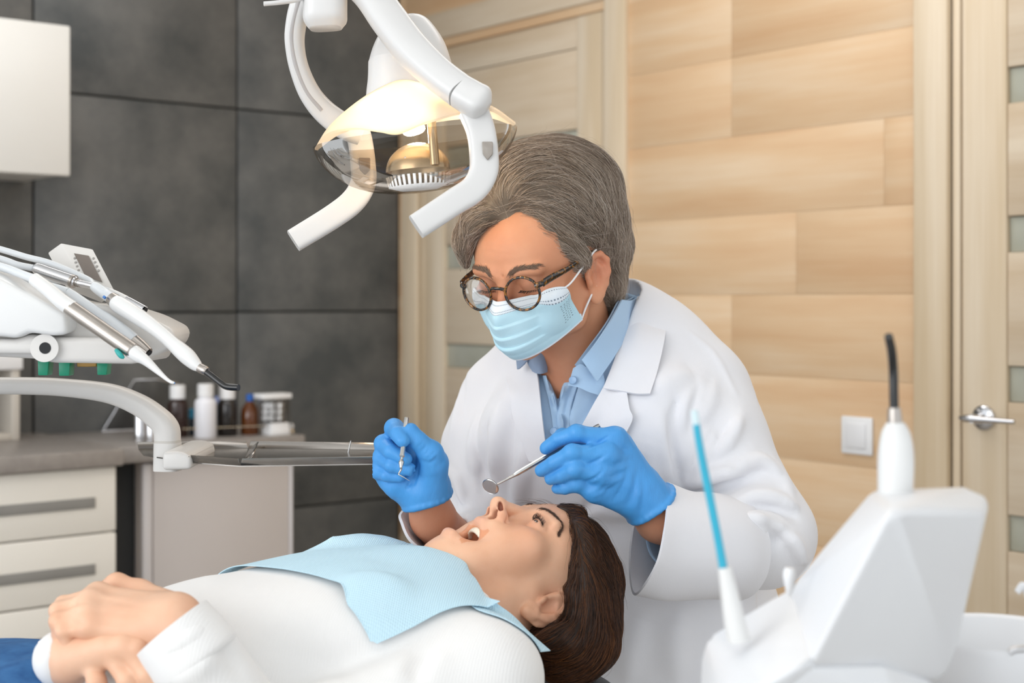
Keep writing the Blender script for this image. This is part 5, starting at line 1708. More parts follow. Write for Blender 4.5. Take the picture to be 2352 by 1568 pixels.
def p_sweater():
    F = Field((-.80, 1.24, .62), (.07, 1.86, 1.03), .0042)
    fl = (np.array((0, 0, 1)), .62)
    a = np.array((-.065, 1.635, .862)); 
    F.cone(a + bx * .12, a + bx * .26 + np.array((0, 0, -.008)), .140, .134, flat=fl)
    F.cone(a + bx * .26 + np.array((0, 0, -.010)), a + bx * .37 + np.array((0, 0, -.030)), .134, .128, .05, flat=fl)
    for s_ in (-1, 1):
        F.ell(a + bx * .125 + bl * s_ * .072 + np.array((0, 0, .044)), (.088, .078, .036), .06)
    SH = P(1112, 1558, 1.478)
    F.cone(a + bx * .05, SH, .075, .058, .05)
    F.cone(a + bx * .03, a + bl * .155 + bx * .05, .085, .060, .05)
    
    EL = P(600, 1745, 1.375)
    F.cone(SH, EL, .058, .050, .02)
    F.cone(EL, P(440, 1500, 1.352), .050, .041, .02)
    F.cone(P(440, 1500, 1.352), P(400, 1445, 1.356), .041, .0405, .01)
    # far arm
    S2 = a + bl * .155 + bx * .05; E2 = np.array((-.36, 1.70, .81)); W2 = P(142, 1512, 1.40)
    F.cone(S2, E2, .058, .050, .03); F.cone(E2, W2, .045, .0285, .02)
    for pix, A_, w in [([(948, 1568), (965, 1525), (985, 1490)], -.012, .008), ([(980, 1568), (1000, 1530), (1030, 1500)], .006, .010),
                       ([(370, 1540), (420, 1515), (470, 1480)], -.007, .006), ([(395, 1565), (450, 1540), (500, 1505)], .006, .008), ([(360, 1500), (420, 1470), (478, 1440)], .004, .006),
                       ([(560, 1560), (520, 1490), (490, 1430)], -.010, .010), ([(900, 1560), (920, 1530), (935, 1500)], .005, .008), ([(640, 1500), (740, 1520), (840, 1568)], -.004, .014)]:
        F.crease(pix, A_, w)
    F.cone(P(400, 1445, 1.356) + (P(400, 1445, 1.356) - P(440, 1500, 1.352)) * 1.2, P(430, 1487, 1.353), .036, .034, .003, 's')
    ce = norm(P(340, 1368, 1.36) - P(420, 1470, 1.355)); c0 = P(404, 1452, 1.355)
    F.func(lambda X, Y, Z: np.maximum(-((X - c0[0]) * ce[0] + (Y - c0[1]) * ce[1] + (Z - c0[2]) * ce[2]), np.sqrt((X - c0[0]) ** 2 + (Y - c0[1]) ** 2 + (Z - c0[2]) ** 2) - .060), c0 - .07, c0 + .07, .002, 's')
    F.cone(NECK + np.array((.10, .04, .05)), NECK + np.array((-.01, -.005, .0)), .075, .062, .008, 's')
    F.poly([(1062, 1312), (1100, 1352), (1150, 1380), (1200, 1432), (1240, 1472), (1268, 1496), (1300, 1540), (1420, 1500), (1420, 1300), (1100, 1230)], 1.3, 1.9, .003)
    F.disp(lambda X, Y, Z: .0010 * noise3(X, Y, Z, 40, 51), F.lo, F.lo + F.h * F.n)
    return F
FT = p_sweater()
sweater = link('sweater', FT.mesh(None, 'sweater'), M_knit, patient)
# folded sweater cuff on the near wrist
c0 = P(404, 1452, 1.355); ce = norm(P(340, 1368, 1.36) - P(420, 1470, 1.355)); R = frame(ce, (0, -1, 0))
def circ(c, r, rz=None, n=12): return [c + R @ np.array((r * math.cos(t), (rz or r) * math.sin(t), 0)) for t in np.linspace(0, 2 * np.pi, n, endpoint=False)]
loft('sweater_cuff', [circ(c0 + ce * .006, .0405), circ(c0 - ce * .012, .0425), circ(c0 - ce * .034, .0435), circ(c0 - ce * .040, .0405)], M_knit, .003, sweater, 48, 14)

# --- jeans
def denim_mat():
    m = mat('blue_denim', '285A92', .9, vary=(70, '3D74AC'), bump=(900, .5, .0008))
    return m
def p_jeans():
    F = Field((-1.30, 1.02, .55), (-.24, 1.82, 1.0), .006)
    h = np.array((-.50, 1.475, .798))
    F.cone(h, h + bx * .08, .155, .155, flat=((0, 0, 1), .60))
    for s_ in (-1, 1):
        F.cone(h + bl * s_ * .085 + bx * .03, h + bl * s_ * .10 + bx * .45 + np.array((0, 0, .03)), .078, .066, .03)
        F.cone(h + bl * s_ * .10 + bx * .45 + np.array((0, 0, .03)), h + bl * s_ * .11 + bx * .80 + np.array((0, 0, -.16)), .064, .05, .03)
    for pix, A_, w in [([(20, 1550), (80, 1525), (150, 1530)], .006, .009), ([(60, 1560), (120, 1545), (180, 1555)], -.006, .008), ([(0, 1545), (60, 1518), (110, 1512)], .005, .008)]:
        F.crease(pix, A_, w)
    F.disp(lambda X, Y, Z: .0022 * noise3(X, Y, Z, 55, 61), F.lo, F.lo + F.h * F.n)
    return F.mesh(None, 'jeans')
link('jeans', p_jeans(), denim_mat(), patient)

# --- her clasped hands
def hand(name, fn, lo, hi):
    F = Field(lo, hi, .0018)
    fn(F)
    me = F.mesh(None, name)
    V = F.W
    col = np.tile(np.array(lin('ECC6AA')), (len(V), 1))
    n = noise3(V[:, 0], V[:, 1], V[:, 2], 120, 71)[:, None] * .5 + .5
    col = col * (1 - .22 * n) + np.array(lin('DFA488')) * .22 * n
    paint(me, col)
    return F, link(name, me, M_skinP, patient)
def h_near(F):
    W = P(408, 1432, 1.372)
    mcp = [P(226, 1368, 1.402), P(206, 1386, 1.385), P(196, 1412, 1.371), P(204, 1440, 1.362)]
    wo = [P(400, 1405, 1.385), P(400, 1420, 1.375), P(402, 1437, 1.367), P(405, 1452, 1.363)]
    for m, w in zip(mcp, wo): F.cone(w, m, .0165, .0110, .007)
    for m in mcp: F.ell(m + np.array((0, -.002, .004)), (.0095, .0085, .0085), .012)
    pip = [P(146, 1388, 1.398), P(134, 1402, 1.385), P(134, 1426, 1.372), P(146, 1448, 1.362)]
    dip = [P(140, 1440, 1.400), P(136, 1455, 1.386), P(140, 1474, 1.374), P(158, 1485, 1.364)]
    tip = [P(165, 1480, 1.400), P(160, 1500, 1.384), P(172, 1512, 1.374), P(186, 1510, 1.366)]
    for i in range(4):
        r = (.0095, .0083, .0074, .0064) if i < 3 else (.0084, .0073, .0065, .0056)
        F.chain([mcp[i], pip[i]], [r[0], r[1]], .006); F.chain([pip[i], dip[i], tip[i]], [r[1], r[2], r[3]], .002)
        F.ell(pip[i], (r[1] * 1.06,) * 3, .003)
    F.chain([P(385, 1395, 1.405), P(320, 1362, 1.425), P(268, 1341, 1.430), P(215, 1365, 1.445), P(180, 1395, 1.45)], [.017, .0125, .0098, .0085, .0075], .009)
    F.cone(W, P(455, 1500, 1.352), .0255, .029, .02)
    F.ell(P(392, 1412, 1.360), (.010, .008, .008), .014)
    F.ell(P(350, 1440, 1.365), (.028, .012, .016), .02)
    for pix, A_, w in [([(205, 1377), (170, 1386), (138, 1395)], -.0035, .003), ([(198, 1401), (165, 1409), (130, 1415)], -.0035, .003), ([(200, 1428), (170, 1432), (136, 1439)], -.0035, .003), ([(205, 1372), (260, 1378), (330, 1395)], -.0014, .005), ([(195, 1398), (260, 1405), (330, 1415)], -.0014, .005), ([(200, 1426), (260, 1430), (330, 1435)], -.0012, .005)]:
        F.crease(pix, A_, w)
FHN, o = hand('hand', h_near, P(470, 1520, 1.34) - np.array((.25, .05, .03)), P(470, 1300, 1.47) + np.array((.03, .02, .02)))
def h_far(F):
    W = P(160, 1512, 1.385)
    mcp = [P(200, 1488, 1.370), P(240, 1482, 1.358), P(286, 1480, 1.352), P(318, 1488, 1.350)]
    for i, m in enumerate(mcp): F.cone(W + np.array((.002 * i, -.004 * i, .004)), m, .019, .0118, .007)
    F.cone(mcp[0] + np.array((.006, .006, -.006)), mcp[3] + np.array((.004, .006, -.006)), .012, .010, .01)
    pip = [P(222, 1566, 1.352), P(292, 1562, 1.345), P(338, 1552, 1.343), P(360, 1540, 1.346)]
    tip = [P(262, 1660, 1.352), P(345, 1650, 1.345), P(388, 1630, 1.345), P(398, 1605, 1.349)]
    for i in range(4):
        r = (.0098, .0088, .0075)
        F.chain([mcp[i], pip[i]], [r[0], r[1]], .0035); F.chain([pip[i], (pip[i] + tip[i]) / 2 + np.array((0, -.003, .002)), tip[i]], [r[1], .0086, r[2]], .002)
        F.ell(pip[i] + np.array((0, -.001, .001)), (r[1] * 1.05,) * 3, .003)
    F.cone(W, W + np.array((-.05, .05, -.01)), .024, .026, .02)
FHF, o = hand('hand', h_far, P(90, 1640, 1.33) - np.array((.0, .04, .0)), P(400, 1430, 1.46) + np.array((.03, .02, .02)))

# --- bib
def bib_mat():
    m = mat('blue_embossed_paper', 'CBE9F7', .75, vary=(8, 'C6E6F5'), spec=.2)
    nt = m.node_tree; b = nt.nodes['Principled BSDF']
    uv = nt.nodes['Texture Coordinate']; sp = nt.nodes.new('ShaderNodeSeparateXYZ'); nt.links.new(uv.outputs['Object'], sp.inputs[0])
    def mth(op, a, b_):
        n = nt.nodes.new('ShaderNodeMath'); n.operation = op
        for i, v in enumerate((a, b_)):
            if v is None: continue
            if isinstance(v, (int, float)): n.inputs[i].default_value = v
            else: nt.links.new(v, n.inputs[i])
        return n.outputs[0]
    s1 = mth('SINE', mth('MULTIPLY', mth('ADD', sp.outputs[0], mth('MULTIPLY', sp.outputs[1], .8)), 1500), None)
    s2 = mth('SINE', mth('MULTIPLY', mth('SUBTRACT', mth('MULTIPLY', sp.outputs[0], .8), sp.outputs[1]), 1500), None)
    h = mth('MULTIPLY', s1, s2)
    bp = nt.nodes.new('ShaderNodeBump'); bp.inputs['Strength'].default_value = .38; bp.inputs['Distance'].default_value = .0016
    nt.links.new(h, bp.inputs['Height']); nt.links.new(bp.outputs[0], b.inputs['Normal'])
    return m
M_bib = bib_mat()
def bib():
    t = empty('dental_bib', tuple(P(840, 1330, 1.58)), 'light blue embossed paper bib spread over the white sweater of the lying person', 'bib')
    rows = [[(928, 1245, 1.735), (990, 1286, 1.675), (1046, 1328, 1.615), (1096, 1360, 1.560), (1148, 1381, 1.505)],
            [(872, 1228, 1.715), (925, 1272, 1.650), (985, 1325, 1.590), (1030, 1378, 1.535), (1066, 1421, 1.490)],
            [(795, 1230, 1.695), (835, 1285, 1.620), (885, 1345, 1.565), (930, 1412, 1.510), (965, 1470, 1.465)],
            [(650, 1285, 1.665), (705, 1310, 1.595), (780, 1360, 1.550), (850, 1440, 1.495), (918, 1520, 1.450)],
            [(488, 1345, 1.645), (585, 1338, 1.575), (690, 1362, 1.530), (785, 1425, 1.490), (874, 1545, 1.440)]]
    S = sheet_data([[P(*c) for c in r] for r in rows], 90, 90)
    q = S.reshape(-1, 3)
    q = q + np.array([0, 0, 1]) * (.0022 * noise3(q[:, 0], q[:, 1], q[:, 2], 38, 77) + .0050 * np.exp(-np.abs(noise3(q[:, 0], q[:, 1], q[:, 2], 22, 78)) / .06))[:, None]
    for _ in range(8):
        d = FT.sample(q); g = FT.grad(q)
        q = q + (g * .5 + np.array((0, 0, .6))) * np.maximum(.0050 - d, 0)[:, None]
    S = q.reshape(S.shape)
    for _ in range(14):
        S[1:-1, 1:-1] = (S[1:-1, 1:-1] * 2 + S[:-2, 1:-1] + S[2:, 1:-1] + S[1:-1, :-2] + S[1:-1, 2:]) / 6
    q = S.reshape(-1, 3)
    for _ in range(4):
        q = q + np.array((0, -.2, .9)) * np.maximum(.0020 - FT.sample(q), 0)[:, None]
    S = q.reshape(S.shape)
    link('top_ply', sharp(sheet_mesh(S, .0009, 'top_ply', True), 60), M_bib, t)
    rows = [[(1056, 1418, 1.515), (1095, 1395, 1.525), (1140, 1384, 1.525)],
            [(1100, 1438, 1.490), (1145, 1428, 1.500), (1180, 1415, 1.535)],
            [(1165, 1465, 1.475), (1195, 1455, 1.490), (1216, 1452, 1.545)],
            [(1225, 1498, 1.480), (1246, 1496, 1.500), (1264, 1494, 1.540)]]
    S = sheet_data([[P(*c) for c in r] for r in rows], 40, 40)
    q = S.reshape(-1, 3)
    for _ in range(3):
        d = FT.sample(q); g = FT.grad(q); q = q + g * np.maximum(.0025 - d, 0)[:, None]
    o = link('under_ply', sharp(sheet_mesh(q.reshape(S.shape), .0009, 'under_ply', True), 60), M_bib, t)
bib()

# --- chair
M_black = mat('black_leatherette', '26282B', .4, bump=(300, .15, .001), vary=(10, '2B2D31'))
M_chairw = mat('chair_white_shell', 'E4E4E4', .35, vary=(4, 'DFDFE0'))
def chair():
    t = empty('dental_chair', (-.45, 1.50, 0), 'dental chair with black headrest cushion under the brown-haired head', 'dental chair')
    rz = math.atan2(-bx[1], -bx[0])
    def cushion(name, c, L, W_, H, m, bev, tilt=0):
        o = box(name, c, (L, W_, H), m, t, 0, bev, 4)
        o.rotation_euler = (0, -tilt, rz)
        return o
    hd = np.array((.020, 1.690, .768))
    F = Field(hd - .2, hd + .2, .004)
    F.ell(hd, (.115, .115, .046), R=np.array(Matrix.Rotation(rz, 3, 'Z')))
    F.ell(hd + np.array((0, 0, .075)), (.085, .10, .060), .02, 's')
    link('headrest', F.mesh(None, 'headrest'), M_black, t)
    cushion('headrest_arm', (-.03, 1.665, .742), .24, .06, .02, M_chrome, .005)
    a = np.array((-.065, 1.635, .862))
    c = a + bx * .30 + np.array((0, 0, -.150))
    cushion('backrest', c, .70, .42, .075, M_black, .03, math.radians(3))
    cushion('back_shell', c - np.array((0, 0, .05)), .66, .36, .035, M_chairw, .015, math.radians(3))
    c = a + bx * .98 + np.array((0, 0, -.195))
    cushion('seat', c, .62, .46, .09, M_black, .035, math.radians(-2))
    cushion('leg_rest', a + bx * 1.55 + np.array((0, 0, -.27)), .56, .40, .07, M_black, .03, math.radians(12))
    cushion('seat_shell', c - np.array((0, 0, .07)), .60, .38, .06, M_chairw, .02)
    col = a + bx * .95
    cushion('column', (col[0], col[1], .31), .34, .20, .55, M_chairw, .04)
    cushion('base_plate', (col[0], col[1], .022), .80, .52, .044, M_chairw, .02)
chair()
# ------------------------------------------------------------------ operating lamp
M_lampw = mat('lamp_white_plastic', 'DAD9D8', .32, vary=(4, 'D5D4D3'))
M_gold = mat('champagne_metal', 'D2C3AC', .25, 1.0, vary=(30, 'C8B89F'))
def shade_mat():
    m = bpy.data.materials.new('translucent_shade'); m.use_nodes = True
    nt = m.node_tree; b = nt.nodes['Principled BSDF']; out = nt.nodes['Material Output']
    b.inputs['Base Color'].default_value = (*lin('F3ECE0'), 1); b.inputs['Roughness'].default_value = .3
    t = nt.nodes.new('ShaderNodeBsdfTranslucent'); t.inputs[0].default_value = (*lin('FFF1DC'), 1)
    n = nt.nodes.new('ShaderNodeTexNoise'); n.inputs['Scale'].default_value = 12
    mr = nt.nodes.new('ShaderNodeMapRange'); mr.inputs['To Min'].default_value = .55; mr.inputs['To Max'].default_value = .65
    mx = nt.nodes.new('ShaderNodeMixShader')
    nt.links.new(n.outputs[0], mr.inputs[0]); nt.links.new(mr.outputs[0], mx.inputs[0])
    nt.links.new(b.outputs[0], mx.inputs[1]); nt.links.new(t.outputs[0], mx.inputs[2]); nt.links.new(mx.outputs[0], out.inputs[0])
    return m
M_shade = shade_mat()
M_bowl = clear_mat('smoky_clear_bowl', 'E0D8CE', .03, .45)
M_window = mat('smoky_window', '8D857D', .12, vary=(60, 'A8A098'))
def emis(name, col, st):
    m = bpy.data.materials.new(name); m.use_nodes = True
    b = m.node_tree.nodes['Principled BSDF']
    b.inputs['Emission Color'].default_value = (*lin(col), 1); b.inputs['Emission Strength'].default_value = st
    b.inputs['Base Color'].default_value = (*lin(col), 1)
    return m
def lamp():
    t = empty('operating_lamp', tuple(P(950, 300, 1.70)), 'white dental operating lamp with glowing shade and two handles hanging above the heads', 'lamp')
    # shade
    fr = [(727, 345, 1.735), (753, 309, 1.700), (814, 296, 1.655), (870, 302, 1.632), (914, 307, 1.622), (975, 284, 1.615), (1052, 261, 1.610), (1125, 252, 1.615), (1182, 287, 1.640)]
    mf = [(726, 342, 1.738), (757, 296, 1.712), (818, 258, 1.672), (876, 238, 1.650), (925, 236, 1.640), (985, 232, 1.632), (1056, 240, 1.626), (1125, 246, 1.622), (1182, 284, 1.642)]
    cr = [(727, 340, 1.742), (765, 285, 1.725), (830, 230, 1.705), (890, 196, 1.692), (930, 186, 1.685), (985, 200, 1.678), (1050, 228, 1.668), (1125, 246, 1.650), (1182, 283, 1.646)]
    bk = [(728, 340, 1.746), (775, 290, 1.745), (838, 250, 1.748), (893, 232, 1.748), (935, 228, 1.744), (988, 230, 1.738), (1052, 244, 1.720), (1122, 254, 1.685), (1181, 284, 1.650)]
    be = [(729, 341, 1.750), (782, 305, 1.765), (845, 292, 1.785), (898, 290, 1.790), (940, 285, 1.788), (990, 280, 1.780), (1052, 272, 1.750), (1120, 268, 1.700), (1180, 286, 1.655)]
    S = sheet_data([[P(*c) for c in r] for r in (fr, mf, cr, bk, be)], 70, 40)
    link('shade', sharp(sheet_mesh(S, .0035, 'shade'), 50), M_shade, t)
    # clear bowl: lower half of a flattened ellipsoid below the shade
    a, b = P(727, 343, 1.742), P(1183, 287, 1.646)
    c = (a + b) / 2; e1 = (b - a) / 2; L1 = np.linalg.norm(e1); e1n = e1 / L1
    e3 = np.array((0, 0, 1)) - e1n * e1n[2]; e3 = norm(e3); e2 = np.cross(e3, e1n)
    V, F = [], []
    nr, ns = 16, 72
    for i in range(nr):
        th = (i / (nr - 1)) * math.pi / 2
        rr, zz = math.cos(th) ** .82, -math.sin(th) ** 1.25
        for j in range(ns):
            ph = 2 * math.pi * j / ns
            x, y = rr * math.cos(ph), rr * math.sin(ph)
            lift = 0
            if False: lift = (.022 * (1 - abs(x) ** 3) * (1 if y > 0 else 1) * abs(math.sin(ph)) * abs(math.sin(2 * ph * 1.0)) ) * max(0, 1 - i / 5)
            V.append(c + e1n * L1 * x + e2 * .066 * y + e3 * (.066 * zz + lift))
    for i in range(nr - 1):
        for j in range(ns):
            j2 = (j + 1) % ns
            F.append((i * ns + j, i * ns + j2, (i + 1) * ns + j2, (i + 1) * ns + j))
    link('clear_bowl', me_from(V, F, 'clear_bowl'), M_bowl, t)
    # housing above the shade
    hb = P(945, 250, 1.735)
    prof = [P(946, 250, 1.735), P(944, 212, 1.735), P(943, 180, 1.735), P(942, 145, 1.737), P(940, 110, 1.74), P(936, 75, 1.745), P(930, 52, 1.75)]
    sweep('housing', prof[2:], [.051, .050, .044, .033, .020], M_lampw, [.048, .047, .042, .032, .018], t, up=(0, 1, 0), n=30, sides=36, power=2.6)
    sweep('housing_skirt', prof[:4], [.056, .054, .0515, .0505], M_lampw, [.052, .05, .048, .0475], t, up=(0, 1, 0), n=20, sides=36, power=2.6)
    # yoke: near arm and far arm
    near = [P(800, -60, 1.70), P(850, -14, 1.685), P(893, 45, 1.665), P(943, 110, 1.640), P(1003, 168, 1.618), P(1058, 210, 1.602)]
    sweep('yoke_arm', near, [.019, .020, .021, .0205, .019, .0185], M_lampw, [.016, .017, .017, .017, .016, .016], t, up=(.3, -1, .3), n=40, sides=24, power=3)
    o = sweep('yoke_cap', [P(1058, 210, 1.602), P(1085, 226, 1.597), P(1108, 238, 1.594), P(1122, 246, 1.593)], [.0186, .019, .0180, .007], M_lampw, [.0162, .0165, .016, .006], t, up=(.3, -1, .3), n=20, sides=24, power=3)
    far = [P(735, -70, 1.715), P(693, 5, 1.725), P(678, 70, 1.738), P(679, 118, 1.748), P(690, 165, 1.757), P(712, 215, 1.768), P(745, 256, 1.778), P(790, 290, 1.785), P(830, 310, 1.79)]
    sweep('yoke_arm', far, [.013, .0118, .0115, .0112, .0118, .0135, .0150, .016, .014], M_lampw, [.018] * 9, t, up=(0, -1, 0), n=50, sides=24, power=3.2)
    groove = [p + np.array((-.001, -.0185, -.001)) for p in far[1:7]]
    sweep('trim_strip', groove, [.0026] * 6, mat('grey_trim', 'B9B5B4', .4, vary=(9, 'AFABAA')), [.0012] * 6, t, up=(0, -1, 0), n=40, sides=8)
    # hub with the small lever
    sweep('hub', [P(747, -60, 1.70), P(747, 20, 1.70), P(747, 48, 1.70), P(748, 66, 1.70)], [.0255, .0255, .025, .019], M_lampw, [.03, .03, .028, .02], t, up=(0, 1, 0), n=24, sides=32, power=3.2)
    sweep('lever', [P(606, 9, 1.66), P(640, 6, 1.665), P(680, 0, 1.675), P(720, -12, 1.69)], [.0035, .0042, .0045, .005], M_lampw, [.0028] * 4, t, up=(0, 0, 1), n=20, sides=12)
    sweep('support_arm', [P(770, -20, 1.70), P(775, -110, 1.70), P(740, -260, 1.72), P(520, -420, 1.80), P(300, -520, 1.9)], [.022, .022, .022, .024, .026], M_lampw, None, t, n=40, sides=20)
    sweep('support_arm', [P(300, -515, 1.9), np.array((-.54, 1.95, 2.2)), np.array((-.54, 1.95, CEIL))], [.026, .026, .026], M_lampw, None, t, n=None, sides=20, smooth=False)
    # handles
    def handle(path, w, h, win):
        o = sweep('handle', path, w, M_lampw, h, t, up=(.15, -1, .1), n=60, sides=28, power=4.2)
        if win is not None:
            wn, d = win
            pts = [P(x, y, d) for x, y in wn]
            prism('handle_window', pts, (0, .004, 0), M_window, o, .0008, 1)
    handle([P(1088, 256, 1.612), P(1104, 300, 1.606), P(1111, 350, 1.601), P(1110, 395, 1.598), P(1088, 434, 1.594), P(1040, 466, 1.588), P(956, 521, 1.580)],
           [.0165, .0160, .0160, .0162, .0155, .0148, .0142], [.013, .012, .012, .012, .012, .012, .012], ([(1107, 325), (1132, 325), (1132, 354), (1120, 368), (1109, 354)], 1.5855))
    handle([P(818, 290, 1.800), P(828, 330, 1.796), P(834, 380, 1.790), P(834, 420, 1.786), P(812, 460, 1.780), P(765, 497, 1.772), P(674, 553, 1.760)],
           [.0155, .0155, .0158, .0160, .0155, .0148, .0142], [.013, .012, .012, .012, .012, .012, .012], ([(824, 362), (850, 362), (850, 390), (838, 402), (826, 390)], 1.775))
    # lamp shield, slotted plate and post
    c0 = P(960, 392, 1.675); ax = norm(e1n * 1.0); 
    V, F = [], []
    nr, ns = 14, 40
    for i in range(nr):
        th = (i / (nr - 1)) * math.pi / 2
        for j in range(ns):
            ph = 2 * math.pi * j / ns
            V.append(c0 + e1n * .0395 * math.cos(th) * math.cos(ph) + e2 * .030 * math.cos(th) * math.sin(ph) + e3 * (.033 * math.sin(th)))
    for i in range(nr - 1):
        for j in range(ns):
            j2 = (j + 1) % ns
            F.append((i * ns + j, i * ns + j2, (i + 1) * ns + j2, (i + 1) * ns + j))
    sh = link('bulb_shield', me_from(V, F, 'bulb_shield'), M_gold, t)
    for k, x in enumerate((-.35, -.12)):
        p = c0 + e1n * .0395 * (x + .28) - e2 * .026 + e3 * (.013 - .006 * k)
        lathe('screw', [(0, 0), (.0018, 0), (.0016, .0012), (0, .0016)], p, -e2, M_chrome, sh, 12)
    parts = []
    pl = P(961, 404, 1.675)
    n_, gap = 46, .45
    # plate: bottom dish plus a ring of upright teeth leaving slots
    rim = []
    for j in range(72):
        ph = 2 * math.pi * j / 72
        rim.append(pl + e1n * .0400 * math.cos(ph) + e2 * .0305 * math.sin(ph))
    low = [pl + (r - pl) * .93 - e3 * .0125 for r in rim]; low2 = [pl + (r - pl) * .55 - e3 * .0165 for r in rim]
    V = rim + low + low2 + [pl - e3 * .0172]
    F = []
    for j in range(72):
        j2 = (j + 1) % 72
        if j % 2 == 0: F.append((j, j2, 72 + j2, 72 + j))
        F.append((72 + j, 72 + j2, 144 + j2, 144 + j)); F.append((144 + j, 144 + j2, 216))
    o = link('slotted_plate', me_from(V, F, 'slotted_plate'), mat('white_ceramic', 'F0EEEC', .3, vary=(20, 'EAE8E6')), t)
    md = o.modifiers.new('thickness', 'SOLIDIFY'); md.thickness = .0012; md.offset = 1
    # thin rim bands closing the slots above and below
    rim2 = [r + e3 * .0004 for r in rim] + [rim[0] + e3 * .0004, rim[1] + e3 * .0004]
    lathe('post', [(0, 0), (.0056, 0), (.0052, .055), (0, .055)], P(999, 378, 1.648), norm(P(991, 276, 1.648) - P(999, 378, 1.648)), M_gold, t, 24)
    sweep('bulb', [P(926, 306, 1.70), P(934, 303, 1.70), P(950, 299, 1.70), P(968, 294, 1.70), P(976, 292, 1.70)], [.002, .0055, .0065, .0055, .002], emis('lit_bulb', 'FFE9C8', 25), None, t, n=12, sides=16)
    # the lamp's own light: the bulb under the shade, and the beam thrown down on the mouth
    d = bpy.data.lights.new('bulb_light', 'POINT'); d.energy = .5; d.color = (1, .90, .74); d.shadow_soft_size = .012
    o = bpy.data.objects.new('bulb_light', d); COL.objects.link(o); o.location = P(958, 321, 1.69); o.parent = t; o.matrix_parent_inverse = pinv(t)
    d = bpy.data.lights.new('lamp_beam', 'SPOT'); d.energy = .5; d.color = (1, .93, .82); d.shadow_soft_size = .022
    d.spot_size = math.radians(22); d.spot_blend = .6
    o = bpy.data.objects.new('lamp_beam', d); COL.objects.link(o)
    src, aim = P(955, 440, 1.675), P(1098, 1245, 1.64)
    o.location = src; o.rotation_euler = Vector(aim - src).to_track_quat('-Z', 'Y').to_euler(); o.parent = t; o.matrix_parent_inverse = pinv(t)
lamp()
# ------------------------------------------------------------------ delivery unit on the left
M_unit = mat('unit_white_plastic', 'DAD7D3', .35, vary=(5, 'D5D2CE'))
M_unitb = mat('unit_cover_white', 'E3E3E2', .3, vary=(5, 'DFDFDE'))
M_hose = mat('pale_hose', 'D9DDE0', .4, vary=(20, 'D2D6DA'))
M_satin = mat('satin_metal', 'B5AEA8', .33, 1.0, vary=(60, 'AAA39C'))
M_blk = mat('black_gloss', '131313', .18, vary=(30, '181818'))
M_hole = mat('dark_hole', '0E1014', .6)
P_true = P
UDY = .09
def P(px, py, Y): return P_true(px, py, Y + UDY)      # the whole unit stands a little further back
def pxr(px, Y): return px * (Y + UDY) / FPX
def tube(name, pts, r, m, par, n=40, sides=20, cap=True, power=2):
    """pts (px,py,Y), radii in pixels"""
    rr = [pxr(a, p[2]) for a, p in zip(r, pts)]
    return sweep(name, [P(*p) for p in pts], rr, m, None, par, up=(.2, 1, .1), n=n, sides=sides, cap=cap, power=power)

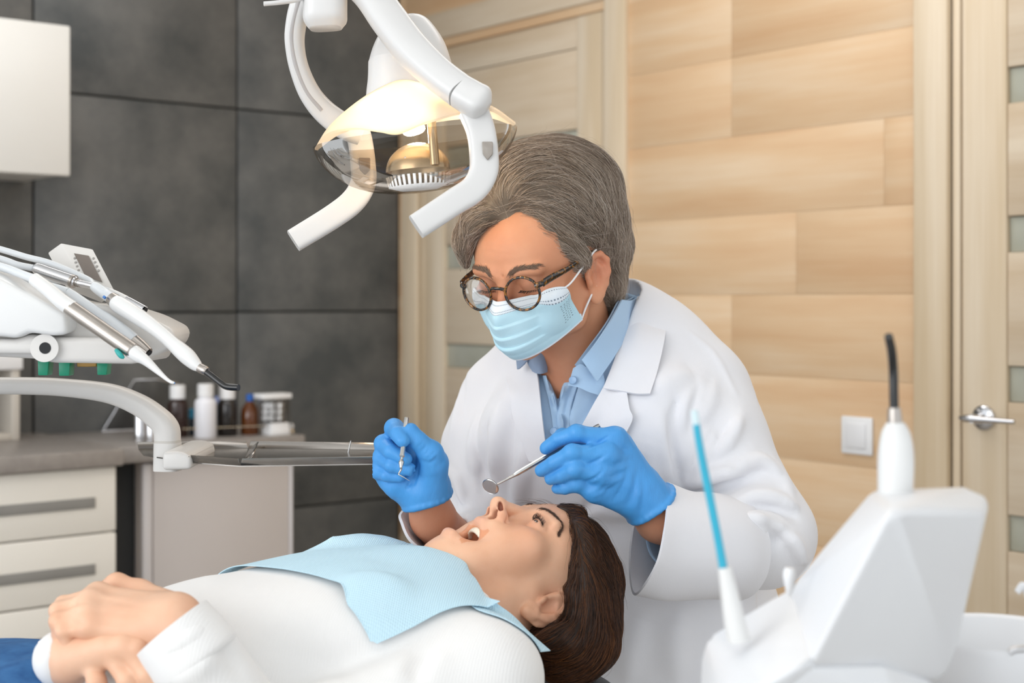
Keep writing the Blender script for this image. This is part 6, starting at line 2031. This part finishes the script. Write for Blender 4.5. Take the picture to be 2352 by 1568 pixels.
def delivery_unit():
    t = empty('delivery_unit', tuple(P(190, 790, 1.62)), 'white dental delivery unit with tilted display and green hooks beneath', 'dental unit')
    def pp(L, Y): return [P(x, y, Y) for x, y in L]
    body = [(-160, 590), (0, 634), (160, 694), (270, 704), (340, 726), (401, 757), (401, 786), (380, 806), (312, 832), (160, 828), (-160, 812)]
    prism('body', pp(body, 1.56), (-.02, .17, 0), M_unit, t, .008, 3)
    cov = [(-160, 580), (0, 640), (153, 722), (154, 768), (122, 772), (66, 764), (38, 778), (0, 773), (-160, 768)]
    prism('front_cover', pp(cov, 1.525), (0, .06, .004), M_unitb, t, .006, 3)
    low = [(-160, 772), (38, 779), (66, 766), (122, 774), (240, 775), (330, 792), (312, 836), (118, 833), (96, 827), (80, 813), (-160, 812)]
    prism('lower_shell', pp(low, 1.54), (0, .16, 0), M_unit, t, .006, 3)
    lathe('socket', [(.0105, -.001), (.0158, -.001), (.0160, .006), (.0105, .006)], P(105, 799, 1.539), (0.05, -1, .02), M_unit, t, 32)
    lathe('socket_hole', [(0, 0), (.0066, 0), (.0066, .003), (0, .003)], P(105, 799, 1.5355), (0.05, -1, .02), M_hole, t, 28)
    # display head
    f = [P(140, 557, 1.715), P(214, 571, 1.700), P(268, 674, 1.655), P(186, 642, 1.675)]
    d = prism('display_head', f, P(108, 580, 1.735) - P(140, 557, 1.715), M_unit, t, .002, 2)
    M_scr = mat('display_glass', '6E655E', .15, vary=(30, '766C65'))
    n = norm(np.cross(f[1] - f[0], f[3] - f[0])); n = n if n[1] < 0 else -n
    q = [P(173, 586, 1.703), P(207, 592, 1.697), P(239, 653, 1.670), P(200, 640, 1.679)]
    cen = sum(f) / 4
    q = [p - n * ((p - cen) @ n) + n * .0006 for p in q]
    prism('display_screen', q, n * .0012, M_scr, d)
    M_mark = mat('grey_print', '9A9692', .5)
    for (x, y) in ((166, 585), (172, 600), (179, 614), (186, 628), (214, 592), (221, 606), (229, 621), (237, 636)):
        p = P(x, y, 1.69); p = p - n * ((p - cen) @ n)
        lathe('key_print', [(0, 0), (.0016, 0), (.0016, .0008), (0, .0008)], p + n * .0002, n, M_mark, d, 12)
    M_green = mat('green_clip', '0E8F6D', .4, vary=(20, '0C8766'))
    for x0, x1, y0, y1 in ((86, 111, 826, 862), (134, 160, 828, 863), (222, 246, 832, 861)):
        prism('green_clip', pp([(x0, y0), (x1 + 1, y0), (x1 - 2, y1), (x0 + 1, y1)], 1.60), (0, .02, 0), M_green, t, .0012, 2)
    prism('yellow_strip', pp([(176, 832), (222, 832), (222, 842), (176, 842)], 1.61), (0, .02, 0), mat('ochre_strip', 'B98F45', .5, vary=(20, 'B08842')), t, .001, 1)
    # stand that carries the unit, behind and below, out of the picture on the left
    sweep('unit_post', [P(-330, 800, 1.66), np.array((-.95, 1.98, .9)), np.array((-.95, 1.98, .02))], [.03, .035, .05], M_unit, None, t, n=20, sides=24)
delivery_unit()

def handpiece(name, label, build):
    t = empty(name, (0, 0, 0), label, 'dental handpiece', 'handpieces on the delivery unit')
    build(t)
    return t
def hp1(t):
    t.location = P(230, 750, 1.5)
    tube('grip', [(78, 640, 1.535), (98, 655, 1.53), (118, 671, 1.527), (142, 692, 1.522), (166, 709, 1.518)], [15, 16, 17, 18, 18.5], M_unitb, t, 24)
    m = tube('metal_sleeve', [(162, 706, 1.519), (165, 709, 1.518), (230, 754, 1.505), (298, 801, 1.49), (303, 805, 1.489)], [17.5, 18.5, 18.5, 18.5, 17], M_satin, t, 30)
    tube('nozzle', [(296, 800, 1.491), (306, 808, 1.489), (320, 818, 1.486), (335, 828, 1.483), (362, 852, 1.478), (380, 868, 1.474), (391, 876, 1.472), (399, 879, 1.47)], [16, 17.5, 15, 11.5, 7, 4.5, 3.6, 3.2], M_unitb, t, 40)
    tube('tip', [(396, 878, 1.4705), (401, 879.5, 1.4695)], [2.2, 2.2], M_chrome, t, 4, 12)
    tube('button', [(266, 803, 1.487), (272, 810, 1.485), (279, 818, 1.484), (285, 822, 1.484)], [4, 6, 6, 3], mat('teal_button', '2BA5A0', .4, vary=(20, '2A9C98')), t, 12, 12)
handpiece('syringe_handpiece', 'dental syringe with satin metal sleeve, teal button and white curved nozzle', hp1)
def hp2(t):
    t.location = P(250, 740, 1.54)
    tube('grip', [(156, 668, 1.56), (172, 680, 1.558), (220, 715, 1.55), (255, 738, 1.545), (285, 762, 1.54), (308, 782, 1.536)], [8, 10, 12, 13.5, 15, 16], M_hose, t, 30)
    tube('metal_end', [(304, 779, 1.537), (310, 784, 1.536), (326, 796, 1.533), (342, 809, 1.53)], [15, 16, 14, 11], M_satin, t, 16)
    lathe('end_hole', [(0, 0), (.0035, 0), (.0035, .001), (0, .001)], P(343, 810, 1.5293), P(343, 810, 1.529) - P(326, 796, 1.533), M_hole, t, 16)
handpiece('short_handpiece', 'slim white handpiece with a satin metal open end', hp2)
def hp3(t):
    t.location = P(140, 635, 1.6)
    tube('motor', [(82, 616, 1.61), (88, 618, 1.608), (110, 626, 1.605), (160, 643, 1.596), (167, 645.5, 1.595)], [11, 14, 14.5, 14.5, 14], M_chrome, t, 24)
    tube('flange', [(165, 645, 1.5953), (171, 647, 1.594)], [15.5, 15.5], M_satin, t, 6)
    tube('coupling', [(170, 646.5, 1.594), (182, 650, 1.592), (200, 654, 1.59), (212, 657, 1.588)], [8.5, 8, 7.5, 7.5], M_chrome, t, 16)
    for k in range(3): tube('ring', [(174 + 5 * k, 648 + 1.5 * k, 1.593), (176 + 5 * k, 648.6 + 1.5 * k, 1.5925)], [9.4, 9.4], M_satin, t, 4)
handpiece('chrome_motor', 'chrome micromotor with a ringed coupling lying on the unit by the display', hp3)
def hp4(t):
    t.location = P(360, 760, 1.515)
    tube('metal_neck', [(214, 656, 1.580), (222, 661, 1.578), (245, 677, 1.572), (262, 688, 1.552)], [10, 12.5, 13.5, 14], M_hose, t, 16)
    tube('collar', [(254, 683, 1.554), (262, 690, 1.552), (270, 696, 1.549)], [14, 16.5, 17], M_satin, t, 8)
    tube('grip', [(264, 692, 1.551), (274, 700, 1.548), (310, 722, 1.537), (345, 746, 1.528), (378, 772, 1.519), (398, 790, 1.513), (414, 804, 1.508), (432, 820, 1.503), (448, 836, 1.499), (459, 845, 1.496)], [17, 20, 19.5, 18, 16.5, 16.5, 18.5, 19, 15, 10], M_unitb, t, 50)
    tube('ring', [(455, 841, 1.497), (460, 845, 1.496), (470, 850, 1.493), (475, 853, 1.492)], [10, 11, 11, 9.5], M_satin, t, 10)
    tube('light_guide', [(470, 851, 1.493), (490, 866, 1.488), (508, 880, 1.483), (518, 886.5, 1.481), (530, 889, 1.478), (548, 890, 1.474)], [8, 8, 7.8, 7.8, 7.8, 7.8], M_blk, t, 30)
    b = tube('blue_mark', [(238, 681, 1.545), (242, 684, 1.544)], [3.5, 3.5], mat('blue_print', '3E78C0', .5), t, 4, 8)
handpiece('curing_light', 'white curing light with a bent black light guide on the left unit', hp4)
def hp5(t):
    t.location = P(310, 700, 1.64)
    tube('grip', [(252, 668, 1.66), (270, 678, 1.655), (290, 689, 1.65)], [7, 9, 10], M_unitb, t, 12)
    tube('metal_end', [(286, 687, 1.651), (300, 694, 1.648), (332, 712, 1.64)], [9.5, 10, 10.5], M_chrome, t, 14)
    lathe('end_hole', [(0, 0), (.0040, 0), (.0040, .0008), (0, .0008)], P(333, 712.6, 1.6396), P(333, 712.6, 1.64) - P(300, 694, 1.648), M_hole, t, 16)
handpiece('scaler_handpiece', 'small chrome-ended handpiece lying furthest back behind the curing light', hp5)
def hoses():
    for i, (pts, r) in enumerate([
        ([(-120, 540, 1.66), (0, 572, 1.65), (60, 590, 1.64), (120, 606, 1.635), (200, 641, 1.625), (214, 655, 1.61)], 7.5),
        ([(-120, 560, 1.62), (0, 594, 1.61), (40, 608, 1.605), (84, 617, 1.61)], 8),
        ([(-120, 580, 1.57), (0, 612, 1.56), (45, 628, 1.55), (80, 641, 1.535)], 10),
        ([(-120, 600, 1.60), (0, 628, 1.60), (80, 648, 1.59), (130, 660, 1.575), (158, 669, 1.56)], 8),
        ([(-120, 586, 1.64), (0, 618, 1.645), (100, 640, 1.66), (180, 650, 1.665), (252, 668, 1.66)], 7)]):
        o = tube('hose', pts, [r] * len(pts), M_hose, None, 40, 14)
        tag(o, ['white hose, uppermost, leading to the curing light', 'pale hose leading into the chrome micromotor', 'thick pale hose leading to the dental syringe', 'pale hose leading to the slim white handpiece', 'pale hose leading to the small chrome-ended handpiece'][i], 'hose', 'hoses on the delivery unit')
hoses()

UDY = 0.0
# ------------------------------------------------------------------ tray on its curved arm
def tray():
    t = empty('instrument_tray', tuple(P(385, 1060, 1.88)), 'white curved arm carrying a shallow stainless steel instrument tray', 'tray')
    tube('arm', [(-200, 888, 1.80), (-60, 886, 1.82), (60, 886, 1.85), (150, 890, 1.87), (250, 903, 1.885), (318, 929, 1.89), (362, 960, 1.89), (382, 985, 1.89), (385, 1012, 1.89)], [19, 19, 19.5, 20, 22, 24, 26, 28, 28], M_unit, t, 60, 28, power=2.8)
    tube('collar', [(385, 1010, 1.89), (385, 1016, 1.89)], [28.5, 28.5], mat('seam_grey', 'C9C4BD', .5), t, 4, 28, power=2.8)
    tube('post', [(385, 1016, 1.89), (385, 1045, 1.89), (385, 1080, 1.89)], [28.5, 29, 29.5], M_unit, t, 10, 28, power=3.2)
    prism('bracket', [P(x, y, 1.80) for x, y in ((372, 1038), (408, 1036), (430, 1042), (438, 1052), (438, 1078), (372, 1080))], (0, .15, 0), M_unit, t, .005, 3)
    z = 1.044
    M_tray = mat('tray_steel', 'A29D98', .2, 1.0, vary=(30, '98938E'))
    def at(px, Y): return np.array(((px - CX) / FPX * Y, Y, z))
    plan = [at(437, 1.815), at(552, 1.775), at(898, 1.800), at(893, 1.96), at(570, 1.985), at(318, 1.975), at(330, 1.90)]
    prism('tray_floor', plan, (0, 0, -.0015), M_tray, t)
    k = len(plan)
    cen = sum(plan) / k
    for i in range(k):
        a, b = plan[i], plan[(i + 1) % k]
        if i in (5, 6): continue
        up = np.array((0, 0, .0095)); out = norm(np.array(((a + b) / 2 - cen)[:2].tolist() + [0])) * .004
        g = [a, b, b + up + out, a + up + out]
        nrm = norm(np.cross(b - a, up)) * .0012
        prism('tray_rim', g, nrm, M_tray, t, .0003, 1)
    a, b = at(556, 1.785), at(572, 1.975)
    prism('tray_divider', [a, b, b + np.array((.012, 0, .010)), a + np.array((.012, 0, .010))], (.0015, 0, 0), M_tray, t)
    sweep('rest_pin', [at(800, 1.93), at(806, 1.93) + np.array((0, 0, .016))], [.0012, .0008], M_steel, None, t, n=4, sides=8)
tray()

# ------------------------------------------------------------------ things on the worktops
TOPZ = .877
def on_top(px, py_base, z=TOPZ):
    """point on the worktop seen at this pixel"""
    Y = (CAMZ - z) * FPX / (py_base - HY)
    return np.array(((px - CX) / FPX * Y, Y, z))
def bottles():
    M_brown = mat('brown_glass', '2A140E', .12, coat=.4, vary=(20, '32180F'))
    M_dkb = mat('dark_bottle', '15100F', .15, coat=.4, vary=(20, '1B1513'))
    M_amber = mat('amber_glass', '5A2E0B', .1, coat=.4, vary=(20, '663609'))
    M_wht = mat('white_bottle', 'EDEDF2', .35, vary=(20, 'E8E8EE'))
    M_capw = mat('white_cap', 'F0F0F0', .4, vary=(20, 'EAEAEC'))
    M_capb = mat('blue_cap', '1F5FB4', .35, vary=(20, '2464BA'))
    G = 'bottles on the grey worktop'
    def bottle(px, py, prof, capprof, m, mc, label, name='medicine_bottle', cat='bottle'):
        b = on_top(px, py)
        t = empty(name, tuple(b), label, cat, G)
        lathe('bottle_body', prof, b, (0, 0, 1), m, t, 36)
        lathe('cap', capprof, b, (0, 0, 1), mc, t, 30)
    def std(r, h, hc, rc, sh=.018, neck=None):
        nk = neck or rc * .8
        hb = h - hc
        return ([(0, 0), (r - .002, 0), (r, .003), (r, hb - sh), (r * .93, hb - sh * .5), (nk, hb - .002), (nk, hb + .004), (0, hb + .004)],
                [(0, hb), (rc, hb), (rc, h - .002), (rc - .002, h), (0, h)])
    p, c = std(.0278, .142, .037, .021); bottle(408, 1003, p, c, M_brown, M_capw, 'brown bottle with a white cap, nearest the curved arm')
    p, c = std(.0295, .146, .034, .0215, .022); bottle(472, 1004, p, c, M_wht, M_capw, 'plain white plastic bottle standing between two dark bottles')
    p, c = std(.0268, .138, .036, .022); bottle(522, 1000, p, c, M_dkb, M_capw, 'almost black bottle with a white cap behind the black light guide')
    p, c = std(.0258, .112, .019, .0105, .042, .0085); bottle(574, 997, p, c, M_amber, M_capb, 'small amber bottle with a blue cap and sloping shoulders')
    p, c = std(.0075, .074, .026, .008, .006); bottle(440, 1000, p, c, mat('dark_vial', '3A4654', .2, vary=(30, '36404C')), mat('teal_cap', '3FA0C8', .4, vary=(30, '3B98C0')), 'thin dark vial with a light blue cap beside the white bottle', 'vial', 'vial')
    p, c = std(.0075, .100, .02, .008, .006); bottle(499, 990, p, c, mat('dark_vial', '3A4654', .2, vary=(30, '36404C')), mat('violet_cap', '8F9CC8', .4, vary=(30, '8793C0')), 'thin vial with a lilac cap half hidden behind the white bottle', 'vial', 'vial')
    # cotton dispenser
    b = on_top(628, 998)
    t = empty('cotton_dispenser', tuple(b), 'clear box with white lid and white cotton rolls at the worktop end', 'dispenser')
    M_clr = clear_mat('clear_acrylic', 'F6F6F6', .08, 1.6)
    def bx_(name, dx, dz, w, d, h, m, rzz=RB): return box(name, (b[0] + dx, b[1] + .0, b[2] + dz), (w, d, h), m, t, rzz, .002)
    bx_('box_base', .008, .011, .060, .05, .022, M_capw); bx_('box_step', .008, .028, .058, .045, .012, M_capw)
    bx_('clear_body', .002, .068, .078, .05, .070, M_clr)
    bx_('lid', -.002, .108, .090, .058, .014, M_capw)
    for i in range(9):
        x = -.020 + .018 * (i % 3) + RNG.uniform(-.002, .002); z = .048 + .017 * (i // 3)
        V = [(math.cos(a_) * .0075, -.02 + .04 * s_, math.sin(a_) * .0075) for s_ in (0, 1) for a_ in np.linspace(0, 6.283, 13)[:-1]]
        q = np.array((b[0] + x, b[1], b[2] + z))
        sweep('cotton_roll', [q + np.array((0, -.018, 0)), q, q + np.array((0, .018, 0))], [.0085, .0088, .0085], M_capw, None, t, n=6, sides=14)
    b = on_top(670, 993)
    t = empty('clip_stand', tuple(b), 'tiny brass clip at the right end of the worktop', 'clip')
    lathe('clip_base', [(0, 0), (.007, 0), (.007, .006), (.004, .010), (0, .010)], b, (0, 0, 1), M_gold, t, 18)
    lathe('clip_head', [(0, .010), (.005, .012), (.006, .020), (.003, .026), (0, .026)], b, (0, 0, 1), M_capw, t, 18)
    # brass rail in front of the bottles
    a, e = on_top(418, 1007), on_top(664, 997)
    t = empty('brass_rail', tuple((a + e) / 2), 'thin brass rail running along the worktop in front of the bottles', 'rail')
    up = np.array((0, 0, .026))
    sweep('rail_bar', [a + up, (a + e) / 2 + up, e + up], [.0014] * 3, M_gold, None, t, n=8, sides=8)
    for f in (0.02, .5, .98):
        p = a + (e - a) * f
        sweep('rail_post', [p, p + up], [.0013, .0013], M_gold, None, t, n=3, sides=8)
    # chrome jars and clear cover further left
    for i, (px, py, r, h) in enumerate(((322, 1012, .017, .10), (347, 1014, .014, .096))):
        b = on_top(px, py)
        t = empty('steel_jar', tuple(b), ['tall shiny steel jar, left of the pair behind the curved arm', 'tall shiny steel jar, right of the pair behind the curved arm'][i], 'jar', 'steel jars behind the arm')
        lathe('jar_body', [(0, 0), (r, 0), (r, h * .86), (r * .9, h * .9), (0, h * .9)], b, (0, 0, 1), M_chrome, t, 32)
        lathe('jar_lid', [(0, h * .9), (r * 1.05, h * .9), (r * 1.05, h * .97), (r * .6, h), (0, h)], b, (0, 0, 1), M_chrome, t, 32)
    a = on_top(236, 990); e = on_top(345, 985)
    t = empty('acrylic_cover', tuple((a + e) / 2), 'slanting clear acrylic hood standing left of the steel jars', 'hood')
    hh = np.array((.085, .02, .145))
    g = np.array([[a, (a + e) / 2, e], [a + hh * .5, (a + e) / 2 + hh * .5, e + hh * .5], [a + hh, (a + e) / 2 + hh, e + hh * .9]])
    sheet('hood_panel', g, M_clr, .003, t, 8, 8)
    sweep('hood_edge', [a, a + hh * .5, a + hh, (a + e) / 2 + hh, e + hh * .9], [.003] * 5, M_chrome, None, t, n=None, smooth=False, sides=8)
    sweep('hood_foot', [a, e], [.003, .003], M_chrome, None, t, n=4, sides=8)
    # open shelf box on the left
    b = on_top(-30, 1010, .883)
    t = empty('shelf_box', tuple(b), 'small open shelf box with a white top on the left worktop', 'shelf')
    bb, n2 = np.array((B[0], B[1], 0)), np.array((BN[0], BN[1], 0))
    o0 = on_top(46, 1010, .883)
    def bb_(name, s0, s1, z0, z1, d0, d1, m):
        c = o0 + bb * (s0 + s1) / 2 - n2 * (d0 + d1) / 2
        return box(name, (c[0], c[1], .883 + (z0 + z1) / 2), (s1 - s0, d1 - d0, z1 - z0), m, t, RB, .002)
    M_grei = mat('greige_board', 'C9C2B8', .5, vary=(6, 'C3BCB2'))
    bb_('side_panel', 0, .022, .0, .186, 0, .16, M_grei); bb_('side_panel', .30, .322, .0, .186, 0, .16, M_grei)
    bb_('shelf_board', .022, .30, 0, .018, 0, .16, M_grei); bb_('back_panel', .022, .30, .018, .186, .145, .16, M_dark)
    bb_('top_board', -.006, .33, .186, .226, -.006, .165, M_capw)
bottles()

# ------------------------------------------------------------------ assistant's console in the right foreground
def hull(name, pts, m, par, bev=.006, seg=4):
    bm = bmesh.new()
    for p in pts: bm.verts.new(Vector(p))
    r = bmesh.ops.convex_hull(bm, input=bm.verts[:])
    bmesh.ops.delete(bm, geom=[g for g in r['geom_interior'] if isinstance(g, bmesh.types.BMVert)], context='VERTS')
    bmesh.ops.dissolve_limit(bm, angle_limit=math.radians(4), verts=bm.verts[:], edges=bm.edges[:])
    bmesh.ops.recalc_face_normals(bm, faces=bm.faces[:])
    bmesh.ops.bevel(bm, geom=bm.edges[:], offset=bev, segments=seg, affect='EDGES', profile=.5, clamp_overlap=True)
    me = bpy.data.meshes.new(name); bm.to_mesh(me); bm.free()
    return link(name, sharp(me, 40), m, par)
M_cons = mat('console_white', 'EAEBED', .38, vary=(5, 'E5E6E9'))
def console():
    t = empty('assistant_console', tuple(P(1950, 1500, 1.02)), 'large white angular console in the right foreground', 'dental unit')
    fa, fb, fc = P(2047, 1167, .955), P(2266, 1172, 1.045), P(1862, 1524, .975)
    fn = np.cross(fb - fa, fc - fa)
    def on_face(px, py):
        d = P(px, py, 1.0) - P(px, py, 0.0); return P(px, py, float(fn @ (fa - P(px, py, 0.0)) / (fn @ d)))
    hull('console_head', [P(1812, 1352, 1.13), P(2004, 1124, 1.11), P(2240, 1116, 1.10), P(2274, 1150, 1.09), P(2047, 1167, .955), P(2266, 1172, 1.045), on_face(2160, 1520), P(1862, 1524, .975), P(2180, 1560, 1.09), P(1800, 1600, 1.12)], M_cons, t, .006)
    hull('console_arm', [P(1628, 1460, 1.13), P(1611, 1505, 1.13), P(1604, 1640, 1.12), P(1822, 1345, 1.132), P(1866, 1515, .975), P(1750, 1575, .965), P(1700, 1660, .97), P(2000, 1560, 1.11), P(1980, 1700, 1.1)], M_cons, t, .006)
    hull('console_base', [P(1862, 1526, .98), P(2030, 1522, 1.02), P(2060, 1640, 1.02), P(1720, 1660, .975), P(2150, 1560, 1.09), P(1700, 1640, 1.12), P(1800, 1720, 1.1), P(2150, 1720, 1.09)], M_cons, t, .005)
    tube('knob', [(1822, 1440, 1.14), (1818, 1380, 1.14), (1814, 1340, 1.14), (1813, 1318, 1.14), (1814, 1304, 1.14)], [9, 9, 13, 15, 11], M_cons, t, 8)
    sweep('console_post', [P(1900, 1640, 1.06), P(1950, 2000, 1.08), np.array((.24, 1.08, .02))], [.04, .045, .06], M_cons, None, t, n=20, sides=24)
console()
def curing():
    t = empty('curing_light', tuple(P(2057, 1110, 1.08)), 'white curing light with upright curved black tip, standing in the white console', 'dental handpiece')
    tube('grip', [(2055, 1150, 1.08), (2057, 1110, 1.08), (2058, 1060, 1.08), (2058, 1020, 1.08), (2057, 990, 1.08), (2056, 970, 1.08)], [38, 40, 41, 38, 31, 20], M_unitb, t, 40, 28)
    tube('collar', [(2056, 974, 1.08), (2055, 955, 1.08), (2054, 936, 1.08)], [17, 16, 14], M_satin, t, 10)
    tube('light_guide', [(2054, 940, 1.08), (2053, 900, 1.08), (2052, 850, 1.08), (2048, 805, 1.075), (2041, 772, 1.065)], [10.5, 10.5, 10.5, 10.5, 10], M_blk, t, 30)
curing()
def suction():
    t = empty('suction_tube', tuple(P(1690, 1430, 1.05)), 'thin blue suction tube in a white holder rising from the white console', 'suction tube')
    tube('holder', [(1697, 1470, 1.05), (1688, 1430, 1.05), (1675, 1360, 1.05), (1664, 1302, 1.05)], [27, 25, 20, 15], M_unitb, t, 20)
    tube('blue_tube', [(1661, 1302, 1.05), (1648, 1230, 1.05), (1630, 1140, 1.05), (1614, 1060, 1.05), (1604, 1005, 1.05), (1599, 972, 1.05)], [10, 9.5, 9.5, 9, 8.5, 8], mat('blue_plastic_tube', '2FAECB', .35, vary=(30, '2AA6C4')), t, 40, 16)
    tube('clear_tip', [(1599.5, 974, 1.05), (1597, 958, 1.05), (1595, 942, 1.05)], [8.5, 8.5, 8], mat('pale_tip', 'D3E6EA', .3, vary=(30, 'CBE0E6')), t, 10, 16)
suction()
def cuspidor():
    t = empty('cuspidor', tuple(P(2290, 1540, 1.2)), 'white rinsing bowl with a thin tap at the lower right corner', 'basin')
    c = P(2290, 1640, 1.2)
    lathe('bowl', [(.012, 0), (.04, .004), (.064, .03), (.072, .066), (.071, .070), (.066, .068), (.058, .034), (.036, .010), (0, .008)], c, (0, 0, 1), M_cons, t, 48)
    tube('tap', [(2400, 1640, 1.2), (2392, 1500, 1.2), (2372, 1400, 1.2), (2352, 1345, 1.2), (2336, 1360, 1.2)], [9, 9, 9, 8, 7], M_cons, t, 40)
    tube('spout', [(2318, 1500, 1.13), (2330, 1492, 1.13), (2360, 1490, 1.13)], [7, 8, 8], M_chrome, t, 10)
    sweep('bowl_stem', [c, np.array((c[0] + .02, c[1], .4)), np.array((c[0] + .02, c[1], .02))], [.03, .04, .06], M_cons, None, t, n=16, sides=24)
cuspidor()
